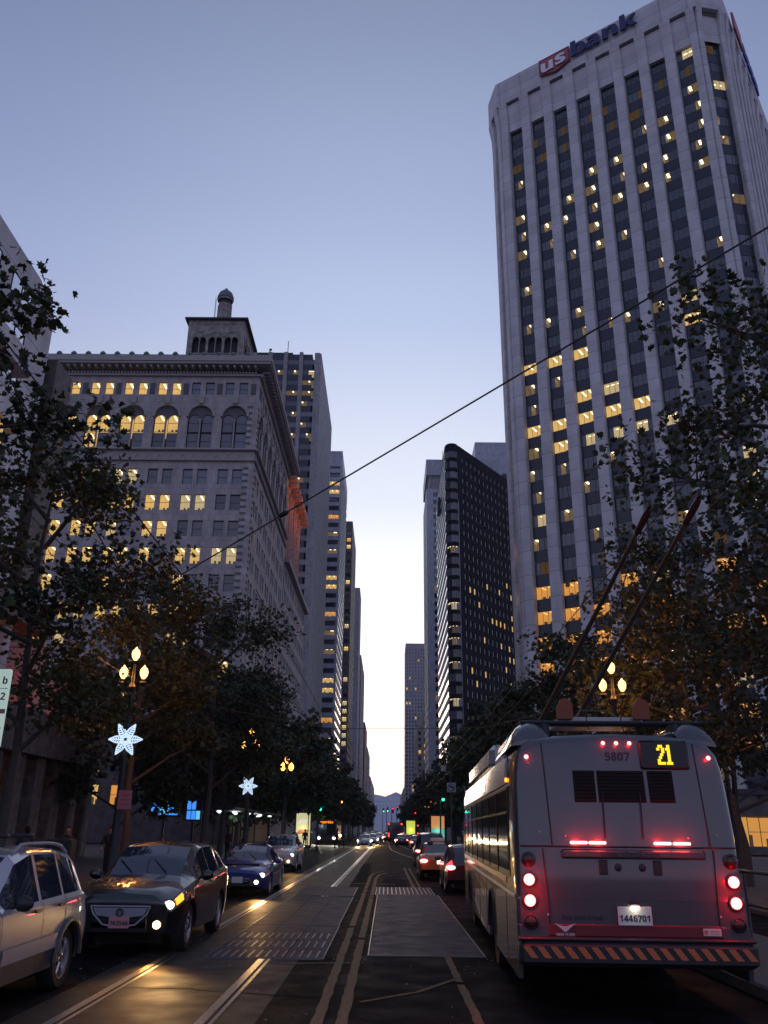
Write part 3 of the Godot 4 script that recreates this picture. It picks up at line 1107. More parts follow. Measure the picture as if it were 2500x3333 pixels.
	for q in 4:
		var fr := Transform3D(Basis(Vector3.UP, q * PI / 2), Vector3(cx, 0, tz - 4.5)) * Transform3D(Basis(), Vector3(0, 0, 4.4))
		mb.t = fr
		for k in 3:
			var c := -2.5 + 2.5 * k
			for h in [-0.52, 0.52]:
				mb.arch(c + h, 73.2, 0.43, 0.52, 75.6, 0.0, 8)
			mb.lathe([Vector2(0.1, 70.6), Vector2(0.08, 72.9), Vector2(0.17, 73.2)], 8, Vector3(c, 0, -0.15))
			for h in 7:
				mb.lathe([Vector2(0.05, 69.6), Vector2(0.09, 69.95), Vector2(0.05, 70.4)], 6, Vector3(c - 0.9 + 0.3 * h, 0, 0.1))
			mb.box(Vector3(c, 70.5, 0.1), Vector3(2.1, 0.16, 0.3))
			mb.box(Vector3(c, 69.45, 0.1), Vector3(2.1, 0.3, 0.3))
			for m in 10:
				var p := PI - PI * m / 10.0
				var r := PI - PI * (m + 1) / 10.0
				var o := Vector3(c, 73.45, 0.1)
				var q0 := Vector3(cos(p), sin(p), 0)
				var q1 := Vector3(cos(r), sin(r), 0)
				mb.quad(o + q0 * 0.98, o + q1 * 0.98, o + q1 * 1.2, o + q0 * 1.2)
				mb.quad(o + q0 * 1.2, o + q1 * 1.2, o + q1 * 1.2 - Vector3(0, 0, 0.12), o + q0 * 1.2 - Vector3(0, 0, 0.12))
		for x in [[-4.4, -3.54], [-1.46, -1.04], [1.04, 1.46], [3.54, 4.4]]:
			mb.rect(x[0], x[1], 64, 75.6, 0.0)
		for k in 3:
			mb.box(Vector3(-2.5 + 2.5 * k + 1.25, 70.0, 0.12), Vector3(0.36, 1.3, 0.34))
		mb.rect(-4.4, 4.4, 75.6, 76.6, 0.0)
		mb.rect(-4.4, 4.4, 64, 69.4, 0.0)
		for k in 12:
			mb.box(Vector3(-3.85 + 0.7 * k, 76.0, 0.08), Vector3(0.22, 0.3, 0.16))
		core.t = fr
		core.rect(-3.9, 3.9, 69.4, 76, -0.9)
	part("belvedere", mb, "tan_stone", b)
	part("belvedere_core", core, "core", b)
	mb = MB.new()
	var c0 := Vector3(cx, 0, tz - 4.5)
	mb.span(c0 + Vector3(-4.95, 76.6, -4.95), c0 + Vector3(4.95, 76.85, 4.95))
	for q in 4:
		var bs := Basis(Vector3.UP, q * PI / 2)
		mb.quad(c0 + bs * Vector3(-4.95, 76.86, 4.95), c0 + bs * Vector3(4.95, 76.86, 4.95), c0 + bs * Vector3(1.2, 78.3, 1.2), c0 + bs * Vector3(-1.2, 78.3, 1.2))
	part("belvedere_roof", mb, "roof_tile", b)
	mb = MB.new()
	mb.lathe([Vector2(1.45, 78.0), Vector2(1.45, 78.7), Vector2(1.2, 79.0), Vector2(1.1, 79.2), Vector2(1.05, 82.4)], 16, c0)
	for k in 8:
		mb.lathe([Vector2(0.12, 79.2), Vector2(0.1, 82.4)], 6, c0 + Vector3(1.08 * cos(k * TAU / 8), 0, 1.08 * sin(k * TAU / 8)))
	mb.lathe([Vector2(1.25, 83.1), Vector2(1.3, 83.3), Vector2(1.25, 83.5)], 16, c0)
	mb.smooth(35)
	part("lantern", mb, "tan_stone", b)
	mb = MB.new()
	mb.lathe([Vector2(1.0, 82.4), Vector2(1.0, 83.1)], 16, c0)
	part("lantern_core", mb, "core", b)
	mb = MB.new()
	mb.lathe([Vector2(1.38, 83.5), Vector2(1.32, 84.0), Vector2(1.05, 84.7), Vector2(0.5, 85.2), Vector2(0.3, 85.3), Vector2(0.25, 85.6), Vector2(0, 85.75)], 16, c0)
	mb.smooth(50)
	part("dome", mb, "copper", b)
	mb = MB.new()
	for k in 2:
		mb.tube([c0 + Vector3(-1.5, 78.2, 0.5 * k), c0 + Vector3(-1.5, 83.6, 0.5 * k)], [0.03], 4)
	for k in 16:
		mb.tube([c0 + Vector3(-1.5, 78.4 + 0.33 * k, 0), c0 + Vector3(-1.5, 78.4 + 0.33 * k, 0.5)], [0.02], 4)
	part("ladder", mb, "iron", b)

# the next block up the street, its upper columns washed with orange light
func orange_block() -> void:
	var b := thing("office_building", "older stone block with orange-lit upper columns, behind the arcaded block", "building", Vector3(-19, 0, -146))
	var s := face(Vector3.ZERO, Vector3(0, 0, -1))
	var xs := []
	for k in 9:
		xs.append(1.2 + 4.2 * k)
		xs.append(2.9 + 4.2 * k)
	pierced(b, s, 39, 0.1, 47, xs, steps(6, 3.8, 11), 1.25, 2.2, 1, 2, func(_i, _j): return lit_kind() if rng.randf() < 0.05 else dark_kind(), "limestone", 0.3)
	block(b, "core", -24, -3, 0.1, 46.5, -0.4, -38.6, "core")
	block(b, "end_wall", -25, -0.05, 0.1, 47, 0, -0.3, "limestone")
	var mb := MB.new()
	mb.span(Vector3(-1, 47, 0.6), Vector3(0.9, 47.9, -39.5))
	part("cornice", mb, "stone_trim", b)
	block(b, "upper_wall", -24, -3.2, 47, 71, -1, -38.5, "tan_stone")
	for k in 10:
		mb = MB.new()
		mb.lathe([Vector2(0.7, 47.9), Vector2(0.62, 49), Vector2(0.52, 66), Vector2(0.8, 67), Vector2(0.9, 67.6)], 10, Vector3(-2.2, 0, -3 - 3.8 * k))
		mb.bevel(Vector3(-1.5, 68.2, -3 - 3.8 * k), Vector3(3.4, 1.0, 1.9), 0.2)
		mb.bevel(Vector3(-1.8, 69.9, -3 - 3.8 * k), Vector3(2.6, 1.0, 1.3), 0.2)
		part("column", mb, "tan_stone", b)
		mb = MB.new()
		mb.bevel(Vector3(-1.1, 48.0, -3 - 3.8 * k), Vector3(0.3, 0.2, 0.4), 0.04)
		part("flood_lamp", mb, "room_amber", b)
	for k in 5:
		omni(b, Vector3(1.6, 65.0, -4.9 - 7.6 * k), Color(1.0, 0.46, 0.2), 7.0, 0.3)
		omni(b, Vector3(-0.4, 50.0, -4.9 - 7.6 * k), Color(1.0, 0.42, 0.2), 1.5, 0.3)
	block(b, "roof", -24, -1.4, 71, 71.8, -1, -38.5, "roof_tile")

func tower_window_lit(p: float) -> int:
	return lit_mask([4, 6, 6, 8, 6, 9][rng.randi() % 6]) if rng.randf() < p else dark_kind()

func lit_mask(kind: int) -> int:  # spreads the plain lit kinds over part-lit windows
	if kind == 5:
		return 20 + 8 + [1, 2, 4, 4, 1, 3, 6][rng.randi() % 7]
	if kind == 6 or kind == 8:
		return 20 + [1, 2, 4, 3, 6, 2][rng.randi() % 6]
	if kind == 9:
		return 20 + 16 + [7, 3, 6][rng.randi() % 3]
	return kind

# tall grey tower with window strips between ribs and a folded street side
func grey_tower() -> void:
	var b := thing("office_tower", "tall grey ribbed tower rising behind the arcaded block's cornice", "tower", Vector3(-25, 0, -242))
	var lit := [1, 8, 8, 8, 6, 8, 8, 6, 0, 0, 0, 8, 0, 4]
	block(b, "core", -24, -3.2, 0.1, 147.5, -3.2, -54, "core")
	for k in 4:
		var x := -4.7 - 5.1 * k
		var mb := MB.new()
		mb.bevel(Vector3(x, 74.8, 0.1), Vector3(1.3, 149.4, 1.2), 0.2)
		part("rib", mb, "grey_precast", b)
		for j in 38:
			put("window", window(3.8, 1.75, 2, 1, lit_mask(lit[37 - j]) if 37 - j < lit.size() and (k + j) % 4 else tower_window_lit(0.16), 0.4), b, at(x + 0.65, 3.5 + 3.83 * j, 0))
	var sp := MB.new()
	for j in 39:
		sp.rect(-24, -1, 1.35 + 3.83 * j, 3.5 + 3.83 * j, -0.38)
	part("spandrel_band", sp, "spandrel", b)
	# street side: blank fins, one behind the other
	for k in 8:
		var mb := MB.new()
		var h := 149.5
		mb.prism(PackedVector2Array([Vector2(-0.3, 0.1), Vector2(1.9, 0.1), Vector2(1.9, h - 0.5), Vector2(1.2, h), Vector2(-0.3, h)]), -6.3, -0.2)
		part("side_fin", mb, "grey_precast", b, at(0.0, 0, 0.2 - 6.9 * k))
	block(b, "roof", -24, -1, 147.5, 148.6, -0.9, -54, "roof_tile")
	block(b, "penthouse", -22, -8, 148.6, 151.3, -3, -40, "core")
	var mb := MB.new()
	mb.tube([Vector3(-10, 151, -5), Vector3(-10, 157, -5)], [0.12], 5)
	mb.tube([Vector3(-17, 151, -5), Vector3(-16, 153.4, -5)], [0.15], 5)
	mb.ball(Vector3(-15.9, 153.6, -5), Vector3(0.5, 0.5, 0.2))
	part("antenna", mb, "iron", b)

# white banded tower
func banded_tower() -> void:
	var b := thing("office_tower", "pale tower banded with ribbon windows, right of the grey ribbed tower", "tower", Vector3(-21, 0, -334))
	block(b, "core", -14, -0.75, 0.1, 149, -3.2, -45, "core")
	var mb := MB.new()
	for j in 38:
		var y := 5.2 + 3.83 * j
		mb.bevel(Vector3(-7, y, -0.3), Vector3(14.2, 1.9, 0.8), 0.1)
		put("window", window(4.4, 1.95, 3, 1, [0, 1, 8, 4, 0, 6, 0, 4, 5, 1, 0][(j * 7) % 11] if j > 4 else tower_window_lit(0.4), 0.5), b, at(-5.1, y + 0.94, 0))
	part("spandrel_band", mb, "pale_panel", b)
	mb = MB.new()
	mb.span(Vector3(-14.5, 149.0, 0.1), Vector3(0.12, 156.3, -45.4))
	mb.span(Vector3(-0.75, 0.1, 0.05), Vector3(0.1, 149, -0.6))
	mb.span(Vector3(-5.6, 0.1, 0.04), Vector3(-5.1, 149, -0.6))
	part("wall", mb, "pale_panel", b)
	mb = MB.new()
	var gl := MB.new()
	for j in 38:
		var y := 5.2 + 3.83 * j
		mb.span(Vector3(-0.7, y - 0.95, -0.6), Vector3(0.08, y + 0.95, -45.3))
		gl.t = face(Vector3(-0.12, 0, -0.7), Vector3(0, 0, -1))
		gl.rect(0, 44.3, y + 0.95, y + 2.88, 0)
	part("side_band", mb, "pale_panel", b)
	part("side_glazing", gl, "mirror_glass", b)

const DA := Vector3(0.819, 0, 0.574)  # along the near face of the bank tower, left to right
const DB := Vector3(0.574, 0, -0.819)  # away along the cross street

func right_side() -> void:
	bank_tower()
	wedge_tower()
	pale_tower()
	low_block()

func bank_tower() -> void:
	var b := thing("office_tower", "tall white-ribbed bank tower with name sign on its crown, at right", "tower", Vector3(20, 0, -120))
	var A := face(Vector3.ZERO, DA)
	var c1 := DA * 35.2
	var dc := Vector3(0.985, 0, -0.173)
	var C := face(c1, dc)  # right chamfer
	var B := face(c1 + dc * 4.6, DB)
	var dl := Vector3(0.173, 0, 0.985)
	var L := face(-dl * 4.6, dl)  # left chamfer
	var street := Vector3(-DB.x, 0, -DB.z)
	var S := face(-dl * 4.6 - street * 34.0, street)
	var top := 121.0
	# lit windows of the near face as the evening shows them, per column from the left: floor number from the top -> kind
	var marks := [{2: 5, 3: 6, 5: 8, 6: 6, 7: 8, 9: 8, 11: 8, 13: 4, 14: 8, 16: 4, 17: 8, 18: 6, 21: 6, 23: 5, 24: 5, 25: 5, 26: 5}, {1: 5, 2: 5, 6: 6, 7: 8, 11: 8, 13: 4, 14: 8, 16: 4, 17: 4, 18: 6, 20: 8, 24: 5, 25: 5, 26: 5}, {1: 5, 2: 5, 5: 8, 6: 6, 11: 8, 12: 6, 13: 4, 15: 4, 16: 4, 17: 9, 21: 6, 24: 5}, {1: 5, 4: 8, 5: 8, 6: 6, 7: 8, 8: 8, 12: 8, 15: 9, 16: 4, 17: 9, 18: 8, 24: 6}, {1: 5, 2: 5, 4: 6, 5: 8, 6: 6, 8: 8, 12: 6, 16: 4, 17: 9}, {1: 5, 2: 5, 3: 8, 5: 8, 6: 6, 10: 6}, {1: 5, 3: 8, 4: 6, 6: 6, 5: 6, 12: 9, 13: 4}, {1: 5, 2: 6, 3: 8, 4: 6, 5: 8, 6: 6}]
	var chamfer := {0: 5, 2: 9, 4: 8, 5: 6, 8: 6, 18: 8, 19: 4, 20: 9, 21: 9, 22: 8, 24: 4}
	var spandrels := MB.new()
	var piers := []
	for k in 8:
		var x := 1.5 + 4.285 * k
		for j in 31:
			var y := top - 1.95 - 3.72 * j
			var kind: int = marks[k].get(j, -1)
			if kind < 0:
				kind = [0, 3, 0, 1, 0][rng.randi() % 5] if rng.randf() > (0.05 if j < 12 else 0.2) else [6, 6, 8, 9][rng.randi() % 4]
			if j >= 22 and j < 30 and kind < 4 and rng.randf() < 0.6:
				kind = 5
			put("window", window(2.55, 1.9, 3, 1, lit_mask(kind) if j < 23 else kind, 0.55, 0.035), b, A * at(x, y, 0))
		spandrels.t = A
		for j in 31:
			spandrels.rect(x, x + 2.55, top - 3.72 * (j + 1), top - 1.95 - 3.72 * j, -0.53)
	for j in 31:
		put("window", window(3.0, 1.9, 3, 1, lit_mask(chamfer.get(j, dark_kind())), 0.55, 0.035), b, C * at(0.8, top - 1.95 - 3.72 * j, 0))
		spandrels.t = C
		spandrels.rect(0.8, 3.8, top - 3.72 * (j + 1), top - 1.95 - 3.72 * j, -0.53)
		if j % 2 == 0 or j > 18:
			put("window", window(1.6, 1.9, 1, 1, 5 if j in [17, 21, 23, 27, 28, 29] else 3, 0.55, 0.035), b, L * at(1.5, top - 1.95 - 3.72 * j, 0))
		spandrels.t = L
		spandrels.rect(1.5, 3.1, top - 3.72 * (j + 1), top - 1.95 - 3.72 * j, -0.53)
	for k in 8:
		spandrels.t = B
		spandrels.rect(1.5 + 4.285 * k, 4.05 + 4.285 * k, 3, top, -0.55)
	part("spandrel", spandrels, "spandrel", b)
	# ribs run the full height and swell out at the crown
	for q in [[A, -0.05, 1.5], [A, 34.05, 1.25], [C, -0.1, 0.9], [C, 3.8, 0.9], [L, 3.1, 1.6], [L, -0.1, 1.6], [B, 0.0, 1.5]]:
		piers.append(q)
	for k in 7:
		piers.append([A, 4.05 + 4.285 * k, 1.735])
	for k in 8:
		piers.append([B, 4.05 + 4.285 * k, 1.735])
	for q in piers:
		var mb := MB.new()
		mb.t = q[0]
		var g := []
		for r in [[0.0, 0.5, 0.12], [121.0, 0.5, 0.12], [124.0, 0.55, 0.02], [126.6, 0.95, 0.0], [127.4, 1.0, 0.0]]:
			g.append([Vector3(q[1], r[0], -0.7), Vector3(q[1] + r[2] * 0.3, r[0], r[1] - 0.12), Vector3(q[1] + r[2], r[0], r[1]), Vector3(q[1] + q[2] - r[2], r[0], r[1]), Vector3(q[1] + q[2] - r[2] * 0.3, r[0], r[1] - 0.12), Vector3(q[1] + q[2], r[0], -0.7)])
		mb.loft(g)
		var o := part("rib", mb, "white_concrete", b)
		o.set_meta("kind", "thing")
	# panels over each column of windows, with the dark slot above
	for q in [[A, 8], [B, 8]]:
		for k in q[1]:
			var mb := MB.new()
			mb.t = q[0]
			var x: float = 1.5 + 4.285 * k
			var g := []
			for r in [[121.0, 0.05], [123.5, 0.1], [126.75, 0.55]]:
				g.append([Vector3(x, r[0], r[1]), Vector3(x + 2.55, r[0], r[1])])
			mb.loft(g)
			mb.quad(Vector3(x, 121, -0.5), Vector3(x + 2.55, 121, -0.5), Vector3(x + 2.55, 121, 0.05), Vector3(x, 121, 0.05))
			part("crown_panel", mb, "white_concrete", b)
			mb = MB.new()
			mb.t = q[0]
			mb.rect(x + 0.05, x + 2.5, 126.75, 127.4, 0.3)
			part("slot", mb, "stone_shade", b)
	for q in [[C, 0.8, 3.0], [L, 1.5, 1.6]]:
		var mb := MB.new()
		mb.t = q[0]
		mb.rect(q[1], q[1] + q[2], 121, 126.75, 0.05)
		part("crown_panel", mb, "white_concrete", b)
		mb = MB.new()
		mb.t = q[0]
		mb.rect(q[1], q[1] + q[2], 126.75, 127.4, 0.2)
		part("slot", mb, "stone_shade", b)
	# crown and core follow the same plan
	var plan := [-dl * 4.6 - street * 34.0, -dl * 4.6, Vector3.ZERO, c1, c1 + dc * 4.6, c1 + dc * 4.6 + DB * 40.0]
	for q in [["crown", 127.4, 133.0, 1.0, "white_concrete"], ["core", 0.1, 126.9, -3.6, "core"], ["roof", 132.4, 132.8, 0.6, "roof_tile"]]:
		var mb := MB.new()
		var mid := Vector3(34, 0, -14)
		var g := []
		for y in [q[1], q[2]]:
			var row := []
			for p in plan:
				var o: Vector3 = (p - mid).normalized() * q[3]
				row.append(Vector3(p.x + o.x, y, p.z + o.z))
			g.append(row)
		mb.loft(g, true)
		for i in range(1, plan.size() - 1):
			mb.tri(g[1][0], g[1][i], g[1][i + 1])
			mb.tri(g[0][0], g[0][i + 1], g[0][i])
		part(q[0], mb, q[4], b)
	var joints := MB.new()
	joints.t = A
	for k in 9:
		joints.box(Vector3(0.2 + 4.285 * k, 130.2, 1.0), Vector3(0.05, 5.6, 0.06))
	part("crown_joint", joints, "grey_precast", b)
	# the sign: red shield with white letters, then blue letters
	var S2 := A * at(0, 0, 1.12)
	var mb2 := MB.new()
	mb2.prism(PackedVector2Array([Vector2(8.6, 132.45), Vector2(14.2, 132.45), Vector2(14.2, 129.4), Vector2(11.6, 128.35), Vector2(8.6, 129.1)]), -0.1, 0.18)
	part("sign_shield", mb2, mat("sign_shield_red", 0.42, 0.07, 0.1, 0.5), b, S2)
	mb2 = MB.new()
	var rim := [Vector2(8.6, 132.45), Vector2(14.2, 132.45), Vector2(14.2, 129.4), Vector2(11.6, 128.35), Vector2(8.6, 129.1)]
	for i in 5:
		var p: Vector2 = rim[i]
		var q: Vector2 = rim[(i + 1) % 5]
		mb2.box(Vector3((p.x + q.x) / 2, (p.y + q.y) / 2, 0.1), Vector3(p.distance_to(q) + 0.15, 0.14, 0.3), Basis(Vector3.BACK, (q - p).angle()))
	part("sign_rim", mb2, mat("sign_rim_red", 0.22, 0.02, 0.03, 0.5), b, S2)
	mat("sign_letter_white", 0.75, 0.76, 0.78, 0.5)
	mat("sign_letter_blue", 0.01, 0.016, 0.11, 0.5)
	for q in [["u", 10.1, 130.45, 2.35, "sign_letter_white"], ["s", 12.65, 130.75, 2.35, "sign_letter_white"], ["b", 15.95, 131.0, 3.1, "sign_letter_blue"], ["a", 18.75, 131.0, 3.1, "sign_letter_blue"], ["n", 21.75, 131.0, 3.1, "sign_letter_blue"], ["k", 24.85, 131.0, 3.1, "sign_letter_blue"]]:
		for k in 3:  # heavy letters: the stroke is thickened by doubling
			text("sign_letter", q[0], q[3] * (0.98 if q[3] > 3 else 1.12), q[4], b, S2 * Transform3D(Basis.from_scale(Vector3(1.25, 1, 1)), Vector3(q[1] + 0.07 * (k - 1), q[2] + (0.05 if k == 1 else 0.0), 0.3 + 0.004 * k)), 0.3)
		if q[0] in ["u", "s"]:
			text("sign_letter", q[0], q[3] * 1.25, "sign_rim_red", b, S2 * Transform3D(Basis.from_scale(Vector3(1.25, 1, 1)), Vector3(q[1] + 0.02, q[2] - 0.04, 0.2)), 0.1)
	# the same sign seen edge-on along the right-hand face
	mb2 = MB.new()
	mb2.box(Vector3(7.5, 130.4, 1.25), Vector3(5.6, 3.6, 0.35))
	part("sign_shield", mb2, "sign_shield_red", b, B)
	mb2 = MB.new()
	for k in 4:
		mb2.box(Vector3(12.4 + 2.9 * k, 130.2, 1.25), Vector3(2.2, 2.6, 0.35))
	part("sign_letter", mb2, mat("sign_letter_lit_tint", 0.03, 0.06, 0.3, 0.5), b, B)  # brighter copy of the letter blue, the lit look is in its colour

# dark wedge-shaped tower with a rounded prow
func wedge_tower() -> void:
	var b := thing("office_tower", "dark brown wedge-shaped tower with a rounded glass prow, right of street", "tower", Vector3(20, 0, -279))
	var S := face(Vector3(0, 0, -62), Vector3(0, 0, 1))  # street face, x 0..58
	var P := Vector3(4.6, 0, -2.0)
	var B := face(P, DB)
	var nf := 32
	var pitch := 4.05
	# prow: a curved bay of glass and bands
	var arc := []
	for k in 9:
		var a := PI + deg_to_rad(-10.0) + deg_to_rad(155.0) * k / 8.0
		arc.append(Vector3(2.4 + 2.4 * cos(a), 0, -3.2 - 2.9 * sin(a)))
	var band := MB.new()
	for j in nf + 1:
		var y := 2.0 + pitch * j
		var g := []
		for yy in [y, y + 1.5 if j < nf else 134.6]:
			var row := []
			for p in arc:
				row.append(Vector3(p.x, yy, p.z))
			g.append(row)
		band.loft(g)
	part("prow_band", band, "dark_stone", b)
	for j in nf:
		var y := 3.5 + pitch * j
		var gl := MB.new()
		var bars := MB.new()
		var lit := j in [22, 9, 12, 14, 15, 17, 6, 4]
		var g := []
		for yy in [y, y + pitch - 1.5]:
			var row := []
			for p in arc:
				row.append(Vector3(p.x, yy, p.z) + (Vector3(2.4, 0, -3.2) - Vector3(p.x, 0, p.z)) * 0.05)
			g.append(row)
		gl.loft(g)
		for p in arc:
			bars.box(Vector3(p.x, y + 1.3, p.z), Vector3(0.1, 2.6, 0.1))
		if not lit:
			put("prow_window", surf([[gl, ["glass_a", "glass_d", "glass_c"][j % 3]], [bars, "frame"]]), b)
			continue
		var inner := MB.new()  # the lit floor seen through the bay: back wall, ceiling, rows of fittings
		var fit := MB.new()
		var c0 := Vector3(2.4, 0, -3.2)
		for k in 8:
			var p: Vector3 = arc[k].lerp(c0, 0.6)
			var q: Vector3 = arc[k + 1].lerp(c0, 0.6)
			var y1 := y + pitch - 1.52
			inner.quad(Vector3(p.x, y, p.z), Vector3(q.x, y, q.z), Vector3(q.x, y1, q.z), Vector3(p.x, y1, p.z))
			inner.quad(Vector3(p.x, y1, p.z), Vector3(q.x, y1, q.z), Vector3(arc[k + 1].x, y1, arc[k + 1].z), Vector3(arc[k].x, y1, arc[k].z))
			if (k + j) % 2:
				var m0: Vector3 = arc[k].lerp(c0, 0.25)
				fit.box(Vector3(m0.x, y1 - 0.04, m0.z), Vector3(0.35, 0.04, 0.35))
		put("prow_window", surf([[inner, ["room_dim", "room_pale", "room_dim", "room_ember"][j % 4]], [fit, "fixture_light"], [bars, "frame"]]), b)
	# street face: glass that mirrors the western sky, banded
	var mb := MB.new()
	for j in nf:
		mb.rect(0, 58.4, 3.0 + pitch * j, 5.2 + pitch * j, -0.05)
	part("street_glazing", mb, "mirror_glass", b, S)
	mb = MB.new()
	for j in nf:
		mb.span(Vector3(0, 5.2 + pitch * j, -0.4), Vector3(58.5, 7.05 + pitch * j, 0.12))
	mb.span(Vector3(0, 0.1, -0.4), Vector3(58.5, 3.0, 0.1))
	part("street_band", mb, "pale_panel", b, S)
	# side face: dark stone pierced by square windows
	var xs := steps(3.0, 3.15, 17)
	var ys := steps(3.2, pitch, nf)
	pierced(b, B, 57, 0.1, 134.6, xs, ys, 1.55, 2.2, 1, 1, func(i, j): return (4 if rng.randf() < 0.1 + (0.25 if i > 3 and j in [12, 15, 17, 20] else 0.0) else 3) if j < 22 else 3, "dark_stone", 0.3)
	block(b, "core", 1.2, 3.2, 0.2, 133, -4.2, -60, "core")
	mb = MB.new()
	mb.tri(Vector3(0.2, 134.5, -4), Vector3(4.6, 134.5, -2), Vector3(36, 134.5, -47))
	mb.tri(Vector3(0.2, 134.5, -4), Vector3(36, 134.5, -47), Vector3(0.2, 134.5, -61))
	part("roof", mb, "roof_tile", b)
	mb = MB.new()
	mb.t = S
	mb.span(Vector3(0, 132.4, -0.4), Vector3(58.5, 134.6, 0.1))
	part("parapet", mb, "dark_stone", b)
	mb = MB.new()
	mb.box(Vector3(-0.7, 121, -30), Vector3(0.8, 6, 6))
	for k in 5:
		mb.box(Vector3(-1.2, 118.6 + 1.2 * k, -30), Vector3(0.25, 0.2, 6.6))
	part("window_cleaning_cradle", mb, "iron", b)

# white tower with square windows behind the wedge
func pale_tower() -> void:
	var b := thing("office_tower", "pale tower with square windows showing left of the dark wedge tower", "tower", Vector3(19, 0, -410))
	var F := face(Vector3.ZERO, Vector3.RIGHT)
	pierced(b, F, 40, 0.1, 170, steps(3.6, 4.2, 3), steps(6, 4.2, 39), 2.6, 2.4, 1, 1, func(i, j): return 6 if (i + j * 3) % 13 == 0 and i == 0 else ([0, 3][j % 2]), "pale_panel", 0.5)
	pierced(b, face(Vector3(0, 0, -40), Vector3(0, 0, 1)), 40, 0.1, 170, steps(3, 4.2, 8), steps(6, 4.2, 39), 2.6, 2.4, 1, 1, func(_i, _j): return 2, "pale_panel", 0.4)
	block(b, "core", 3.4, 39, 0.1, 169, -3.4, -39, "core")
	block(b, "plant_floor", 1.5, 39.5, 170, 178, -1.5, -39, "grey_precast")
	block(b, "crown", 0, 40, 178, 187, 0, -40, "pale_panel")
	var mb := MB.new()
	for k in 26:
		mb.box(Vector3(0.8 + 1.5 * k, 182.5, 0.06), Vector3(0.12, 8.8, 0.12))
		mb.box(Vector3(0.8 + 1.5 * k, 174, -0.4), Vector3(0.2, 8, 0.2), Basis(Vector3.BACK, 0.3 if k % 2 else -0.3))
	part("crown_ribbing", mb, "grey_precast", b)
	mb = MB.new()
	mb.tube([Vector3(9, 187, -4), Vector3(9, 194, -4)], [0.14], 5)
	part("antenna", mb, "iron", b)
	# its twin crown to the right, behind the bank tower
	block(b, "upper_crown", 28, 70, 186, 205, -16, -50, "pale_panel")

func low_block() -> void:
	var b := thing("shop_building", "low brown building between the bank tower and the dark wedge tower", "building", Vector3(22, 0, -176))
	var F := face(Vector3.ZERO, Vector3.RIGHT)
	pierced(b, F, 34, 0.1, 27, steps(2, 5.0, 6), steps(4, 4.4, 5), 2.6, 2.6, 2, 2, func(i, j): return 9 if (i + j) % 4 == 1 else 3, "brown_stone", 0.3)
	pierced(b, face(Vector3(0, 0, -26), Vector3(0, 0, 1)), 26, 0.1, 27, steps(2, 5.0, 5), steps(4, 4.4, 5), 2.6, 2.6, 2, 2, func(i, j): return 4 if (i + j) % 5 == 1 else 0, "brown_stone", 0.3)
	block(b, "core", 3.0, 33, 0.1, 26.5, -3.0, -25, "core")
	block(b, "roof", 0.1, 34, 26.5, 26.9, -0.1, -26, "roof_tile")
	# lit shop fronts at the foot of the bank tower
	var s := thing("shop_building", "single-storey shop with amber windows below the bank tower, far right", "building", Vector3(21.5, 0, -84))
	block(s, "wall", 2.4, 16, 0.1, 5.4, -2.4, -22, "brown_stone")
	block(s, "fascia", 0, 16, 3.5, 5.4, 0, -22, "brown_stone")
	block(s, "plinth", 0, 16, 0.1, 0.78, 0, -22, "brown_stone")
	for k in 4:
		var mb := MB.new()
		put("shop_window", window(3.4, 2.6, 3, 2, [5, 3, 4, 5][k], -0.02), s, at(0.4 + 3.9 * k, 0.8, 0.01))
	for k in 5:
		var mb := MB.new()
		put("shop_window", window(3.4, 2.4, 3, 2, [4, 3, 5, 3, 4][k], 0.1), s, face(Vector3(-0.15, 0.8, -21 + 4.2 * k), Vector3(0, 0, 1)))
	block(s, "roof", -0.3, 16.3, 5.4, 5.9, 0.3, -22.3, "roof_tile")

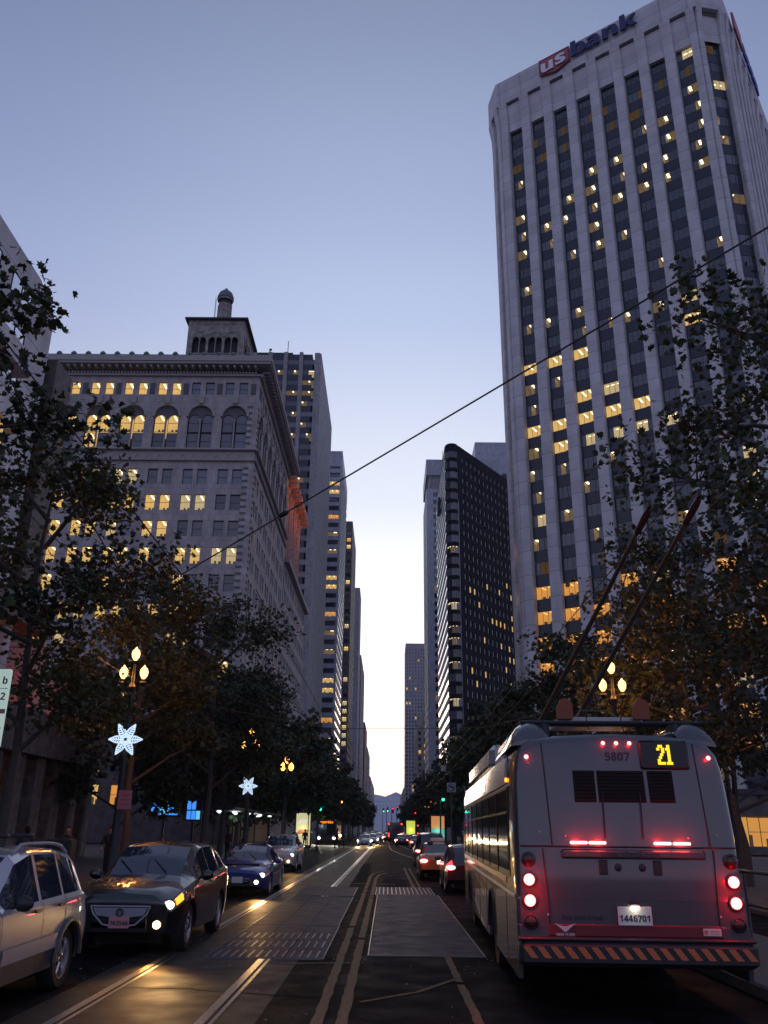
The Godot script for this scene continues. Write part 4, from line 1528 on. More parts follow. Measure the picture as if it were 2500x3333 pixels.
# ---------------------------------------------------------------- farther along the street
func far_block(called: String, label: String, side: int, x: float, z: float, h: float, deep: float, wide: float, skin: String, bay: float, ww: float, wh: float, lit: float, crown: float) -> void:
	var b := thing(called, label, "tower" if h > 80 else "building", Vector3(x, 0, z))
	var floors := int((h - 6.0) / 3.9)
	var F := face(Vector3.ZERO if side > 0 else Vector3(-wide, 0, 0), Vector3.RIGHT)
	var S := face(Vector3(0, 0, -deep), Vector3(0, 0, 1)) if side > 0 else face(Vector3.ZERO, Vector3(0, 0, -1))
	var mb := MB.new()
	mb.t = F
	var fx := steps((bay - ww) / 2, bay, int(wide / bay))
	var ys := steps(5.0, 3.9, floors)
	var holes := []
	for w in fx:
		for y in ys:
			holes.append([w, w + ww, y, y + wh])
	var y0 := 0.1
	for j in ys.size():
		var row := []
		for w in fx:
			row.append([w, w + ww, ys[j], ys[j] + wh])
		var y1: float = h if j == ys.size() - 1 else ys[j] + wh + 0.6
		mb.punched(0, wide, y0, y1, row, 0.3)
		y0 = y1
	part("wall", mb, skin, b)
	var n := fx.size()
	for j in ys.size():
		for i in n:
			if side < 0 and i < n - 4 or side > 0 and i > 5:
				continue
			put("window", window(ww, wh, 1, 1, [4, 4, 9, 5][rng.randi() % 4] if rng.randf() < lit else [0, 3, 1][rng.randi() % 3], 0.28), b, F * at(fx[i], ys[j], 0))
	mb = MB.new()
	var gl := MB.new()
	mb.t = S
	gl.t = S
	y0 = 0.1
	var sx := steps((bay - ww) / 2, bay, int(deep / bay))
	for j in ys.size():
		var row := []
		for w in sx:
			row.append([w, w + ww, ys[j], ys[j] + wh])
			gl.rect(w, w + ww, ys[j], ys[j] + wh, -0.25)
		var y1: float = h if j == ys.size() - 1 else ys[j] + wh + 0.6
		mb.punched(0, deep, y0, y1, row, 0.3)
		y0 = y1
	part("side_wall", mb, skin, b)
	tag(part("side_window", gl, "mirror_glass" if side < 0 else "glass_c", b), "", "", "", "stuff")
	var sgn := 1.0 if side > 0 else -1.0
	block(b, "core", minf(sgn * 0.6, sgn * wide), maxf(sgn * 0.6, sgn * wide), 0.1, h - 0.4, -3.0, -deep + 0.5, "core")
	block(b, "roof", minf(sgn * 0.2, sgn * wide), maxf(sgn * 0.2, sgn * wide), h - 0.4, h - 0.1, -0.2, -deep + 0.2, "roof_tile")
	if crown > 0:
		block(b, "penthouse", minf(sgn * 3, sgn * (wide - 3)), maxf(sgn * 3, sgn * (wide - 3)), h, h + crown, -3, -deep + 3, skin)

func far_street() -> void:
	var o := "office_tower"
	far_block(o, "brown slab tower with one lit strip, just beyond the pale banded tower", -1, -20, -425, 157, 50, 18, "brown_stone", 3.6, 2.2, 2.2, 0.3, 0)
	far_block(o, "slim grey tower with small square windows beyond the brown slab tower", -1, -20, -554, 156, 30, 20, "grey_precast", 3.4, 1.4, 1.6, 0.22, 0)
	far_block("office_building", "tan stone block with lit street windows beyond the slim grey tower", -1, -20, -610, 121, 90, 20, "tan_stone", 3.8, 1.8, 2.2, 0.25, 3)
	far_block("office_building", "mid-height brown block far down the left side with stepped top", -1, -19.8, -737, 88, 80, 20, "brown_stone", 3.8, 1.8, 2.2, 0.25, 4)
	far_block("office_building", "pale stone block far down the left side, second last", -1, -19.6, -830, 76, 120, 20, "tan_stone", 4.2, 2, 2.2, 0.2, 2)
	far_block("office_building", "lowest and farthest block on the left side of the street", -1, -19.4, -985, 58, 300, 24, "grey_precast", 5, 2.2, 2.2, 0.15, 2)
	far_block(o, "tall blue-grey gridded tower standing alone far down the right side", 1, 18.5, -930, 197, 60, 42, "grey_precast", 3.2, 1.7, 2.6, 0.03, 0)
	far_block("office_building", "old stone hotel with many lit windows, in front of the gridded tower", 1, 18.6, -560, 66, 60, 40, "tan_stone", 3.6, 1.7, 2.2, 0.35, 8)
	far_block("office_building", "curved-front stone building with amber top windows, far right side", 1, 18.6, -480, 33, 60, 40, "brown_stone", 3.6, 2.0, 2.4, 0.45, 0)
	far_block("office_building", "pale low block far down the right side of the street", 1, 18.4, -1010, 48, 300, 30, "tan_stone", 5, 2.2, 2.2, 0.15, 3)

# ---------------------------------------------------------------- trees
func leaf_mesh(s: float) -> ArrayMesh:  # one lobed plane-tree leaf, a little cupped
	var mb := MB.new()
	var rim := []
	for p in [[0, -0.45], [0.28, -0.5], [0.52, -0.15], [0.3, -0.02], [0.42, 0.32], [0.14, 0.2], [0, 0.58], [-0.14, 0.2], [-0.42, 0.32], [-0.3, -0.02], [-0.52, -0.15], [-0.28, -0.5]]:
		rim.append(Vector3(p[0] * s, absf(p[0]) * 0.35 * s, p[1] * s))
	for i in rim.size():
		mb.tri(Vector3.ZERO, rim[(i + 1) % rim.size()], rim[i])
	return surf([[mb, "leaf"]])

func tree(label: String, x: float, z: float, h: float, r: float, leaves: int, sd: int, leaf_size: float, base := 0.42, lean := 0.0) -> void:
	var g := RandomNumberGenerator.new()
	g.seed = sd
	var o := thing("plane_tree", label, "tree", Vector3(x, 0.12, z), 0.0, "plane trees along the pavements")
	var mb := MB.new()
	var fork := h * base
	var pts := [Vector3(0, 0, 0), Vector3(0.05, fork * 0.4, 0.04), Vector3(lean * 0.4 + g.randf_range(-0.15, 0.15), fork * 0.8, g.randf_range(-0.15, 0.15)), Vector3(lean + g.randf_range(-0.2, 0.2), h * 0.72, g.randf_range(-0.2, 0.2)), Vector3(lean * 1.3, h * 0.95, 0)]
	mb.tube(pts, [h * 0.0145 + 0.04, h * 0.012 + 0.02, h * 0.0105, h * 0.006, 0.02], 8)
	mb.smooth(60)
	part("trunk", mb, "bark", o)
	mb = MB.new()
	var tips := []
	var limbs := 11
	for k in limbs:
		var f := float(k) / limbs
		var y := fork * 0.8 + (h * 0.9 - fork * 0.8) * f
		var from: Vector3 = pts[2].lerp(pts[4], f)
		var a := k * 2.399 + g.randf_range(-0.4, 0.4)
		var reach := r * (0.62 + 0.5 * sin(PI * minf(f * 0.9 + 0.18, 1.0))) * g.randf_range(0.75, 1.1)
		var d := Vector3(cos(a), 0, sin(a))
		var tip := from + d * reach + Vector3(0, h * 0.14 * (1.0 - f * 0.5) + g.randf_range(-0.3, 0.5), 0)
		var mid := from.lerp(tip, 0.5) + Vector3(0, h * 0.02, 0) + Vector3(g.randf_range(-0.3, 0.3), 0, g.randf_range(-0.3, 0.3))
		mb.tube([from, mid, tip], [h * 0.005 + 0.02, h * 0.0035 + 0.012, 0.012], 5)
		tips.append(mid.lerp(tip, 0.6))
		tips.append(tip)
		for q in 6:
			var e := mid.lerp(tip, g.randf_range(0.1, 0.9))
			var t2 := e + Vector3(g.randf_range(-1, 1), g.randf_range(-0.35, 0.9), g.randf_range(-1, 1)) * r * 0.34
			mb.tube([e, e.lerp(t2, 0.5) + Vector3(0, 0.12, 0), t2], [0.016 + h * 0.0007, 0.012, 0.005], 4)
			tips.append(t2)
	tips.append(pts[4])
	part("limb", mb, "bark", o)
	var mm := MultiMesh.new()
	mm.transform_format = MultiMesh.TRANSFORM_3D
	mm.use_colors = true
	var key := "leaf_%.2f" % leaf_size
	if not cache.has(key):
		cache[key] = leaf_mesh(leaf_size)
	mm.mesh = cache[key]
	mm.instance_count = leaves
	var clumps := []
	for t in tips:
		clumps.append([t, r * g.randf_range(0.18, 0.42), g.randf_range(0.55, 1.25)])
	for i in leaves:
		var c: Array = clumps[g.randi() % clumps.size()]
		var d := Vector3(g.randfn(), g.randfn() * 0.75, g.randfn()).normalized() * pow(g.randf(), 0.5)
		var p: Vector3 = c[0] + d * c[1]
		var b := Basis.from_euler(Vector3(g.randfn() * 0.7, g.randf() * TAU, g.randfn() * 0.7)).scaled(Vector3.ONE * g.randf_range(0.65, 1.25))
		for q in [Vector3(-9.0, 7.2, -29.8), Vector3(8.3, 7.2, -31.5), Vector3(-9, 7.2, -57), Vector3(-8.6, 7.1, -75.0)]:
			if Vector3(x + p.x, p.y, z + p.z).distance_to(q) < (0.75 if q.z > -40.0 and q.x < 0.0 else 1.7):
				p = q - Vector3(x, 0, z) + (Vector3(x + p.x, p.y, z + p.z) - q).normalized() * (0.85 if q.z > -40.0 and q.x < 0.0 else 1.8)
		mm.set_instance_transform(i, Transform3D(b, p))
		var k: float = c[2] * g.randf_range(0.7, 1.3)
		var warm := 1.0 if g.randf() > 0.2 else 1.7
		mm.set_instance_color(i, Color(0.034 * k * warm, 0.05 * k, 0.018 * k))
	var mi := MultiMeshInstance3D.new()
	mi.name = "crown"
	mi.multimesh = mm
	mi.set_meta("kind", "stuff")
	o.add_child(mi)

func trees() -> void:
	tree("nearest plane tree on the left, its branches cut by the picture's edge", -10.6, -14.8, 12.6, 3.2, 4600, 11, 0.19, 0.5)
	tree("big dark plane tree on the left in front of the concrete piers", -11.0, -25.5, 13.2, 3.4, 7500, 12, 0.19, 0.36, 0.0)
	tree("dense plane tree behind the left lamp post with the snowflake", -10.6, -36.5, 12.6, 3.5, 8000, 13, 0.2, 0.34)
	tree("pointed plane tree on the left, before the arcaded block", -9.8, -48, 13.6, 3.7, 8500, 14, 0.22, 0.34)
	tree("rounded plane tree beyond the second snowflake on the left", -11.2, -60.5, 12.6, 3.3, 7000, 15, 0.25, 0.32)
	tree("plane tree reaching furthest right on the left side, by the triple lamp", -12.0, -71.5, 12.4, 3.4, 5500, 16, 0.32, 0.32)
	tree("great plane tree towering over the bus at far right", 11.3, -19.5, 15.4, 4.5, 6200, 21, 0.19, 0.46)
	tree("tall plane tree behind the great one, left of it, over the bus roof", 12.0, -34.5, 13.4, 3.9, 6000, 22, 0.2, 0.36)
	tree("plane tree framing the right triple lamp from behind", 10.2, -45, 11.2, 3.5, 4600, 23, 0.24, 0.34)
	tree("plane tree over the front of the bus, below the bank tower's left edge", 9.6, -55, 10.6, 3.4, 4600, 24, 0.3, 0.32)
	tree("plane tree behind the right green signal", 9.8, -70, 11.5, 3.8, 4500, 25, 0.34, 0.32)
	tree("dark plane tree at the far right edge beside the bus", 14.5, -26, 12.5, 4.4, 5000, 26, 0.22, 0.3)
	tree("low broad plane tree right of the bus, under the great one", 13.0, -33, 10.5, 4.6, 5200, 27, 0.22, 0.3)
	tree("plane tree at the far right edge beyond the shop windows", 17.0, -44, 12.5, 4.6, 4500, 28, 0.26, 0.3)
	for q in [["low dark tree of the second left row behind the blue screens", -15.2, -70, 11.0], ["second-row tree behind the left shelter's far end", -14.6, -83, 11.5], ["second-row tree at the foot of the arcaded block's corner", -15.0, -96, 12.5], ["second-row tree against the street side of the arcaded block", -14.8, -112, 11.5], ["second-row tree nearest, before the concrete wing's wall", -15.6, -52, 11.5]]:
		tree(q[0], q[1], q[2], q[3], 4.3, 4200, 300 + int(-q[2]), 0.36, 0.2)
	var words := ["first", "second", "third", "fourth", "fifth", "sixth", "seventh", "eighth", "ninth", "tenth", "eleventh", "twelfth", "thirteenth"]
	for k in 13:
		var z := -83.0 - 13.0 * k - k * k * 1.1
		var n := 2600 if k < 5 else 1300
		tree("%s small far plane tree on the left past the triple lamp" % words[k], -9.7 + 0.3 * sin(k * 3.0), z, 11.0 + sin(k * 2.3), 3.9, n, 40 + k, 0.5 if k < 5 else 0.75, 0.28)
		tree("%s small far plane tree on the right past the green signal" % words[k], 9.8 + 0.3 * sin(k * 2.0), z - 3, 10.6 + sin(k * 1.7), 3.9, n, 60 + k, 0.5 if k < 5 else 0.75, 0.28)

# ---------------------------------------------------------------- lamps, signals, signs
func lamp_post(label: String, p: Vector3, far: bool, lit: int) -> Node3D:
	var o := thing("street_lamp", label, "street lamp", p, 0.0, "triple-globe street lamps")
	var mb := MB.new()
	mb.lathe([Vector2(0.32, 0), Vector2(0.32, 0.25), Vector2(0.25, 0.35), Vector2(0.22, 1.1), Vector2(0.14, 1.3), Vector2(0.11, 3.0), Vector2(0.085, 6.2), Vector2(0.14, 6.35), Vector2(0.06, 6.5), Vector2(0.05, 7.15)], 10)
	mb.smooth(40)
	part("post", mb, "iron", o)
	mb = MB.new()
	for s in [-1, 1]:
		mb.tube([Vector3(0, 6.0, 0), Vector3(0, 6.15, s * 0.24), Vector3(0, 6.4, s * 0.36)], [0.045, 0.035, 0.03], 6)
		mb.lathe([Vector2(0.04, 6.35), Vector2(0.15, 6.5), Vector2(0.12, 6.55)], 8, Vector3(0, 0, s * 0.36))
	part("arm", mb, "iron", o, Transform3D(Basis(Vector3.UP, PI / 2), Vector3.ZERO))
	for k in 3:
		var c: Vector3 = [Vector3(-0.36, 6.85, 0), Vector3(0.36, 6.85, 0), Vector3(0, 7.5, 0)][k]
		mb = MB.new()
		mb.lathe([Vector2(0.09, -0.3), Vector2(0.2, -0.14), Vector2(0.235, 0.05), Vector2(0.19, 0.22), Vector2(0.08, 0.32), Vector2(0.03, 0.42), Vector2(0, 0.44)], 12)
		mb.smooth(50)
		part("globe_lamp", mb, ("globe_lamp_far" if far else "globe_lamp") if k < lit else "sign_white", o, Transform3D(Basis.from_scale(Vector3.ONE * (0.64 if not far else 1.0)), c))
		if k < lit and (not far or k == 2):
			omni(o, c, Color(1.0, 0.62, 0.28), 4.5 if not far else 10.0, 0.2)
	return o

func snowflake(label: String, p: Vector3, size: float) -> void:
	var o := thing("snowflake_decoration", label, "light decoration", p, 0.0, "lit snowflakes on lamp posts")
	for k in 6:
		var mb := MB.new()
		var q := Basis(Vector3.BACK, k * TAU / 6.0)
		var out := [Vector3(0.1, 0, 0), Vector3(0.38, 0.2, 0), Vector3(0.62, 0.17, 0), Vector3(1.0, 0, 0), Vector3(0.62, -0.17, 0), Vector3(0.38, -0.2, 0), Vector3(0.1, 0, 0)]
		for i in 6:
			mb.tube([q * out[i] * size, q * out[i + 1] * size], [0.024], 5)
		mb.tube([q * out[0] * size, q * out[3] * size], [0.02], 5)
		for i in 5:
			var x := 0.26 + 0.13 * i
			var w: float = [0.13, 0.17, 0.15, 0.12, 0.07][i]
			mb.tube([q * Vector3(x + 0.08, w, 0) * size, q * Vector3(x, 0, 0) * size, q * Vector3(x + 0.08, -w, 0) * size], [0.02], 4)
		part("light_arm", mb, "snow_led", o)
	var mb := MB.new()
	mb.lathe([Vector2(0.05, -0.03), Vector2(0.05, 0.03)], 8, Vector3.ZERO, Basis(Vector3.RIGHT, PI / 2))
	part("hub", mb, "iron", o)

func traffic_signal(label: String, p: Vector3, head_y: float, aspect: int) -> Node3D:  # aspect 0 red, 2 green
	var o := thing("traffic_signal", label, "traffic signal", p, 0.0, "traffic signals along the street")
	var mb := MB.new()
	mb.lathe([Vector2(0.18, 0), Vector2(0.16, 0.4), Vector2(0.075, 0.5), Vector2(0.065, head_y + 0.5), Vector2(0, head_y + 0.55)], 8)
	part("post", mb, "iron", o)
	mb = MB.new()
	mb.bevel(Vector3(0.26, head_y + 0.35, 0.0), Vector3(0.34, 1.1, 0.26), 0.05)
	mb.box(Vector3(0.1, head_y + 0.1, 0), Vector3(0.2, 0.06, 0.06))
	mb.box(Vector3(0.1, head_y + 0.6, 0), Vector3(0.2, 0.06, 0.06))
	part("housing", mb, "black_plastic", o)
	for k in 3:
		var c := Vector3(0.26, head_y + 0.69 - 0.34 * k, 0.14)
		mb = MB.new()
		mb.ball(Vector3.ZERO, Vector3(0.12, 0.12, 0.05), 14, 7)
		part("signal_lamp", mb, ["red_signal", "amber_lamp", "green_signal"][k] if k == aspect else "signal_off", o, Transform3D(Basis(), c))
		mb = MB.new()
		for i in 8:
			var a := deg_to_rad(-20 + 220.0 * i / 8)
			var b := deg_to_rad(-20 + 220.0 * (i + 1) / 8)
			mb.quad(c + Vector3(cos(a) * 0.14, sin(a) * 0.14, -0.02), c + Vector3(cos(b) * 0.14, sin(b) * 0.14, -0.02), c + Vector3(cos(b) * 0.14, sin(b) * 0.14, 0.2), c + Vector3(cos(a) * 0.14, sin(a) * 0.14, 0.2))
		part("visor", mb, "black_plastic", o)
	omni(o, Vector3(0.26, head_y + 0.69 - 0.34 * aspect, 0.32), Color(0.1, 1.0, 0.6) if aspect == 2 else Color(1, 0.08, 0.05), 0.6, 0.1)
	return o

func street_furniture() -> void:
	var lp := lamp_post("triple lamp post on the left wearing the big lit snowflake", Vector3(-9.0, 0.15, -29.8), false, 3)
	lamp_post("triple lamp post on the left with the smaller half-hidden snowflake", Vector3(-9.0, 0.15, -57.0), true, 3)
	lamp_post("triple lamp post with all three orange globes clear, left of the street", Vector3(-8.9, 0.15, -77.5), true, 3)
	lamp_post("warm triple lamp post shining through the tree above the bus", Vector3(8.3, 0.15, -31.5), false, 3)
	lamp_post("triple lamp post glowing over the bus roof's front end", Vector3(8.6, 0.15, -61), true, 3)
	var n := ["fourth", "fifth", "sixth", "seventh", "eighth", "ninth"]
	for k in 6:
		lamp_post("%s lamp post along the left pavement, a far orange glow" % n[k], Vector3(-8.9, 0.15, -101.0 - 26.0 * k), true, 3)
		lamp_post("%s lamp post along the right pavement, a far orange glow" % n[k], Vector3(8.9, 0.15, -90.0 - 28.0 * k), true, 3)
	snowflake("large lit white snowflake on the left lamp post", Vector3(-8.95, 4.7, -29.55), 0.58)
	snowflake("smaller lit snowflake half hidden by leaves, left of the triple lamp", Vector3(-8.95, 4.45, -56.7), 0.6)
	snowflake("lit snowflake beside the no-turn sign on the right", Vector3(8.2, 4.2, -74.0), 0.6)
	traffic_signal("green traffic signal on the left with a one-way arrow beside it", Vector3(-6.55, 0.0, -84.0), 3.65, 2)
	traffic_signal("bright green traffic signal left of the bus front", Vector3(4.95, 0.0, -83.5), 4.62, 2)
	traffic_signal("tiny far green traffic signal above the red queue", Vector3(-0.2, 0.0, -215), 6.2, 2)
	traffic_signal("tiny far red traffic signal above the red queue", Vector3(2.3, 0.0, -222), 6.6, 0)
	for q in [["far red signal over the left lane of the queue", 0.9, -185, 5.4, 0], ["far red signal at the right kerb past the yellow pillar", 5.2, -175, 4.4, 0], ["far green signal on the left kerb past the oncoming bus", -6.8, -165, 4.6, 2], ["farthest green signal, over the tram rails", -1.4, -260, 7.0, 2]]:
		traffic_signal(q[0], Vector3(q[1], 0, q[2]), q[3], q[4])
	# no-turn sign
	var o := thing("road_sign", "square white no-left-turn sign right of the green signal", "road sign", Vector3(5.45, 0, -76.5))
	var mb := MB.new()
	mb.lathe([Vector2(0.05, 0), Vector2(0.05, 7.4)], 8)
	part("post", mb, "steel_pole", o)
	mb = MB.new()
	mb.bevel(Vector3(0.05, 5.4, 0.1), Vector3(0.76, 0.76, 0.03), 0.01)
	part("panel", mb, "sign_white", o)
	mb = MB.new()
	var ring := []
	for i in 21:
		ring.append(Vector3(0.05 + 0.3 * cos(TAU * i / 20), 5.4 + 0.3 * sin(TAU * i / 20), 0.12))
	mb.tube(ring, [0.025], 4)
	mb.tube([Vector3(-0.16, 5.61, 0.125), Vector3(0.26, 5.19, 0.125)], [0.025], 4)
	part("prohibition_ring", mb, "sign_ink", o)
	mb = MB.new()
	mb.prism(PackedVector2Array([Vector2(0.16, 5.2), Vector2(0.22, 5.2), Vector2(0.22, 5.48), Vector2(0.0, 5.52), Vector2(0.0, 5.6), Vector2(-0.15, 5.47), Vector2(0.0, 5.36), Vector2(0.0, 5.44), Vector2(0.15, 5.42)]), 0.115, 0.135)
	part("arrow", mb, "sign_ink", o)
	mb = MB.new()
	mb.box(Vector3(-0.6, 7.0, 0.05), Vector3(0.42, 0.5, 0.2))
	part("camera_box", mb, "sign_white", o)
	# one-way arrow
	o = thing("road_sign", "small one-way arrow sign left of the left green signal", "road sign", Vector3(-7.4, 0, -84.0))
	mb = MB.new()
	mb.lathe([Vector2(0.04, 0), Vector2(0.04, 4.9)], 6)
	part("post", mb, "steel_pole", o)
	mb = MB.new()
	mb.prism(PackedVector2Array([Vector2(-0.45, 4.5), Vector2(0.1, 4.5), Vector2(0.1, 4.36), Vector2(0.45, 4.62), Vector2(0.1, 4.88), Vector2(0.1, 4.74), Vector2(-0.45, 4.74)]), 0.05, 0.08)
	part("arrow", mb, "trim_silver", o)
	# pink parking sign on the lamp post
	o = thing("parking_sign", "faded pink-red parking sign hung on the left lamp post", "road sign", Vector3(-8.72, 2.45, -29.45))
	mb = MB.new()
	mb.bevel(Vector3(0, 0.3, 0), Vector3(0.46, 0.6, 0.02), 0.006)
	part("panel", mb, "sign_pink", o)
	mb = MB.new()
	for k in 3:
		mb.box(Vector3(0.02, 0.16 + 0.14 * k, 0.012), Vector3([0.26, 0.3, 0.22][k], 0.03, 0.006))
	part("worn_print", mb, "red_lens", o)
	# dark disc below the clear triple lamp
	o = thing("clock_disc", "dark round disc on a post below the clear triple lamp", "disc sign", Vector3(-8.75, 0.15, -76.0))
	mb = MB.new()
	mb.lathe([Vector2(0.06, 0), Vector2(0.05, 4.4)], 8)
	part("post", mb, "iron", o)
	mb = MB.new()
	mb.lathe([Vector2(0.0, -0.09), Vector2(0.58, -0.09), Vector2(0.62, 0), Vector2(0.58, 0.09), Vector2(0, 0.09)], 24, Vector3(0, 4.9, 0), Basis(Vector3.RIGHT, PI / 2))
	part("disc", mb, "iron", o)
	# lit stop sign with route panels at the left edge
	o = thing("stop_sign", "tall lit pale stop sign at the picture's left edge", "stop sign", Vector3(-8.82, 0.15, -19.4))
	mb = MB.new()
	mb.lathe([Vector2(0.05, 0), Vector2(0.05, 3.4)], 8)
	part("post", mb, "steel_pole", o)
	mb = MB.new()
	mb.bevel(Vector3(-0.05, 4.25, 0), Vector3(0.42, 1.75, 0.1), 0.03)
	part("lit_sign_panel", mb, glow("lit_sign", 0.72, 0.95, 0.85, 0.42), o)
	mb = MB.new()
	mb.box(Vector3(-0.05, 4.17, 0.053), Vector3(0.42, 0.1, 0.006))
	part("red_band", mb, "sign_pink", o)
	text("route_letter", "b", 0.16, "sign_ink", o, at(0.05, 4.86, 0.055))
	text("route_letter", "2", 0.16, "sign_ink", o, at(0.05, 4.5, 0.055))
	for y in [4.68, 3.8]:
		mb = MB.new()
		mb.box(Vector3(-0.05, y, 0.053), Vector3(0.38, 0.012, 0.006))
		part("divider", mb, "sign_ink", o)
	# lit advertising pillars
	for q in [["lit advertising pillar with a cream and red poster, left pavement", -8.6, -92.0, 1], ["lit advertising pillar with an orange and teal poster, right pavement", 5.55, -99.0, 2], ["narrow bright yellow-green lit pillar farther along the right pavement", 3.9, -150.0, 3]]:
		o = thing("advertising_pillar", q[0], "advertising pillar", Vector3(q[1], 0.1, q[2]))
		mb = MB.new()
		mb.bevel(Vector3(0, 1.75, 0), Vector3(1.75, 3.5, 0.5), 0.12)
		part("case", mb, "iron", o)
		var bands: Array = [[], [["poster_cream", 1.0, 0.92, 0.5, 0.55, 0.3, 3.35], ["poster_rust", 0.9, 0.3, 0.12, 0.35, 1.3, 1.7], ["poster_pale", 1.0, 0.98, 0.8, 0.6, 2.3, 2.7]], [["poster_teal", 0.2, 0.75, 0.62, 0.4, 0.3, 2.0], ["poster_orange", 1.0, 0.42, 0.15, 0.5, 2.02, 3.3], ["poster_white", 0.9, 0.95, 0.9, 0.5, 0.9, 1.3]], [["poster_lime", 0.75, 0.85, 0.1, 0.7, 0.3, 3.3]]][q[3]]
		for i in bands.size():
			var c: Array = bands[i]
			mb = MB.new()
			if i == 0 or q[3] == 2 and i == 1:
				mb.rect(-0.72, 0.72, c[5], c[6], 0.256 + 0.004 * i)
			else:
				mb.prism(PackedVector2Array([Vector2(-0.72, c[5]), Vector2(0.3, c[5] + 0.1), Vector2(0.72, c[6]), Vector2(-0.3, c[6] + 0.1)]), 0.258, 0.266)
			part("poster_lit_screen", mb, glow(c[0], c[1], c[2], c[3], c[4]), o)
		omni(o, Vector3(0, 1.8, 0.6), Color(1, 0.95, 0.75) if q[3] != 2 else Color(0.6, 0.9, 0.85), 0.8, 0.4)
	# blue screens and a row of lights under the canopy on the left
	for q in [["larger blue-lit screen under the left trees", -15.5, 3.3, -62, 1.9], ["smaller blue-lit screen right of the larger one", -12.6, 3.0, -58, 0.9]]:
		o = thing("video_screen", q[0], "screen", Vector3(q[1], q[2], q[3]))
		mb = MB.new()
		mb.bevel(Vector3(0, 0, -0.1), Vector3(q[4] + 0.16, 1.36, 0.16), 0.03)
		part("housing", mb, "iron", o)
		for k in 6:
			mb = MB.new()
			var w: float = q[4] / 3.0
			mb.rect(-q[4] / 2 + w * (k % 3) + 0.02, -q[4] / 2 + w * (k % 3 + 1) - 0.02, -0.58 + 0.6 * (k / 3), -0.06 + 0.6 * (k / 3), 0.0)
			part("screen_tile", mb, ["screen_blue", "screen_blue", glow("screen_cyan", 0.15, 0.62, 1.0, 0.9)][(k + int(q[4])) % 3] if k != 5 else "glass_a", o)
		mb = MB.new()
		mb.box(Vector3(0, -1.7, -0.1), Vector3(0.12, 2.2, 0.1))
		part("post", mb, "iron", o)
	o = thing("shelter", "long dark glass shelter with a row of white lamps, left pavement", "shelter", Vector3(-11.4, 0.15, -63))
	mb = MB.new()
	mb.bevel(Vector3(0, 3.0, -9), Vector3(2.6, 0.18, 26), 0.05)
	part("roof", mb, "iron", o)
	for k in 7:
		mb = MB.new()
		mb.lathe([Vector2(0.06, 0), Vector2(0.06, 2.92)], 6)
		part("post", mb, "iron", o, at(-1.0, 0, 3 - 4 * k))
	for k in 12:
		mb = MB.new()
		mb.bevel(Vector3(0, 2.82, 0), Vector3(0.3, 0.1, 0.3), 0.03)
		part("lamp", mb, "store_light", o, at(0.8 * sin(k * 2.1), 0, 2.5 - 2.1 * k))
	omni(o, Vector3(0, 2.5, -4), Color(0.85, 0.95, 1), 1.2, 0.4)
	omni(o, Vector3(0, 2.5, -14), Color(0.85, 0.95, 1), 1.2, 0.4)
	# litter bins, hydrant boxes, newspaper racks along the left kerb
	o = thing("utility_cabinet", "dark green utility cabinet on the left pavement by the lamp post", "cabinet", Vector3(-10.1, 0.145, -28.0))
	mb = MB.new()
	mb.bevel(Vector3(0, 0.7, 0), Vector3(0.8, 1.4, 0.55), 0.04)
	part("case", mb, "iron", o)
	mb = MB.new()
	mb.box(Vector3(0.2, 0.75, 0.285), Vector3(0.04, 0.2, 0.03))
	part("handle", mb, "steel_pole", o)
	# street-name sign beside the right shop
	o = thing("street_sign", "grey street-name blades on a post right of the bus", "street sign", Vector3(8.7, 0.145, -25.5))
	mb = MB.new()
	mb.lathe([Vector2(0.05, 0), Vector2(0.045, 3.9)], 8)
	part("post", mb, "steel_pole", o)
	mb = MB.new()
	mb.bevel(Vector3(0.45, 3.05, 0), Vector3(1.0, 0.2, 0.03), 0.008)
	part("blade", mb, "trim_silver", o)
	mb = MB.new()
	mb.bevel(Vector3(-0.1, 2.75, 0.05), Vector3(0.75, 0.18, 0.03), 0.008)
	part("blade", mb, "trim_silver", o)
	mb = MB.new()
	mb.bevel(Vector3(0.0, 2.0, 0.06), Vector3(0.22, 1.0, 0.03), 0.008)
	part("banner", mb, "sign_pink", o)

# ---------------------------------------------------------------- overhead wires
func cable(label: String, pts: Array, r: float, sag := 0.0, group := "overhead wires of the trolley line") -> Node3D:
	var o := thing("overhead_wire", label, "wire", Vector3.ZERO, 0.0, group)
	var mb := MB.new()
	for i in pts.size() - 1:
		var l := []
		for k in 9:
			var f := k / 8.0
			l.append(pts[i].lerp(pts[i + 1], f) - Vector3(0, sag * 4.0 * f * (1.0 - f), 0))
		mb.tube(l, [r], 5)
	part("strand", mb, "wire", o)
	return o

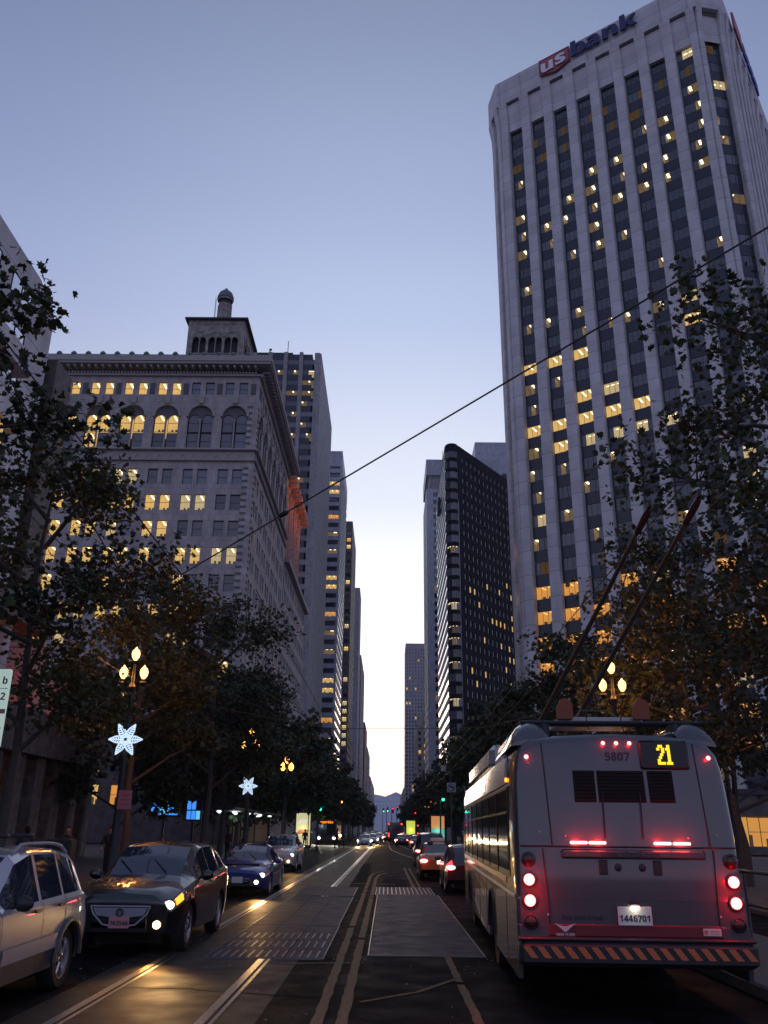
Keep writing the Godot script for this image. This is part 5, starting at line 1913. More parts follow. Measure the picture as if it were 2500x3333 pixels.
func wires() -> void:
	var o := cable("long span wire crossing the sky from upper right down to the left", [Vector3(7.2, 11.6, -2.5), Vector3(4.35, 8.4, -7.8), Vector3(-3.6, 6.0, -14)], 0.013)
	var mb := MB.new()
	var p := Vector3(4.35, 8.4, -7.8).lerp(Vector3(-3.6, 6.0, -14), 0.76)
	var d := (Vector3(-3.6, 6.0, -14) - Vector3(4.35, 8.4, -7.8)).normalized()
	mb.tube([p - d * 0.11, p - d * 0.07, p + d * 0.07, p + d * 0.11], [0.012, 0.045, 0.045, 0.012], 8)
	part("insulator", mb, "black_plastic", o)
	cable("thin wire dropping from the upper left to the span wire's end", [Vector3(-6.5, 9.6, -8.0), Vector3(-3.6, 6.0, -14)], 0.012)
	cable("upper-left stay wire across the concrete tower", [Vector3(-7.5, 11.4, -8.0), Vector3(-5.6, 6.4, -19), Vector3(-3.0, 5.9, -34)], 0.014)
	cable("twin trolley wire over the left rail pair", [Vector3(-3.0, 5.75, -14), Vector3(-3.0, 5.7, -60), Vector3(-3.0, 5.7, -160)], 0.009, 0.05)
	cable("twin trolley wire over the right rail of the pair", [Vector3(-2.3, 5.75, -14), Vector3(-2.3, 5.7, -60), Vector3(-2.3, 5.7, -160)], 0.009, 0.05)
	cable("trolley wire held by the bus's left pole", [Vector3(3.55, 5.95, -4), Vector3(3.6, 5.9, -11), Vector3(3.7, 5.8, -60), Vector3(3.7, 5.8, -160)], 0.009, 0.04)
	cable("trolley wire held by the bus's right pole", [Vector3(4.1, 5.95, -4), Vector3(4.2, 5.9, -11), Vector3(4.3, 5.8, -60), Vector3(4.3, 5.8, -160)], 0.009, 0.04)
	cable("wire sagging across the left trees from above the snowflake", [Vector3(-9.2, 9.4, -16), Vector3(-6.0, 6.6, -30), Vector3(-2.6, 5.9, -44)], 0.012, 0.05)
	cable("lower wire running through the left tree crowns to the triple lamp", [Vector3(-9.6, 7.2, -20), Vector3(-9.0, 6.9, -52), Vector3(-8.9, 6.6, -77)], 0.012, 0.12)
	cable("steep stay wire from the arcaded block's corner down to the trolley wire", [Vector3(-18.6, 14.0, -104), Vector3(-8.9, 8.2, -88), Vector3(-3.0, 5.8, -80)], 0.014, 0.1)
	var n := ["nearest", "second", "third", "fourth", "fifth", "sixth"]
	for k in 6:
		var z := -36.0 - 24.0 * k
		cable("%s cross-span wire between the lamp posts" % n[k], [Vector3(-9, 7.0 - 0.1 * k, z), Vector3(-2.6, 5.85, z), Vector3(4.0, 5.95, z), Vector3(9, 7.2, z)], 0.011, 0.03)

# ---------------------------------------------------------------- cars
# A car's skin is a sheet over (s, r): s runs from the nose (0) to the tail (length), r round the section from the sill (1) to the roof's middle (8).
# Local axes: z = length/2 - s (nose towards +z), x to the car's left, y up.
class Car:
	var d: Dictionary
	func half(s: float) -> float:
		var w: float = d.w * 0.5
		var f: float = clampf(1.0 - s / 0.85, 0.0, 1.0)
		var b: float = clampf(1.0 - (d.l - s) / 0.7, 0.0, 1.0)
		return w * (1.0 - d.get("nose", 0.2) * f * f - 0.11 * b * b)
	func kn(k: Array, s: float) -> float:
		if s <= k[0][0]:
			return k[0][1]
		for i in range(1, k.size()):
			if s <= k[i][0]:
				var f: float = (s - k[i - 1][0]) / maxf(k[i][0] - k[i - 1][0], 1e-5)
				return lerpf(k[i - 1][1], k[i][1], f)
		return k[-1][1]
	func sill(s: float) -> float:
		var y: float = d.sill
		if s < 0.35:
			y += (0.35 - s) * 0.25
		if d.l - s < 0.4:
			y += (0.4 - d.l + s) * 0.5
		var big: float = d.r + 0.065
		for c in d.axles:
			var q: float = absf(s - c)
			if q < big:
				y = maxf(y, d.r + sqrt(big * big - q * q))
		return y
	func pt(s: float, r: float) -> Vector3:
		var ring := [Vector2.ZERO]
		var w := half(s)
		var top := kn(d.top, s)
		var belt := minf(kn(d.belt, s), top - 0.015)
		var yb := minf(sill(s), belt - 0.12)
		var g := clampf((top - belt) / maxf(d.h - kn(d.belt, s), 0.1), 0.0, 1.0)
		var tuck: float = d.get("tuck", 0.17)
		ring.append(Vector2(w * 0.955, yb))
		ring.append(Vector2(w * 0.99, maxf(yb + 0.01, lerpf(d.sill, belt, 0.3))))
		ring.append(Vector2(w, maxf(yb + 0.02, lerpf(d.sill, belt, 0.72))))
		ring.append(Vector2(w * 0.975, maxf(yb + 0.06, belt - 0.05)))
		ring.append(Vector2(w * 0.925, belt))
		var wx := w * (0.905 - (tuck + 0.02) * g - 0.03 * (1.0 - g))
		ring.append(Vector2(wx, lerpf(belt + 0.004, top - 0.075, g)))
		ring.append(Vector2(wx - 0.09 - 0.1 * (1.0 - g), top - 0.018 * g - 0.008))
		ring.append(Vector2(0, top + 0.022))
		var i := clampi(int(floor(r)), 1, 7)
		var p: Vector2 = ring[i].lerp(ring[i + 1], r - i)
		return Vector3(p.x, p.y, d.l * 0.5 - s)
	func patch(mb: MB, s0: float, s1: float, r0: float, r1: float, side: float, out := 0.01, ns := 5, nr := 4) -> void:
		var g := []
		for j in nr + 1:
			var row := []
			for i in ns + 1:
				var s := lerpf(s0, s1, float(i) / ns)
				var r := lerpf(r0, r1, float(j) / nr)
				var p := pt(s, r)
				var e := (pt(s + 0.02, r) - pt(s - 0.02, r)).cross(pt(s, minf(r + 0.1, 7.9)) - pt(s, maxf(r - 0.1, 1.0))).normalized()
				if e.x < 0 and p.x > 0.05:
					e = -e
				if e.x == 0 and e.y < 0:
					e = -e
				p += e * out
				p.x *= side
				row.append(p)
			g.append(row)
		if side > 0:
			for row in g:
				row.reverse()
			for row in g:
				row.reverse()
		mb.loft(g)

func car(called: String, label: String, d: Dictionary, p: Vector3, turn: float, detail: int) -> Node3D:
	var o := thing(called, label, d.get("cat", "car"), p, turn, d.get("group", "cars in the traffic"))
	var c := Car.new()
	c.d = d
	var st := []
	var s := 0.0
	while s < d.l:
		st.append(s)
		s += 0.03 if s < 0.15 or d.l - s < 0.15 else (0.07 if detail > 0 else 0.16)
	st.append(d.l)
	for a in d.axles:
		for k in [-1.0, -0.96, 0.96, 1.0]:
			st.append(a + (d.r + 0.065) * k)
	for q in d.glass:
		st.append(q[0])
		st.append(q[1])
	st.append_array([d.cowl, d.roof0, d.roof1, d.tail])
	st.sort()
	var body := MB.new()
	var glass := MB.new()
	var cut: float = d.get("two_tone", 0.0)
	var lower := MB.new()
	for i in st.size() - 1:
		var a: float = st[i]
		var b: float = st[i + 1]
		if b - a < 0.002:
			continue
		var m := (a + b) * 0.5
		for r in range(1, 8):
			var target := body
			if r == 5:
				for q in d.glass:
					if m > q[0] and m < q[1]:
						target = glass
			elif r == 7 and (m > d.cowl + 0.03 and m < d.roof0 - 0.02 or m > d.roof1 + 0.03 and m < d.tail - 0.04):
				target = glass
			if cut > 0 and r == 1:
				target = lower
			for side in [1.0, -1.0]:
				var k := Vector3(side, 1, 1)
				var p0 := c.pt(a, r) * k
				var p1 := c.pt(b, r) * k
				var p2 := c.pt(b, r + 1) * k
				var p3 := c.pt(a, r + 1) * k
				if side > 0:
					target.quad(p0, p1, p2, p3)
				else:
					target.quad(p1, p0, p3, p2)
	for r in range(1, 8):  # nose and tail
		for e in [0.0, d.l]:
			var p0 := c.pt(e, r)
			var p1 := c.pt(e, r + 1)
			var k := Vector3(-1, 1, 1)
			if e == 0.0:
				body.quad(p0 * k, p0, p1, p1 * k)
			else:
				body.quad(p0, p0 * k, p1 * k, p1)
	body.smooth(32)
	glass.smooth(40)
	part("body", body, d.paint, o)
	part("window_glass", glass, "car_glass", o)
	if cut > 0:
		lower.smooth(32)
		part("cladding", lower, "cladding", o)
	var z0: float = d.l * 0.5
	var hw: float = d.w * 0.5
	# what is under and inside
	var mb := MB.new()
	mb.box(Vector3(0, d.sill + 0.13, 0), Vector3(hw * 1.86, 0.18, d.l - 2.9 * d.r - 1.0))
	mb.box(Vector3(0, d.sill + 0.3, 0), Vector3(hw * 1.1, 0.3, d.l - 0.35))
	for a in d.axles:
		mb.box(Vector3(0, d.r + 0.2, z0 - a), Vector3(hw * 1.2, d.r * 2.0 + 0.1, d.r * 2.3))
		for side in [-1, 1]:
			var arc := PackedVector2Array()
			for i in 13:
				var q := PI * i / 12
				arc.append(Vector2(cos(q), sin(q)) * (d.r + 0.075))
			for i in range(12, -1, -1):
				var q := PI * i / 12
				arc.append(Vector2(cos(q), sin(q)) * (d.r + 0.055))
			var old := mb.t
			mb.t = Transform3D(Basis(Vector3.UP, PI / 2), Vector3(0, d.r, z0 - a))
			mb.prism(arc, minf(side * hw * 0.55, side * hw * 0.955), maxf(side * hw * 0.55, side * hw * 0.955))
			mb.t = old
	part("underbody", mb, "underbody", o)
	if detail > 0:
		mb = MB.new()
		for q in [[0.38, d.roof0 + 0.25], [-0.38, d.roof0 + 0.25], [0.38, d.roof0 + 1.15], [-0.38, d.roof0 + 1.15]]:
			if q[1] < d.roof1:
				mb.bevel(Vector3(q[0], c.kn(d.belt, q[1]) - 0.02, z0 - q[1]), Vector3(0.5, 0.7, 0.16), 0.06)
				mb.bevel(Vector3(q[0], c.kn(d.belt, q[1]) + 0.42, z0 - q[1]), Vector3(0.26, 0.2, 0.12), 0.05)
				mb.bevel(Vector3(q[0], c.kn(d.belt, q[1]) - 0.4, z0 - q[1] + 0.24), Vector3(0.5, 0.18, 0.5), 0.06)
		mb.bevel(Vector3(0, c.kn(d.belt, d.cowl) - 0.12, z0 - d.cowl - 0.4), Vector3(hw * 1.6, 0.2, 0.5), 0.06)
		part("seat", mb, "seat_cloth", o)
	# wheels: tyre, rim
	for a in d.axles:
		for side in [-1.0, 1.0]:
			var w := MB.new()
			var t := Basis(Vector3.BACK, -PI / 2 * side)
			var hub := Vector3(side * (hw * 0.955 - 0.11), d.r, z0 - a)
			var rr: float = d.r
			w.lathe([Vector2(rr * 0.64, -0.1), Vector2(rr * 0.93, -0.11), Vector2(rr, -0.07), Vector2(rr, 0.07), Vector2(rr * 0.93, 0.11), Vector2(rr * 0.66, 0.1), Vector2(rr * 0.62, 0.06)], 22 if detail > 0 else 14, Vector3.ZERO, t)
			w.smooth(50)
			var wheel := part("wheel", w, "rubber", o, Transform3D(Basis(), hub))
			w = MB.new()
			w.lathe([Vector2(rr * 0.56, 0.01), Vector2(rr * 0.6, 0.1), Vector2(rr * 0.67, 0.105), Vector2(rr * 0.66, 0.06)], 22 if detail > 0 else 14, Vector3.ZERO, t)
			w.lathe([Vector2(rr * 0.17, 0.02), Vector2(rr * 0.17, 0.085), Vector2(rr * 0.08, 0.1), Vector2(0, 0.1)], 10, Vector3.ZERO, t)
			for k in d.get("spokes", 5):
				var q: float = TAU * k / d.get("spokes", 5) + 0.3
				for f in [-0.1, 0.1]:
					var p0 := t * (Vector3(cos(q + f * 1.2), 0, sin(q + f * 1.2)) * rr * 0.14 + Vector3(0, 0.075, 0))
					var p1 := t * (Vector3(cos(q + f), 0, sin(q + f)) * rr * 0.61 + Vector3(0, 0.065, 0))
					w.tube([p0, p1], [rr * 0.06, rr * 0.055], 5)
			part("rim", w, "alloy", wheel)
	# lamps
	var front: bool = d.get("front", true)
	for side in [-1.0, 1.0]:
		mb = MB.new()
		c.patch(mb, 0.02, d.get("lamp_s", 0.5), 3.15, 4.75, side, 0.012)
		mb.smooth(50)
		var lamp := part("headlight", mb, "lens" if detail > 0 and front else ("head_lamp" if front and side * d.get("lit_side", side) > 0 else "lens"), o)
		var off: bool = d.get("lit_side", side) != side
		if front and not off:
			mb = MB.new()
			var hp := c.pt(0.1, 4.0) * Vector3(side, 1, 1) + Vector3(side * -0.03, 0.0, 0.035)
			mb.ball(hp, Vector3(0.085, 0.062, 0.05), 12, 7)
			part("lamp_bulb", mb, "head_lamp", lamp)
			if d.get("amber", false):
				mb = MB.new()
				c.patch(mb, 0.2, 0.42, 3.5, 4.55, side, 0.02)
				part("amber_lamp", mb, "amber_lamp", lamp)
			if d.get("beam", 0.0) > 0:
				spot(o, hp + Vector3(0, 0, 0.12), hp + Vector3(side * 1.4, -0.75, 7.0), Color(1.0, 0.8, 0.52), d.beam, 27.0)
			if d.get("fogs", false):
				mb = MB.new()
				var fp := Vector3(side * (c.half(0.03) - 0.17), d.sill + 0.2, c.pt(0.03, 2).z + 0.045)
				mb.ball(fp, Vector3(0.065, 0.06, 0.03), 12, 7)
				part("fog_lamp", mb, "fog_lamp", o)
				if d.get("beam", 0.0) > 0:
					spot(o, fp + Vector3(0, 0, 0.1), fp + Vector3(side * 1.6, -0.6, 5.0), Color(1.0, 0.68, 0.32), d.beam * 0.35, 32.0)
		mb = MB.new()
		c.patch(mb, d.l - d.get("tail_s", 0.22), d.l - 0.01, 3.1, d.get("tail_r", 5.0), side, 0.012)
		var tl := part("tail_light", mb, "tail_lamp" if not front else "red_lens", o)
		if not front:
			mb = MB.new()
			var tp := c.pt(d.l - 0.06, 3.75) * Vector3(side, 1, 1) + Vector3(-side * 0.1, 0.03, -0.075)
			mb.ball(tp, Vector3(0.16, 0.075, 0.025), 12, 6)
			part("lamp_core", mb, "tail_lamp_core", tl)
			if d.get("glow", 0.0) > 0:
				omni(o, tp + Vector3(0, 0, -0.12), Color(1, 0.06, 0.05), d.glow, 0.05)
	# front end
	mb = MB.new()
	var fz := z0 + 0.004
	var gw: float = c.half(0.0)
	var gy0: float = c.kn(d.top, 0.0) - 0.2
	var dark := MB.new()
	dark.bevel(Vector3(0, gy0 - 0.02, fz), Vector3(gw * d.get("grille_w", 1.0), d.get("grille_h", 0.16), 0.03), 0.012)
	dark.bevel(Vector3(0, d.sill + 0.16, fz), Vector3(gw * 1.15, 0.16, 0.03), 0.012)
	part("grille", dark, "black_plastic", o)
	for k in d.get("bars", 2):
		mb.bevel(Vector3(0, gy0 + 0.05 - 0.07 * k, fz + 0.016), Vector3(gw * (1.0 - 0.12 * k), 0.02, 0.03), 0.006)
	if d.get("shield", false):  # a broad bright shield of a grille
		var sp := [Vector2(-0.47, 0.13), Vector2(0.47, 0.13), Vector2(0.42, 0.02), Vector2(0.26, -0.13), Vector2(0.0, -0.17), Vector2(-0.26, -0.13), Vector2(-0.42, 0.02)]
		for i in sp.size():
			var a: Vector2 = sp[i]
			var b: Vector2 = sp[(i + 1) % sp.size()]
			mb.tube([Vector3(a.x, gy0 + a.y, fz + 0.025), Vector3(b.x, gy0 + b.y, fz + 0.025)], [0.014], 6)
		mb.prism(PackedVector2Array([Vector2(-0.43, gy0 + 0.11), Vector2(0.43, gy0 + 0.11), Vector2(0.37, gy0 + 0.0), Vector2(0.0, gy0 - 0.04), Vector2(-0.37, gy0 + 0.0)]), fz + 0.01, fz + 0.028)
		var em := MB.new()
		var ring := []
		for i in 13:
			ring.append(Vector3(0.055 * cos(TAU * i / 12), gy0 + 0.045 + 0.055 * sin(TAU * i / 12), fz + 0.045))
		em.tube(ring, [0.008], 5)
		em.tube([Vector3(-0.035, gy0 + 0.01, fz + 0.045), Vector3(0.0, gy0 + 0.095, fz + 0.045), Vector3(0.035, gy0 + 0.01, fz + 0.045)], [0.008], 5)
		part("emblem", em, "black_plastic", o)
	part("grille_bar", mb, "trim_silver" if detail > 0 else "chrome", o)
	mb = MB.new()
	mb.bevel(Vector3(0, d.get("plate_y", d.sill + 0.26), fz + 0.03), Vector3(0.32, 0.17, 0.02), 0.006)
	var np := part("number_plate", mb, "plate_pink" if d.get("pink", false) else "plate_white", o)
	if d.has("plate"):
		text("plate_number", d.plate, 0.062, "ink", np, at(0, d.get("plate_y", d.sill + 0.26) - 0.01, fz + 0.042), 0.003)
	mb = MB.new()
	mb.bevel(Vector3(0, d.get("rear_plate_y", d.sill + 0.5), -fz - 0.012), Vector3(0.34, 0.17, 0.02), 0.006)
	part("number_plate", mb, "plate_light" if d.get("rear_lit", false) else "plate_white", o)
	# mirrors, handles, door seams, trims
	for side in [-1.0, 1.0]:
		mb = MB.new()
		var mp := c.pt(d.cowl + 0.42, 5.0) * Vector3(side, 1, 1) + Vector3(side * 0.13, 0.05, 0)
		mb.ball(mp, Vector3(0.115, 0.085, 0.06), 10, 6)
		mb.tube([mp, mp - Vector3(side * 0.18, 0.05, 0)], [0.03], 6)
		mb.smooth(50)
		part("mirror", mb, d.get("mirror", d.paint), o)
		if detail == 0:
			continue
		mb = MB.new()
		for q in d.doors:
			c.patch(mb, q, q + 0.012, 1.1, 4.98, side, 0.004, 1, 8)
		part("door_seam", mb, "bus_seam", o)
		for q in d.doors.slice(1):
			mb = MB.new()
			var hp := c.pt(q - 0.2, 3.75) * Vector3(side, 1, 1) + Vector3(side * 0.022, 0, 0)
			mb.bevel(hp, Vector3(0.03, 0.035, 0.19), 0.01)
			part("door_handle", mb, d.get("handle", d.paint), o)
		if d.has("moulding"):
			mb = MB.new()
			c.patch(mb, d.axles[0] + d.r + 0.12, d.axles[1] - d.r - 0.1, 1.95, 2.45, side, 0.022, 4, 2)
			part("side_moulding", mb, d.moulding, o)
		if d.has("brow"):
			for a in d.axles:
				mb = MB.new()
				var pts := []
				for i in 13:
					var q := PI * i / 12
					pts.append(Vector3(side * (c.half(a) + 0.005), d.r + sin(q) * (d.r + 0.09), z0 - a + cos(q) * (d.r + 0.09)))
				mb.tube(pts, [0.035], 6)
				part("wheel_arch", mb, d.brow, o)
		if d.get("rails", false):
			mb = MB.new()
			var pts := []
			for i in 9:
				var q := lerpf(d.roof0 + 0.15, d.roof1 - 0.1, i / 8.0)
				pts.append(c.pt(q, 6.9) * Vector3(side, 1, 1) + Vector3(0, 0.075 if i > 0 and i < 8 else 0.01, 0))
			mb.tube(pts, [0.022], 6)
			part("roof_rail", mb, d.get("rail_mat", "trim_silver"), o)
		if d.has("window_trim"):
			mb = MB.new()
			c.patch(mb, d.glass[0][0], d.glass[-1][1], 4.9, 5.04, side, 0.008, 10, 1)
			part("window_trim", mb, d.window_trim, o)
	if detail > 0:
		mb = MB.new()
		for q in [[0.35, 0.05], [-0.25, -0.55]]:
			mb.tube([c.pt(d.cowl + 0.04, 7.5) * Vector3(0, 1, 1) + Vector3(q[0], 0.02, 0), c.pt(d.cowl + 0.34, 7.5) * Vector3(0, 1, 1) + Vector3(q[1], 0.015, 0)], [0.01], 4)
		part("wiper", mb, "black_plastic", o)
	return o

const SUV := {"l": 4.66, "w": 1.87, "h": 1.65, "sill": 0.27, "r": 0.36, "axles": [0.93, 3.62], "cowl": 1.25, "roof0": 2.05, "roof1": 4.1, "tail": 4.55, "top": [[0, 0.8], [0.06, 0.9], [0.2, 0.96], [0.6, 1.03], [1.25, 1.12], [1.65, 1.4], [2.05, 1.585], [2.5, 1.64], [3.3, 1.645], [4.1, 1.56], [4.38, 1.33], [4.55, 1.08], [4.62, 0.95], [4.66, 0.8]], "belt": [[0, 0.76], [0.5, 0.95], [1.25, 1.05], [3.4, 1.12], [4.4, 1.2], [4.66, 0.78]], "glass": [[1.5, 2.55], [2.62, 3.45], [3.55, 4.12]], "doors": [1.35, 2.58, 3.5]}
const SEDAN := {"l": 4.6, "w": 1.8, "h": 1.44, "sill": 0.22, "r": 0.32, "axles": [0.92, 3.6], "cowl": 1.25, "roof0": 2.1, "roof1": 3.3, "tail": 3.95, "top": [[0, 0.66], [0.06, 0.74], [0.25, 0.8], [0.7, 0.88], [1.25, 0.97], [1.7, 1.22], [2.1, 1.38], [2.6, 1.435], [3.3, 1.37], [3.65, 1.18], [3.95, 1.02], [4.45, 0.99], [4.56, 0.92], [4.6, 0.8]], "belt": [[0, 0.62], [0.5, 0.8], [1.25, 0.89], [3.9, 0.97], [4.6, 0.78]], "glass": [[1.5, 2.5], [2.58, 3.3], [3.38, 3.7]], "doors": [1.3, 2.54, 3.42], "lamp_s": 0.6}
const BOXY := {"l": 4.25, "w": 1.735, "h": 1.66, "sill": 0.3, "r": 0.35, "axles": [0.85, 3.34], "cowl": 1.15, "roof0": 1.85, "roof1": 3.85, "tail": 4.15, "top": [[0, 0.84], [0.06, 0.92], [0.3, 0.98], [1.15, 1.09], [1.5, 1.4], [1.85, 1.6], [2.3, 1.655], [3.2, 1.655], [3.85, 1.58], [4.02, 1.36], [4.15, 1.08], [4.22, 0.95], [4.25, 0.85]], "belt": [[0, 0.8], [0.5, 0.96], [1.15, 1.04], [3.9, 1.11], [4.25, 0.84]], "glass": [[1.4, 2.35], [2.43, 3.1], [3.16, 3.72]], "doors": [1.25, 2.39, 3.13], "spokes": 5, "tail_s": 0.16}
const HATCH := {"l": 4.05, "w": 1.72, "h": 1.5, "sill": 0.22, "r": 0.3, "axles": [0.8, 3.3], "cowl": 1.0, "roof0": 1.7, "roof1": 3.5, "tail": 3.95, "top": [[0, 0.68], [0.2, 0.84], [1.0, 1.0], [1.35, 1.28], [1.7, 1.44], [2.3, 1.5], [3.1, 1.48], [3.5, 1.4], [3.75, 1.22], [3.95, 0.98], [4.05, 0.85]], "belt": [[0, 0.64], [0.5, 0.84], [1.0, 0.93], [3.5, 1.02], [4.05, 0.82]], "glass": [[1.25, 2.2], [2.28, 3.0], [3.08, 3.45]], "doors": [1.1, 2.24, 3.04], "tail_s": 0.2, "tail_r": 6.4}

func kin(base: Dictionary, more: Dictionary) -> Dictionary:
	var o := base.duplicate(true)
	o.merge(more, true)
	return o

func vehicles() -> void:
	# oncoming column on the left
	var o := car("silver_suv", "silver sport utility vehicle with roof rails, cut off at the left edge", kin(BOXY, {"paint": "paint_silver", "mirror": "black_plastic", "handle": "black_plastic", "moulding": "trim_silver", "brow": "cladding", "rails": true, "rail_mat": "trim_silver", "two_tone": 0.3, "cat": "car", "beam": 3.0}), Vector3(-4.92, 0, -10.72), 0.0, 1)
	var mb := MB.new()
	for z in [0.35, -0.35]:
		mb.bevel(Vector3(0, 1.79, z), Vector3(1.15, 0.05, 0.09), 0.02)
		for s in [-0.5, 0.5]:
			mb.box(Vector3(s, 1.73, z), Vector3(0.05, 0.12, 0.06))
	part("roof_crossbar", mb, "black_plastic", o)
	car("black_suv", "glossy black sport utility vehicle, bright grille and left lamps lit", kin(SUV, {"paint": "paint_black", "shield": true, "grille_w": 1.15, "grille_h": 0.34, "bars": 0, "amber": true, "fogs": true, "lit_side": 1.0, "pink": true, "plate": "7K2546", "plate_y": 0.5, "window_trim": "chrome", "beam": 2.6, "lamp_s": 0.62, "spokes": 5, "rails": false}), Vector3(-4.2, 0, -16.98), 0.0, 1)
	car("blue_sedan", "dark blue sedan behind the black sport utility vehicle, lamps on", kin(SEDAN, {"paint": "paint_blue", "fogs": true, "lit_side": 1.0, "grille_h": 0.14, "beam": 2.6}), Vector3(-4.42, 0, -29.4), 0.0, 1)
	car("pearl_minivan", "pale pearl family van with a roof light row behind the blue sedan", kin(SUV, {"paint": "paint_pearl", "l": 4.66, "h": 1.65, "fogs": true, "lit_side": 1.0, "beam": 2.6, "rails": true, "cat": "car"}), Vector3(-5.25, 0, -45.3), 0.0, 1)
	var far := car("far_car", "white-lit car coming along the tram rails, front one of two", kin(SEDAN, {"paint": "paint_silver", "beam": 20.0}), Vector3(-2.75, 0, -111), 0.0, 0)
	dup(far, Vector3(-2.1, 0, -127), 0.0, "car behind the white-lit front one on the tram rails")
	var w := ["third", "fourth", "fifth", "sixth"]
	for k in 4:
		dup(far, Vector3([-1.6, -5.0, -1.9, -4.6][k], 0, -165 - 34.0 * k), 0.0, "%s far oncoming car, just a pair of white lamps" % w[k])
	# the queue on the right, seen from behind
	car("red_hatchback", "small dark red hatchback just left of the bus front, brake lamps on", kin(HATCH, {"paint": "paint_red", "front": false, "glow": 0.06, "rear_plate_y": 0.62}), Vector3(2.72, 0, -31.5), PI, 1)
	var taxi := car("taxi", "orange-yellow taxi with roof sign ahead of the red hatchback", kin(SEDAN, {"paint": "paint_taxi", "front": false, "glow": 0.05, "rear_lit": true, "cat": "taxi", "tail_s": 0.14}), Vector3(2.2, 0, -39.3), PI, 1)
	mb = MB.new()
	mb.bevel(Vector3(0, 1.53, 0.1), Vector3(0.62, 0.16, 0.18), 0.04)
	part("roof_sign", mb, "sign_white", taxi)
	mb = MB.new()
	mb.ball(Vector3(-0.33, 0.62, -2.34), Vector3(0.09, 0.07, 0.03), 10, 6)
	part("amber_lamp", mb, "amber_lamp", taxi)
	car("dark_suv", "tall black sport utility vehicle at the head of the near queue", kin(SUV, {"paint": "paint_black", "front": false, "glow": 0.06, "h": 1.8, "top": [[0, 0.9], [0.2, 1.05], [1.25, 1.2], [1.65, 1.5], [2.05, 1.72], [2.5, 1.79], [3.8, 1.79], [4.4, 1.72], [4.5, 1.5], [4.6, 1.1], [4.66, 0.9]], "roof1": 4.4, "tail": 4.58, "tail_s": 0.1}), Vector3(2.45, 0, -52.6), PI, 1)
	var q := car("far_queue_car", "first dark car of the far red-lit queue", kin(SEDAN, {"paint": "paint_grey", "front": false, "group": "cars in the far red-lit queue", "tail_s": 0.3}), Vector3(3.3, 0, -98), PI, 0)
	var names := ["second", "third", "fourth", "fifth", "sixth", "seventh", "eighth", "ninth", "tenth", "eleventh", "twelfth", "thirteenth", "fourteenth"]
	for k in 13:
		dup(q, Vector3([5.6, 1.9, 3.6, 6.3, 2.0, 4.4, 0.9, 3.0, 5.8, 1.2, 3.6, 0.6, 2.9][k], 0, -106.0 - 11.5 * k), PI, "%s car of the far red-lit queue, counted from the near end" % names[k])
	for k in 6:
		dup(q, Vector3([4.6, 2.4, 6.0, 0.2, 3.4, 5.2][k], 0, -118.0 - 17.0 * k), PI, "%s car filling the gaps of the far red-lit queue" % ["first", "second", "third", "fourth", "fifth", "sixth"][k])
	for k in 2:
		o = thing("far_bus", ["far bus seen from behind, red lamps high in the queue", "second far bus, just a cluster of red lamps"][k], "bus", Vector3([1.3, 5.4][k], 0, [-148, -190][k]))
		mb = MB.new()
		mb.bevel(Vector3(0, 1.75, -6), Vector3(2.55, 2.7, 12), 0.2)
		part("body", mb, "bus_grey", o)
		mb = MB.new()
		mb.bevel(Vector3(0, 2.2, 0.02), Vector3(1.9, 0.7, 0.05), 0.02)
		part("rear_window", mb, "glass_d", o)
		for s in [-1, 1]:
			for y in [1.0, 1.35, 2.85]:
				mb = MB.new()
				mb.ball(Vector3(s * 1.05, y, 0.03), Vector3(0.13, 0.13, 0.04), 10, 6)
				part("tail_lamp", mb, "tail_lamp", o)
			mb = MB.new()
			mb.lathe([Vector2(0.3, -0.12), Vector2(0.48, -0.12), Vector2(0.48, 0.12), Vector2(0.3, 0.12)], 12, Vector3(s * 1.15, 0.48, -2.6), Basis(Vector3.BACK, PI / 2))
			part("wheel", mb, "rubber", o)
	oncoming_bus()

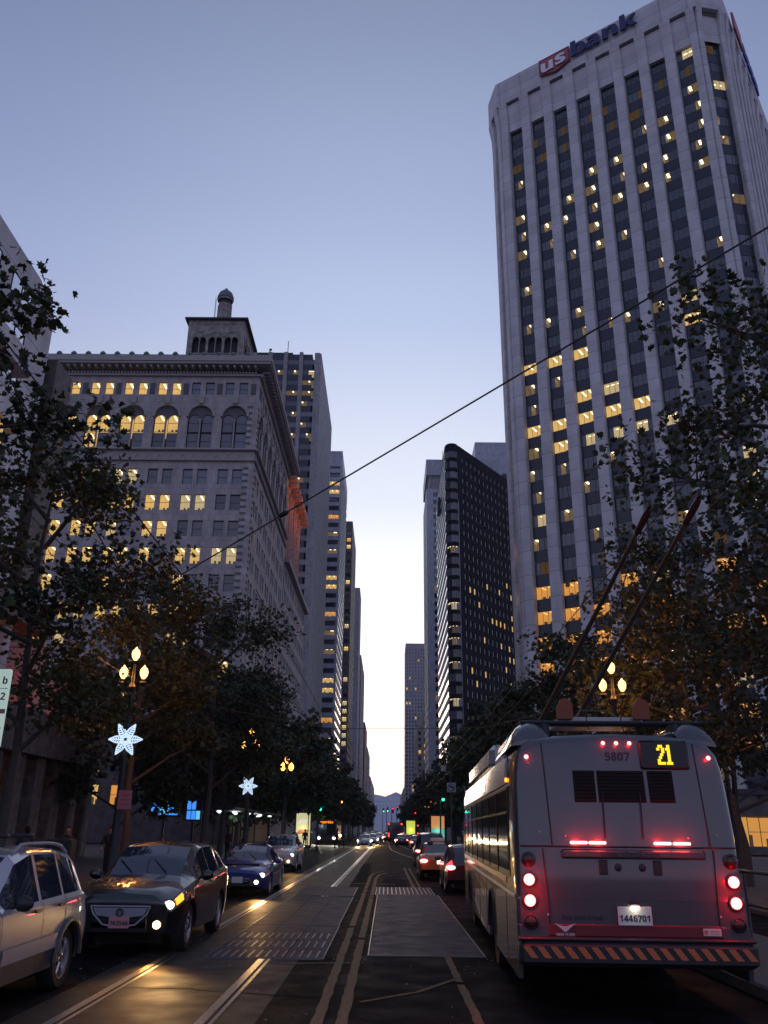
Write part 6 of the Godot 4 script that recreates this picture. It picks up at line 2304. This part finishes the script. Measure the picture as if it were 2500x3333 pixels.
func oncoming_bus() -> void:
	var o := thing("oncoming_bus", "oncoming city bus with an orange destination sign on the left", "bus", Vector3(-7.9, 0, -117))
	var mb := MB.new()
	mb.bevel(Vector3(0, 1.72, -6), Vector3(2.6, 2.75, 12), 0.18)
	part("body", mb, "bus_grey", o)
	mb = MB.new()
	mb.bevel(Vector3(0, 1.85, 0.02), Vector3(2.25, 1.35, 0.06), 0.02)
	part("windscreen", mb, "glass_a", o)
	mb = MB.new()
	mb.bevel(Vector3(0, 2.78, 0.03), Vector3(2.3, 0.5, 0.06), 0.02)
	part("sign_case", mb, "black_plastic", o)
	mb = MB.new()
	for k in 7:
		mb.box(Vector3(-0.75 + 0.25 * k, 2.78 + 0.02 * sin(k * 5.0), 0.07), Vector3(0.17, 0.3 if k % 3 else 0.2, 0.02))
	part("led_sign", mb, "led_orange_sign", o)
	for s in [-1, 1]:
		mb = MB.new()
		mb.ball(Vector3(s * 0.98, 0.85, 0.02), Vector3(0.2, 0.14, 0.05), 10, 6)
		part("headlight", mb, "head_lamp", o)
		mb = MB.new()
		mb.bevel(Vector3(s * 1.45, 1.9, 0.2), Vector3(0.2, 0.4, 0.15), 0.05)
		part("mirror", mb, "black_plastic", o)
		for z in [-2.6, -8.8]:
			mb = MB.new()
			mb.lathe([Vector2(0.3, -0.12), Vector2(0.48, -0.12), Vector2(0.48, 0.12), Vector2(0.3, 0.12), Vector2(0, 0.1)], 14, Vector3(s * 1.2, 0.48, z), Basis(Vector3.BACK, -PI / 2 * s))
			part("wheel", mb, "rubber", o)
		for k in 6:
			mb = MB.new()
			mb.bevel(Vector3(s * 1.3, 1.95, -1.4 - 1.75 * k), Vector3(0.03, 1.0, 1.5), 0.01)
			part("side_window", mb, "room_dim", o)
	mb = MB.new()
	mb.bevel(Vector3(0, 0.45, 0.06), Vector3(2.5, 0.3, 0.12), 0.04)
	part("bumper", mb, "bus_rubber", o)
	spot(o, Vector3(-0.98, 0.85, 0.2), Vector3(-1.0, 0.0, 12), Color(1, 0.97, 0.9), 40.0)
	spot(o, Vector3(0.98, 0.85, 0.2), Vector3(1.2, 0.0, 12), Color(1, 0.97, 0.9), 40.0)

# ---------------------------------------------------------------- the trolley bus
func rear_z(y: float) -> float:
	return 0.0 if y < 1.75 else -(y - 1.75) * 0.14

func rear(x: float, y: float, out := 0.0) -> Transform3D:
	var b := Basis() if y < 1.75 else Basis(Vector3.RIGHT, -0.139)
	return Transform3D(b, Vector3(x, y, rear_z(y)) + b * Vector3(0, 0, out))

func trolley_bus() -> void:
	var o := thing("trolley_bus", "grey trolley bus seen from behind with red lamps and raised poles", "bus", Vector3(2.79, 0, -10.55), -0.037)
	var prof := []
	for p in [[1.3, 1.18], [1.3, 1.6], [1.297, 2.0], [1.288, 2.4], [1.275, 2.64], [1.24, 2.81], [1.17, 2.92], [1.04, 3.0], [0.6, 3.05], [0.0, 3.07]]:
		prof.append(Vector2(p[0], p[1]))
	for k in range(prof.size() - 2, -1, -1):
		prof.append(Vector2(-prof[k].x, prof[k].y))
	var rings := []
	for st in [[-12.2, 0.0, 0.0], [-6.0, 0.0, 0.0], [-0.3, 0.0, 0.0], [-0.13, 0.012, 1.0], [-0.05, 0.035, 1.0], [-0.012, 0.075, 1.0], [0.0, 0.13, 1.0]]:
		var row := []
		for p in prof:
			var q: Vector2 = Vector2(p.x - signf(p.x) * minf(st[1], absf(p.x)), p.y - (st[1] * 0.8 if p.y > 2.5 else 0.0))
			row.append(Vector3(q.x, q.y, st[0] + rear_z(q.y) * st[2] + (rear_z(q.y) if st[2] == 0.0 and st[0] > -1.0 else 0.0)))
		rings.append(row)
	var mb := MB.new()
	for i in rings.size() - 1:
		for j in prof.size() - 1:
			mb.quad(rings[i + 1][j], rings[i][j], rings[i][j + 1], rings[i + 1][j + 1])
	var last: Array = rings[-1]
	var n := last.size()
	for j in int(n / 2):
		mb.quad(last[n - 1 - j], last[j], last[j + 1], last[n - 2 - j])
	mb.smooth(38)
	part("body", mb, "bus_grey", o)
	# lower sides with wheel openings
	for s in [-1, 1]:
		var poly := PackedVector2Array([Vector2(-12.15, 0.36), Vector2(-0.1, 0.36), Vector2(-0.04, 1.185), Vector2(-12.15, 1.185)])
		var holes := []
		for z in [-3.75, -9.75]:
			var arc := PackedVector2Array()
			for i in 15:
				arc.append(Vector2(z + 0.58 * cos(PI * i / 14), 0.5 + 0.56 * sin(PI * i / 14)))
			arc.append(Vector2(z - 0.58, 0.2))
			arc.append(Vector2(z + 0.58, 0.2))
			var cut := Geometry2D.clip_polygons(poly, arc)
			poly = cut[0]
			mb = MB.new()
			mb.lathe([Vector2(0.3, -0.13), Vector2(0.46, -0.14), Vector2(0.49, -0.1), Vector2(0.49, 0.1), Vector2(0.46, 0.14), Vector2(0.3, 0.13)], 24, Vector3.ZERO, Basis(Vector3.BACK, -PI / 2 * s))
			mb.smooth(45)
			var wheel := part("wheel", mb, "rubber", o, at(s * 1.1, 0.49, z))
			mb = MB.new()
			mb.lathe([Vector2(0.31, 0.08), Vector2(0.29, 0.1), Vector2(0.16, 0.03), Vector2(0.12, 0.09), Vector2(0, 0.1)], 20, Vector3.ZERO, Basis(Vector3.BACK, -PI / 2 * s))
			part("rim", mb, "steel_pole", wheel)
			mb = MB.new()
			var tr := []
			for i in 15:
				tr.append(Vector3(s * 1.305, 0.5 + 0.565 * sin(PI * i / 14), z + 0.585 * cos(PI * i / 14)))
			mb.tube(tr, [0.022], 5)
			part("wheel_arch", mb, "bus_rubber", o)
		mb = MB.new()
		mb.t = Transform3D(Basis(Vector3(0, 0, 1), Vector3.UP, Vector3(-1, 0, 0)), Vector3.ZERO)
		mb.prism(poly, minf(-s * 1.25, -s * 1.3), maxf(-s * 1.25, -s * 1.3))
		part("lower_side", mb, "bus_grey", o)
		mb = MB.new()
		mb.bevel(Vector3(s * 1.305, 1.2, -6.1), Vector3(0.03, 0.035, 11.9), 0.01)
		part("rub_strip", mb, "trim_silver", o)
		mb = MB.new()
		mb.bevel(Vector3(s * 1.302, 1.33, -6.4), Vector3(0.02, 0.07, 10.6), 0.006)
		part("side_stripe", mb, "bus_red", o)
		for k in 7:
			mb = MB.new()
			mb.box(Vector3(s * 1.302, 0.78, -1.3 - 1.75 * k), Vector3(0.006, 0.8, 0.012))
			part("panel_seam", mb, "bus_seam", o)
		# side glazing: a dark band with separate panes, each with an opening light above
		mb = MB.new()
		mb.bevel(Vector3(s * 1.296, 1.91, -6.05), Vector3(0.03, 1.06, 10.9), 0.01)
		part("window_band", mb, "bus_rubber", o)
		for k in 7:
			var z := -1.35 - 1.54 * k
			for q in [[1.78, 0.66], [2.27, 0.26]]:
				mb = MB.new()
				mb.bevel(Vector3(s * 1.312, q[0], z), Vector3(0.012, q[1], 1.4), 0.004)
				part("side_window", mb, "glass_d", o)
			mb = MB.new()
			mb.box(Vector3(s * 1.322, 2.12, z), Vector3(0.012, 0.025, 1.42))
			mb.box(Vector3(s * 1.322, 1.9, z - 0.74), Vector3(0.016, 1.0, 0.03))
			part("window_bar", mb, "bus_seam", o)
		# panel over the windows with its frame; pale colour paints in the sunset reflection
		for k in 3:
			mb = MB.new()
			mb.t = Transform3D(Basis(Vector3.BACK, s * 0.12), Vector3(s * 1.281, 2.64, 0))
			mb.bevel(Vector3(0, 0, -2.6 - 3.5 * k), Vector3(0.03, 0.36, 3.4), 0.01)
			part("cove_panel", mb, "bus_white", o)
		mb = MB.new()
		mb.t = Transform3D(Basis(), Vector3(s * 1.29, 2.44, 0))
		mb.bevel(Vector3(0, 0, -6.1), Vector3(0.04, 0.03, 11.4), 0.01)
		part("drip_rail", mb, "trim_silver", o)
		mb = MB.new()
		mb.ball(Vector3(s * 1.3, 2.52, -0.75), Vector3(0.02, 0.03, 0.05), 8, 5)
		part("side_marker", mb, "amber_lamp", o)
		# roof fairings: domed tail piece and the long battery cowl
		mb = MB.new()
		var g := []
		for q in [[-0.26, 0.25], [-0.3, 0.6], [-0.4, 0.85], [-0.6, 1.0], [-2.4, 1.0], [-2.7, 0.3]]:
			var row := []
			for k in 9:
				var a := deg_to_rad(-8.0 + 150.0 * k / 8)
				row.append(Vector3(s * (1.0 + 0.26 * cos(a)), 2.84 + 0.33 * maxf(sin(a), 0.0) * q[1] + 0.06, q[0]))
			g.append(row)
		mb.loft(g)
		for k in 7:
			mb.tri(g[0][0], g[0][k + 1], g[0][k + 2])
		mb.smooth(50)
		part("roof_fairing", mb, "bus_grey", o)
		mb = MB.new()
		mb.bevel(Vector3(s * 0.98, 3.16, -8.6), Vector3(0.34, 0.44, 6.8), 0.1)
		part("roof_cowl", mb, "bus_white", o)
	mb = MB.new()
	mb.box(Vector3(0, 0.75, -6.1), Vector3(2.3, 0.7, 4.6))
	mb.box(Vector3(0, 0.85, -1.5), Vector3(2.4, 0.6, 2.6))
	mb.box(Vector3(0, 0.85, -11.4), Vector3(2.4, 0.6, 1.4))
	mb.box(Vector3(0, 1.15, -6.1), Vector3(2.5, 0.08, 11.9))
	part("chassis", mb, "underbody", o)
	mb = MB.new()
	mb.bevel(Vector3(0, 1.9, -12.22), Vector3(2.5, 2.2, 0.1), 0.04)
	part("front_glass", mb, "glass_d", o)
	# rear lower panel, red band, bumper with slanted hazard bars
	mb = MB.new()
	mb.bevel(Vector3(0, 1.04, -0.12), Vector3(2.58, 0.34, 0.235), 0.03)
	part("engine_door", mb, "bus_grey", o)
	mb = MB.new()
	mb.bevel(Vector3(0.02, 0.865, -0.02), Vector3(1.95, 0.125, 0.06), 0.01)
	part("red_band", mb, "bus_red", o)
	mb = MB.new()
	mb.bevel(Vector3(0, 0.85, -0.1), Vector3(2.59, 0.16, 0.2), 0.02)
	part("rear_skirt", mb, "bus_grey", o)
	var bumper := MB.new()
	bumper.bevel(Vector3(0, 0.64, 0.02), Vector3(2.62, 0.26, 0.3), 0.05)
	bumper.bevel(Vector3(0, 0.785, 0.0), Vector3(2.6, 0.035, 0.3), 0.012)
	var bp := part("bumper", bumper, "bus_rubber", o)
	for k in 17:
		mb = MB.new()
		var x := -1.27 + 0.149 * k
		mb.prism(PackedVector2Array([Vector2(x, 0.715), Vector2(x + 0.075, 0.715), Vector2(x + 0.165, 0.6), Vector2(x + 0.09, 0.6)]), 0.165, 0.174)
		part("hazard_bar", mb, "stripe_orange", bp)
	# seams of the rear doors
	mb = MB.new()
	for q in [[-0.91, 2.93, -0.86, 1.76], [0.93, 2.93, 0.96, 1.76], [-0.975, 1.72, -0.93, 0.82], [0.985, 1.72, 0.96, 0.82], [-1.24, 1.745, 1.24, 1.745]]:
		var a := rear(q[0], q[1], 0.001).origin
		var b := rear(q[2], q[3], 0.001).origin
		mb.tube([a, b], [0.009], 4)
	part("door_seam", mb, "bus_seam", o)
	# three louvred windows
	for q in [[-0.425, 0.26], [0.012, 0.56], [0.485, 0.3]]:
		mb = MB.new()
		mb.bevel(Vector3.ZERO, Vector3(q[1], 0.37, 0.012), 0.004)
		var w := part("rear_window", mb, "underbody", o, rear(q[0], 2.42, 0.003))
		mb = MB.new()
		for k in 9:
			mb.box(Vector3(0, -0.16 + 0.04 * k, 0.01), Vector3(q[1] - 0.02, 0.014, 0.012), Basis(Vector3.RIGHT, 0.5))
		part("louvre", mb, "black_plastic", w)
	# route sign with its dot-matrix digits
	mb = MB.new()
	mb.bevel(Vector3.ZERO, Vector3(0.59, 0.34, 0.05), 0.03)
	var sign_case := part("sign_case", mb, "black_plastic", o, rear(0.565, 2.79, 0.01))
	var dots := MB.new()
	var art := [["01110", "11011", "00011", "00110", "01100", "11000", "11111"], ["0110", "1110", "0110", "0110", "0110", "0110", "1111"]]
	for dgt in 2:
		for r in 7:
			var line: String = art[dgt][r]
			for c in line.length():
				if line[c] == "1":
					dots.box(Vector3(-0.075 + dgt * 0.105 + c * 0.0185, 0.1 - r * 0.034, 0.029), Vector3(0.0165, 0.031, 0.006))
	part("led_digit", dots, "led_amber_sign", sign_case)
	text("fleet_number", "5807", 0.1, "ink", o, rear(0.005, 2.77, 0.004), 0.003)
	text("web_address", "www.sfmta.com", 0.063, "ink", o, rear(0.025, 1.665, 0.034), 0.003)
	text("warning_text", "Step Back 6 Feet", 0.043, "ink", o, rear(-0.565, 0.995, 0.002), 0.003)
	# light bars over a shelf-like lip
	mb = MB.new()
	mb.bevel(Vector3.ZERO, Vector3(1.66, 0.1, 0.05), 0.022)
	part("rear_lip", mb, "bus_grey", o, rear(0.06, 1.665, 0.008))
	for q in [[-0.555, 0], [-0.34, 0], [0.41, 1], [0.63, 1]]:
		mb = MB.new()
		mb.bevel(Vector3.ZERO, Vector3(0.205, 0.032, 0.03), 0.012)
		part("brake_bar_lamp", mb, "tail_lamp_core", o, rear(q[0], 1.785, 0.02))
	for x in [-0.45, 0.52]:
		for dx in [-0.13, 0.13]:
			omni(o, Vector3(x + dx, 1.8, 0.075), Color(1, 0.03, 0.05), 0.085, 0.04)
	# round lamps in columns, two lit on each side
	for s in [-1, 1]:
		for k in 4:
			var c := rear([-1.15, 1.17][0 if s < 0 else 1], [1.6, 1.385, 1.165, 0.945][k], 0.006)
			mb = MB.new()
			mb.lathe([Vector2(0.085, -0.01), Vector2(0.085, 0.014), Vector2(0.068, 0.02)], 18, Vector3.ZERO, Basis(Vector3.RIGHT, PI / 2))
			var h := part("lamp_ring", mb, "lamp_dark", o, c)
			mb = MB.new()
			mb.ball(Vector3(0, 0, 0.008), Vector3(0.062, 0.062, 0.02), 16, 8)
			var lit := k == 1 or k == 2
			part("tail_lamp", mb, "tail_lamp_core" if lit else "lamp_dark", h)
			if lit:
				omni(o, c.origin + Vector3(0, 0, 0.075), Color(1, 0.025, 0.045), 0.14, 0.05)
		mb = MB.new()
		mb.ball(Vector3.ZERO, Vector3(0.026, 0.026, 0.016), 10, 6)
		part("marker_lamp", mb, "tail_lamp_core", o, rear(1.1 * s, 2.76, 0.006))
		omni(o, rear(1.1 * s, 2.76, 0.07).origin, Color(1, 0.04, 0.06), 0.012, 0.02)
	for x in [-0.15, 0.01, 0.17]:
		mb = MB.new()
		mb.ball(Vector3.ZERO, Vector3(0.024, 0.024, 0.016), 10, 6)
		part("marker_lamp", mb, "tail_lamp_core", o, rear(x, 2.93, 0.006))
		omni(o, rear(x, 2.93, 0.07).origin, Color(1, 0.04, 0.06), 0.01, 0.02)
	# latches, screws, licence plate with its light, makers' wings, label
	for q in [[-0.29, 0.1, 0.16], [0.33, 0.1, 0.16]]:
		mb = MB.new()
		mb.bevel(Vector3.ZERO, Vector3(q[1], q[2], 0.02), 0.01)
		part("latch", mb, "bus_rubber", o, rear(q[0], 1.525, 0.008))
	for x in [-0.12, 0.155]:
		mb = MB.new()
		mb.ball(Vector3.ZERO, Vector3(0.045, 0.045, 0.014), 12, 6)
		part("vent_plug", mb, "bus_rubber", o, rear(x, 1.525, 0.0))
	for q in [[-1.08, 2.68], [-1.0, 1.9], [1.05, 1.88], [-0.95, 1.02], [0.98, 1.02], [-0.7, 1.86], [0.72, 1.85]]:
		mb = MB.new()
		mb.ball(Vector3.ZERO, Vector3(0.014, 0.014, 0.008), 8, 5)
		part("screw", mb, "trim_silver", o, rear(q[0], q[1], 0.002))
	mb = MB.new()
	mb.bevel(Vector3.ZERO, Vector3(0.38, 0.2, 0.016), 0.008)
	var np := part("number_plate", mb, "plate_white", o, rear(0.02, 1.02, 0.02))
	text("plate_number", "1446701", 0.066, "ink", np, at(0, -0.025, 0.01), 0.003, true)
	mb = MB.new()
	mb.bevel(Vector3(0, 0.135, 0.03), Vector3(0.12, 0.05, 0.06), 0.015)
	part("lamp_cover", mb, "bus_rubber", np)
	mb = MB.new()
	mb.box(Vector3(0, 0.103, 0.04), Vector3(0.09, 0.01, 0.03))
	part("plate_lamp", mb, "plate_light", np)
	omni(o, Vector3(0.02, 1.11, 0.07), Color(1, 0.95, 0.85), 0.012, 0.02)
	mb = MB.new()
	mb.prism(PackedVector2Array([Vector2(-0.12, 0.05), Vector2(-0.02, 0.02), Vector2(0.02, 0.02), Vector2(0.12, 0.05), Vector2(0.05, 0.0), Vector2(0.03, -0.02), Vector2(0.0, -0.04), Vector2(-0.03, -0.02), Vector2(-0.05, 0.0)]), 0, 0.008)
	part("wing_badge", mb, "sign_white", o, rear(-0.77, 0.885, 0.012))
	text("badge_text", "NEW FLYER", 0.028, "sign_white", o, rear(-0.77, 0.82, 0.012), 0.003)
	mb = MB.new()
	mb.bevel(Vector3.ZERO, Vector3(0.2, 0.075, 0.008), 0.003)
	var lb := part("notice", mb, "sign_white", o, rear(0.865, 0.865, 0.014))
	mb = MB.new()
	mb.disc(Vector3(-0.07, 0, 0.006), 0.024)
	mb.box(Vector3(0.03, 0.012, 0.005), Vector3(0.1, 0.008, 0.002))
	mb.box(Vector3(0.03, -0.012, 0.005), Vector3(0.1, 0.008, 0.002))
	part("print", mb, "stripe_orange", lb)
	# rack, roof box and pole hooks
	mb = MB.new()
	for z in [-0.55, -0.75]:
		mb.tube([Vector3(-1.12, 3.22, z), Vector3(1.22, 3.22, z)], [0.026], 8)
	for x in [-0.8, 0.86]:
		mb.bevel(Vector3(x, 3.12, -0.65), Vector3(0.12, 0.2, 0.3), 0.03)
	part("pole_rack", mb, "iron", o)
	mb = MB.new()
	mb.bevel(Vector3(0, 3.3, -1.4), Vector3(1.12, 0.09, 0.9), 0.02)
	part("roof_box", mb, "bus_white", o)
	mb = MB.new()
	mb.tube([Vector3(-0.28, 3.33, -1.2), Vector3(-0.2, 3.46, -1.2), Vector3(0.2, 3.46, -1.2), Vector3(0.3, 3.33, -1.2)], [0.012], 6)
	part("grab_rail", mb, "steel_pole", o)
	for x in [-0.48, 0.52]:
		var poly := PackedVector2Array([Vector2(-0.1, 0), Vector2(0.1, 0), Vector2(0.1, 0.19), Vector2(0.06, 0.25), Vector2(0.0, 0.27), Vector2(-0.05, 0.25), Vector2(-0.1, 0.16)])
		mb = MB.new()
		mb.prism(poly, -0.06, 0.06)
		part("pole_hook", mb, "hook_orange", o, at(x, 3.3, -0.85))
	for q in [[-0.35, Vector3(0.62, 5.86, 0.02)], [0.28, Vector3(1.18, 5.88, 0.32)]]:
		var a := Vector3(q[0], 3.5, -5.4)
		var b: Vector3 = q[1]
		mb = MB.new()
		mb.tube([a, a.lerp(b, 0.25), a.lerp(b, 0.7), b], [0.052, 0.044, 0.034, 0.028], 8)
		mb.smooth(60)
		var pole := part("trolley_pole", mb, "pole_wood", o)
		mb = MB.new()
		var d := (b - a).normalized()
		mb.tube([b - d * 0.35, b, b + d * 0.12], [0.045, 0.05, 0.035], 8)
		mb.bevel(b + d * 0.1 + Vector3(0, 0.06, 0), Vector3(0.05, 0.1, 0.2), 0.015)
		part("pole_head", mb, "black_plastic", pole)
		mb = MB.new()
		mb.bevel(Vector3(a.x, 3.35, -5.5), Vector3(0.3, 0.35, 0.5), 0.06)
		part("pole_base", mb, "iron", pole)
		mb = MB.new()  # the rope that hauls the pole down
		mb.tube([b - d * 0.3, Vector3(q[0] * 0.7, 3.28, -0.62), rear(q[0] * 0.7 + 0.02, 2.3, 0.03).origin, rear(q[0] * 0.7, 1.83, 0.03).origin], [0.008], 4)
		part("pole_rope", mb, "bus_seam", o)

# ---------------------------------------------------------------- people on the left pavement
func body_mesh(pose: Array, coat: Color, legs: Color, hair: Color, bag: bool) -> ArrayMesh:
	# pose: [left foot z, right foot z, left hand, right hand]
	var bones := []  # from, to, radius, radius
	var hip := Vector3(0, 0.92, 0)
	var neck := Vector3(0, 1.45, 0.02)
	for s in [-1, 1]:
		var fz: float = pose[0] if s < 0 else pose[1]
		var h := hip + Vector3(s * 0.09, 0, 0)
		var foot := Vector3(s * 0.1, 0.09, fz)
		var knee := h.lerp(foot, 0.52) + Vector3(0, 0, 0.05)
		bones.append([h, knee, 0.095, 0.065])
		bones.append([knee, foot, 0.065, 0.045])
		bones.append([foot + Vector3(0, -0.045, -0.04), foot + Vector3(0, -0.05, 0.16), 0.042, 0.036])
		var sh := neck + Vector3(s * 0.18, -0.06, -0.01)
		var hand: Vector3 = pose[2] if s < 0 else pose[3]
		var elbow := sh.lerp(hand, 0.5) + Vector3(s * 0.06, -0.04, -0.06)
		bones.append([sh, elbow, 0.062, 0.05])
		bones.append([elbow, hand, 0.05, 0.034])
		bones.append([hand, hand + (hand - elbow).normalized() * 0.09, 0.034, 0.022])
		for f in 4:
			var k := hand + (hand - elbow).normalized() * 0.08 + Vector3(0, 0, -0.025 + 0.018 * f)
			bones.append([k, k + (hand - elbow).normalized() * [0.06, 0.075, 0.07, 0.055][f], 0.0105, 0.008])
		bones.append([hand + Vector3(0, 0, 0.02), hand + Vector3(-s * 0.02, -0.06, 0.06), 0.013, 0.009])
	bones.append([hip, Vector3(0, 1.16, 0.01), 0.15, 0.135])
	bones.append([Vector3(-0.06, 1.16, 0.01), Vector3(-0.1, 1.36, 0), 0.12, 0.105])
	bones.append([Vector3(0.06, 1.16, 0.01), Vector3(0.1, 1.36, 0), 0.12, 0.105])
	bones.append([neck + Vector3(0, -0.05, 0), neck + Vector3(0, 0.1, 0.01), 0.06, 0.052])
	bones.append([Vector3(0, 1.62, 0.02), Vector3(0, 1.68, 0.0), 0.085, 0.095])
	bones.append([Vector3(0, 1.56, 0.05), Vector3(0, 1.62, 0.03), 0.05, 0.07])
	bones.append([Vector3(0, 1.6, 0.11), Vector3(0, 1.63, 0.1), 0.016, 0.012])
	bones.append([Vector3(-0.092, 1.62, 0.0), Vector3(-0.095, 1.65, 0.0), 0.02, 0.02])
	bones.append([Vector3(0.092, 1.62, 0.0), Vector3(0.095, 1.65, 0.0), 0.02, 0.02])
	if bag:
		bones.append([Vector3(-0.08, 1.16, -0.17), Vector3(-0.06, 1.32, -0.16), 0.11, 0.1])
		bones.append([Vector3(0.08, 1.16, -0.17), Vector3(0.06, 1.32, -0.16), 0.11, 0.1])
	var cell := 0.026
	var field := {}
	for b in bones:
		var a: Vector3 = b[0]
		var e: Vector3 = b[1]
		var m := maxf(b[2], b[3]) + 0.06
		var lo := ((a.min(e) - Vector3.ONE * m) / cell).floor()
		var hi := ((a.max(e) + Vector3.ONE * m) / cell).ceil()
		var ab := e - a
		var l2 := maxf(ab.length_squared(), 1e-6)
		for x in range(int(lo.x), int(hi.x) + 1):
			for y in range(int(lo.y), int(hi.y) + 1):
				for z in range(int(lo.z), int(hi.z) + 1):
					var p := Vector3(x, y, z) * cell
					var t := clampf((p - a).dot(ab) / l2, 0, 1)
					var d := (p - a - ab * t).length() - lerpf(b[2], b[3], t)
					var k := Vector3i(x, y, z)
					if field.has(k):
						var o: float = field[k]
						var q := maxf(0.03 - absf(o - d), 0.0) / 0.03
						field[k] = minf(o, d) - q * q * 0.0075
					else:
						field[k] = d
	var vert := {}
	var st := SurfaceTool.new()
	st.begin(Mesh.PRIMITIVE_TRIANGLES)
	st.set_smooth_group(0)
	var idx := 0
	var pos := []
	for k in field:
		var sum := Vector3.ZERO
		var cnt := 0
		var ok := true
		for e in [[0, 0, 0, 1, 0, 0], [0, 1, 0, 1, 1, 0], [0, 0, 1, 1, 0, 1], [0, 1, 1, 1, 1, 1], [0, 0, 0, 0, 1, 0], [1, 0, 0, 1, 1, 0], [0, 0, 1, 0, 1, 1], [1, 0, 1, 1, 1, 1], [0, 0, 0, 0, 0, 1], [1, 0, 0, 1, 0, 1], [0, 1, 0, 0, 1, 1], [1, 1, 0, 1, 1, 1]]:
			var i: Vector3i = k + Vector3i(e[0], e[1], e[2])
			var j: Vector3i = k + Vector3i(e[3], e[4], e[5])
			if not field.has(i) or not field.has(j):
				ok = false
				break
			var a: float = field[i]
			var b: float = field[j]
			if (a < 0) != (b < 0):
				sum += Vector3(i).lerp(Vector3(j), a / (a - b))
				cnt += 1
		if ok and cnt:
			vert[k] = pos.size()
			pos.append(sum / cnt * cell)
	var tris := []
	for k in field:
		var a: float = field[k]
		for ax in 3:
			var n: Vector3i = [Vector3i(1, 0, 0), Vector3i(0, 1, 0), Vector3i(0, 0, 1)][ax]
			if not field.has(k + n):
				continue
			var b: float = field[k + n]
			if (a < 0) == (b < 0):
				continue
			var u: Vector3i = [Vector3i(0, 1, 0), Vector3i(0, 0, 1), Vector3i(1, 0, 0)][ax]
			var w: Vector3i = [Vector3i(0, 0, 1), Vector3i(1, 0, 0), Vector3i(0, 1, 0)][ax]
			var q := [k - u - w, k - w, k, k - u]
			if not (vert.has(q[0]) and vert.has(q[1]) and vert.has(q[2]) and vert.has(q[3])):
				continue
			var r := [vert[q[0]], vert[q[1]], vert[q[2]], vert[q[3]]]
			if a < 0:
				r.reverse()
			tris.append_array([r[0], r[1], r[2], r[0], r[2], r[3]])
	for i in pos.size():
		var p: Vector3 = pos[i]
		var c := coat
		if p.y < 0.08:
			c = Color(0.01, 0.01, 0.01)
		elif p.y < 0.86 and absf(p.x) < 0.2:
			c = legs
		elif p.y > 1.48:
			c = Color(0.28, 0.17, 0.12) if p.z > 0.035 and p.y < 1.7 else hair
		elif p.distance_to(pose[2]) < 0.12 or p.distance_to(pose[3]) < 0.12:
			c = Color(0.28, 0.17, 0.12)
		if bag and p.z < -0.13 and p.y > 1.0 and p.y < 1.42:
			c = Color(0.03, 0.035, 0.05)
		st.set_color(c)
		st.add_vertex(p)
	for t in tris:
		st.add_index(t)
	st.generate_normals()
	var m := st.commit()
	m.surface_set_material(0, M["body"])
	return m

func people() -> void:
	var walk := body_mesh([-0.22, 0.28, Vector3(-0.3, 0.9, 0.2), Vector3(0.3, 0.92, -0.15)], Color(0.014, 0.014, 0.018), Color(0.02, 0.022, 0.03), Color(0.012, 0.01, 0.008), true)
	var stand := body_mesh([0.02, 0.0, Vector3(-0.27, 0.86, 0.06), Vector3(0.12, 1.12, 0.26)], Color(0.03, 0.012, 0.014), Color(0.012, 0.012, 0.014), Color(0.02, 0.015, 0.01), false)
	var list := [[-13.4, -30.0, 0.4, 1, "person in a dark red coat standing by the concrete piers, left"], [-11.6, -29.0, 2.9, 0, "person with a dark backpack walking away by the tree trunk, left"], [-11.0, -31.0, 0.2, 1, "person in dark clothes looking at a phone, beside the backpack walker"], [-13.0, -26.0, 3.0, 0, "walker with a backpack nearest the left edge, behind the silver car"], [-12.0, -39.0, 0.3, 0, "walker coming along the left pavement behind the black car"], [-9.9, -56.0, 2.6, 1, "person waiting at the kerb by the second snowflake post"], [-9.3, -90.5, 0.6, 1, "person standing dark against the lit cream pillar"], [-8.2, -90.0, 3.4, 0, "walker passing right of the lit cream pillar"], [-5.6, -100.0, 1.4, 0, "person crossing the street in front of the oncoming bus"], [-4.9, -101.0, 1.5, 1, "second person crossing, just right of the oncoming bus"], [11.8, -34.0, 0.5, 0, "walker by the amber shop windows at far right"]]
	for q in list:
		var o := thing("person", q[4], "person", Vector3(q[0], 0.145 if absf(q[0]) > 9.4 else (0.145 if q[1] > -92 and q[1] < -88 else 0.0), q[1]), q[2])
		put("figure", walk if q[3] == 0 else stand, o)
		if q[4].contains("phone"):
			var mb := MB.new()
			mb.bevel(Vector3(0.12, 1.2, 0.33), Vector3(0.08, 0.15, 0.01), 0.004)
			var ph := tag(part("phone", mb, "iron", self, o.transform), "phone with a lit screen in a standing person's hand", "phone")
			mb = MB.new()
			mb.box(Vector3(0.12, 1.2, 0.338), Vector3(0.07, 0.13, 0.003))
			part("screen", mb, "store_light", ph)
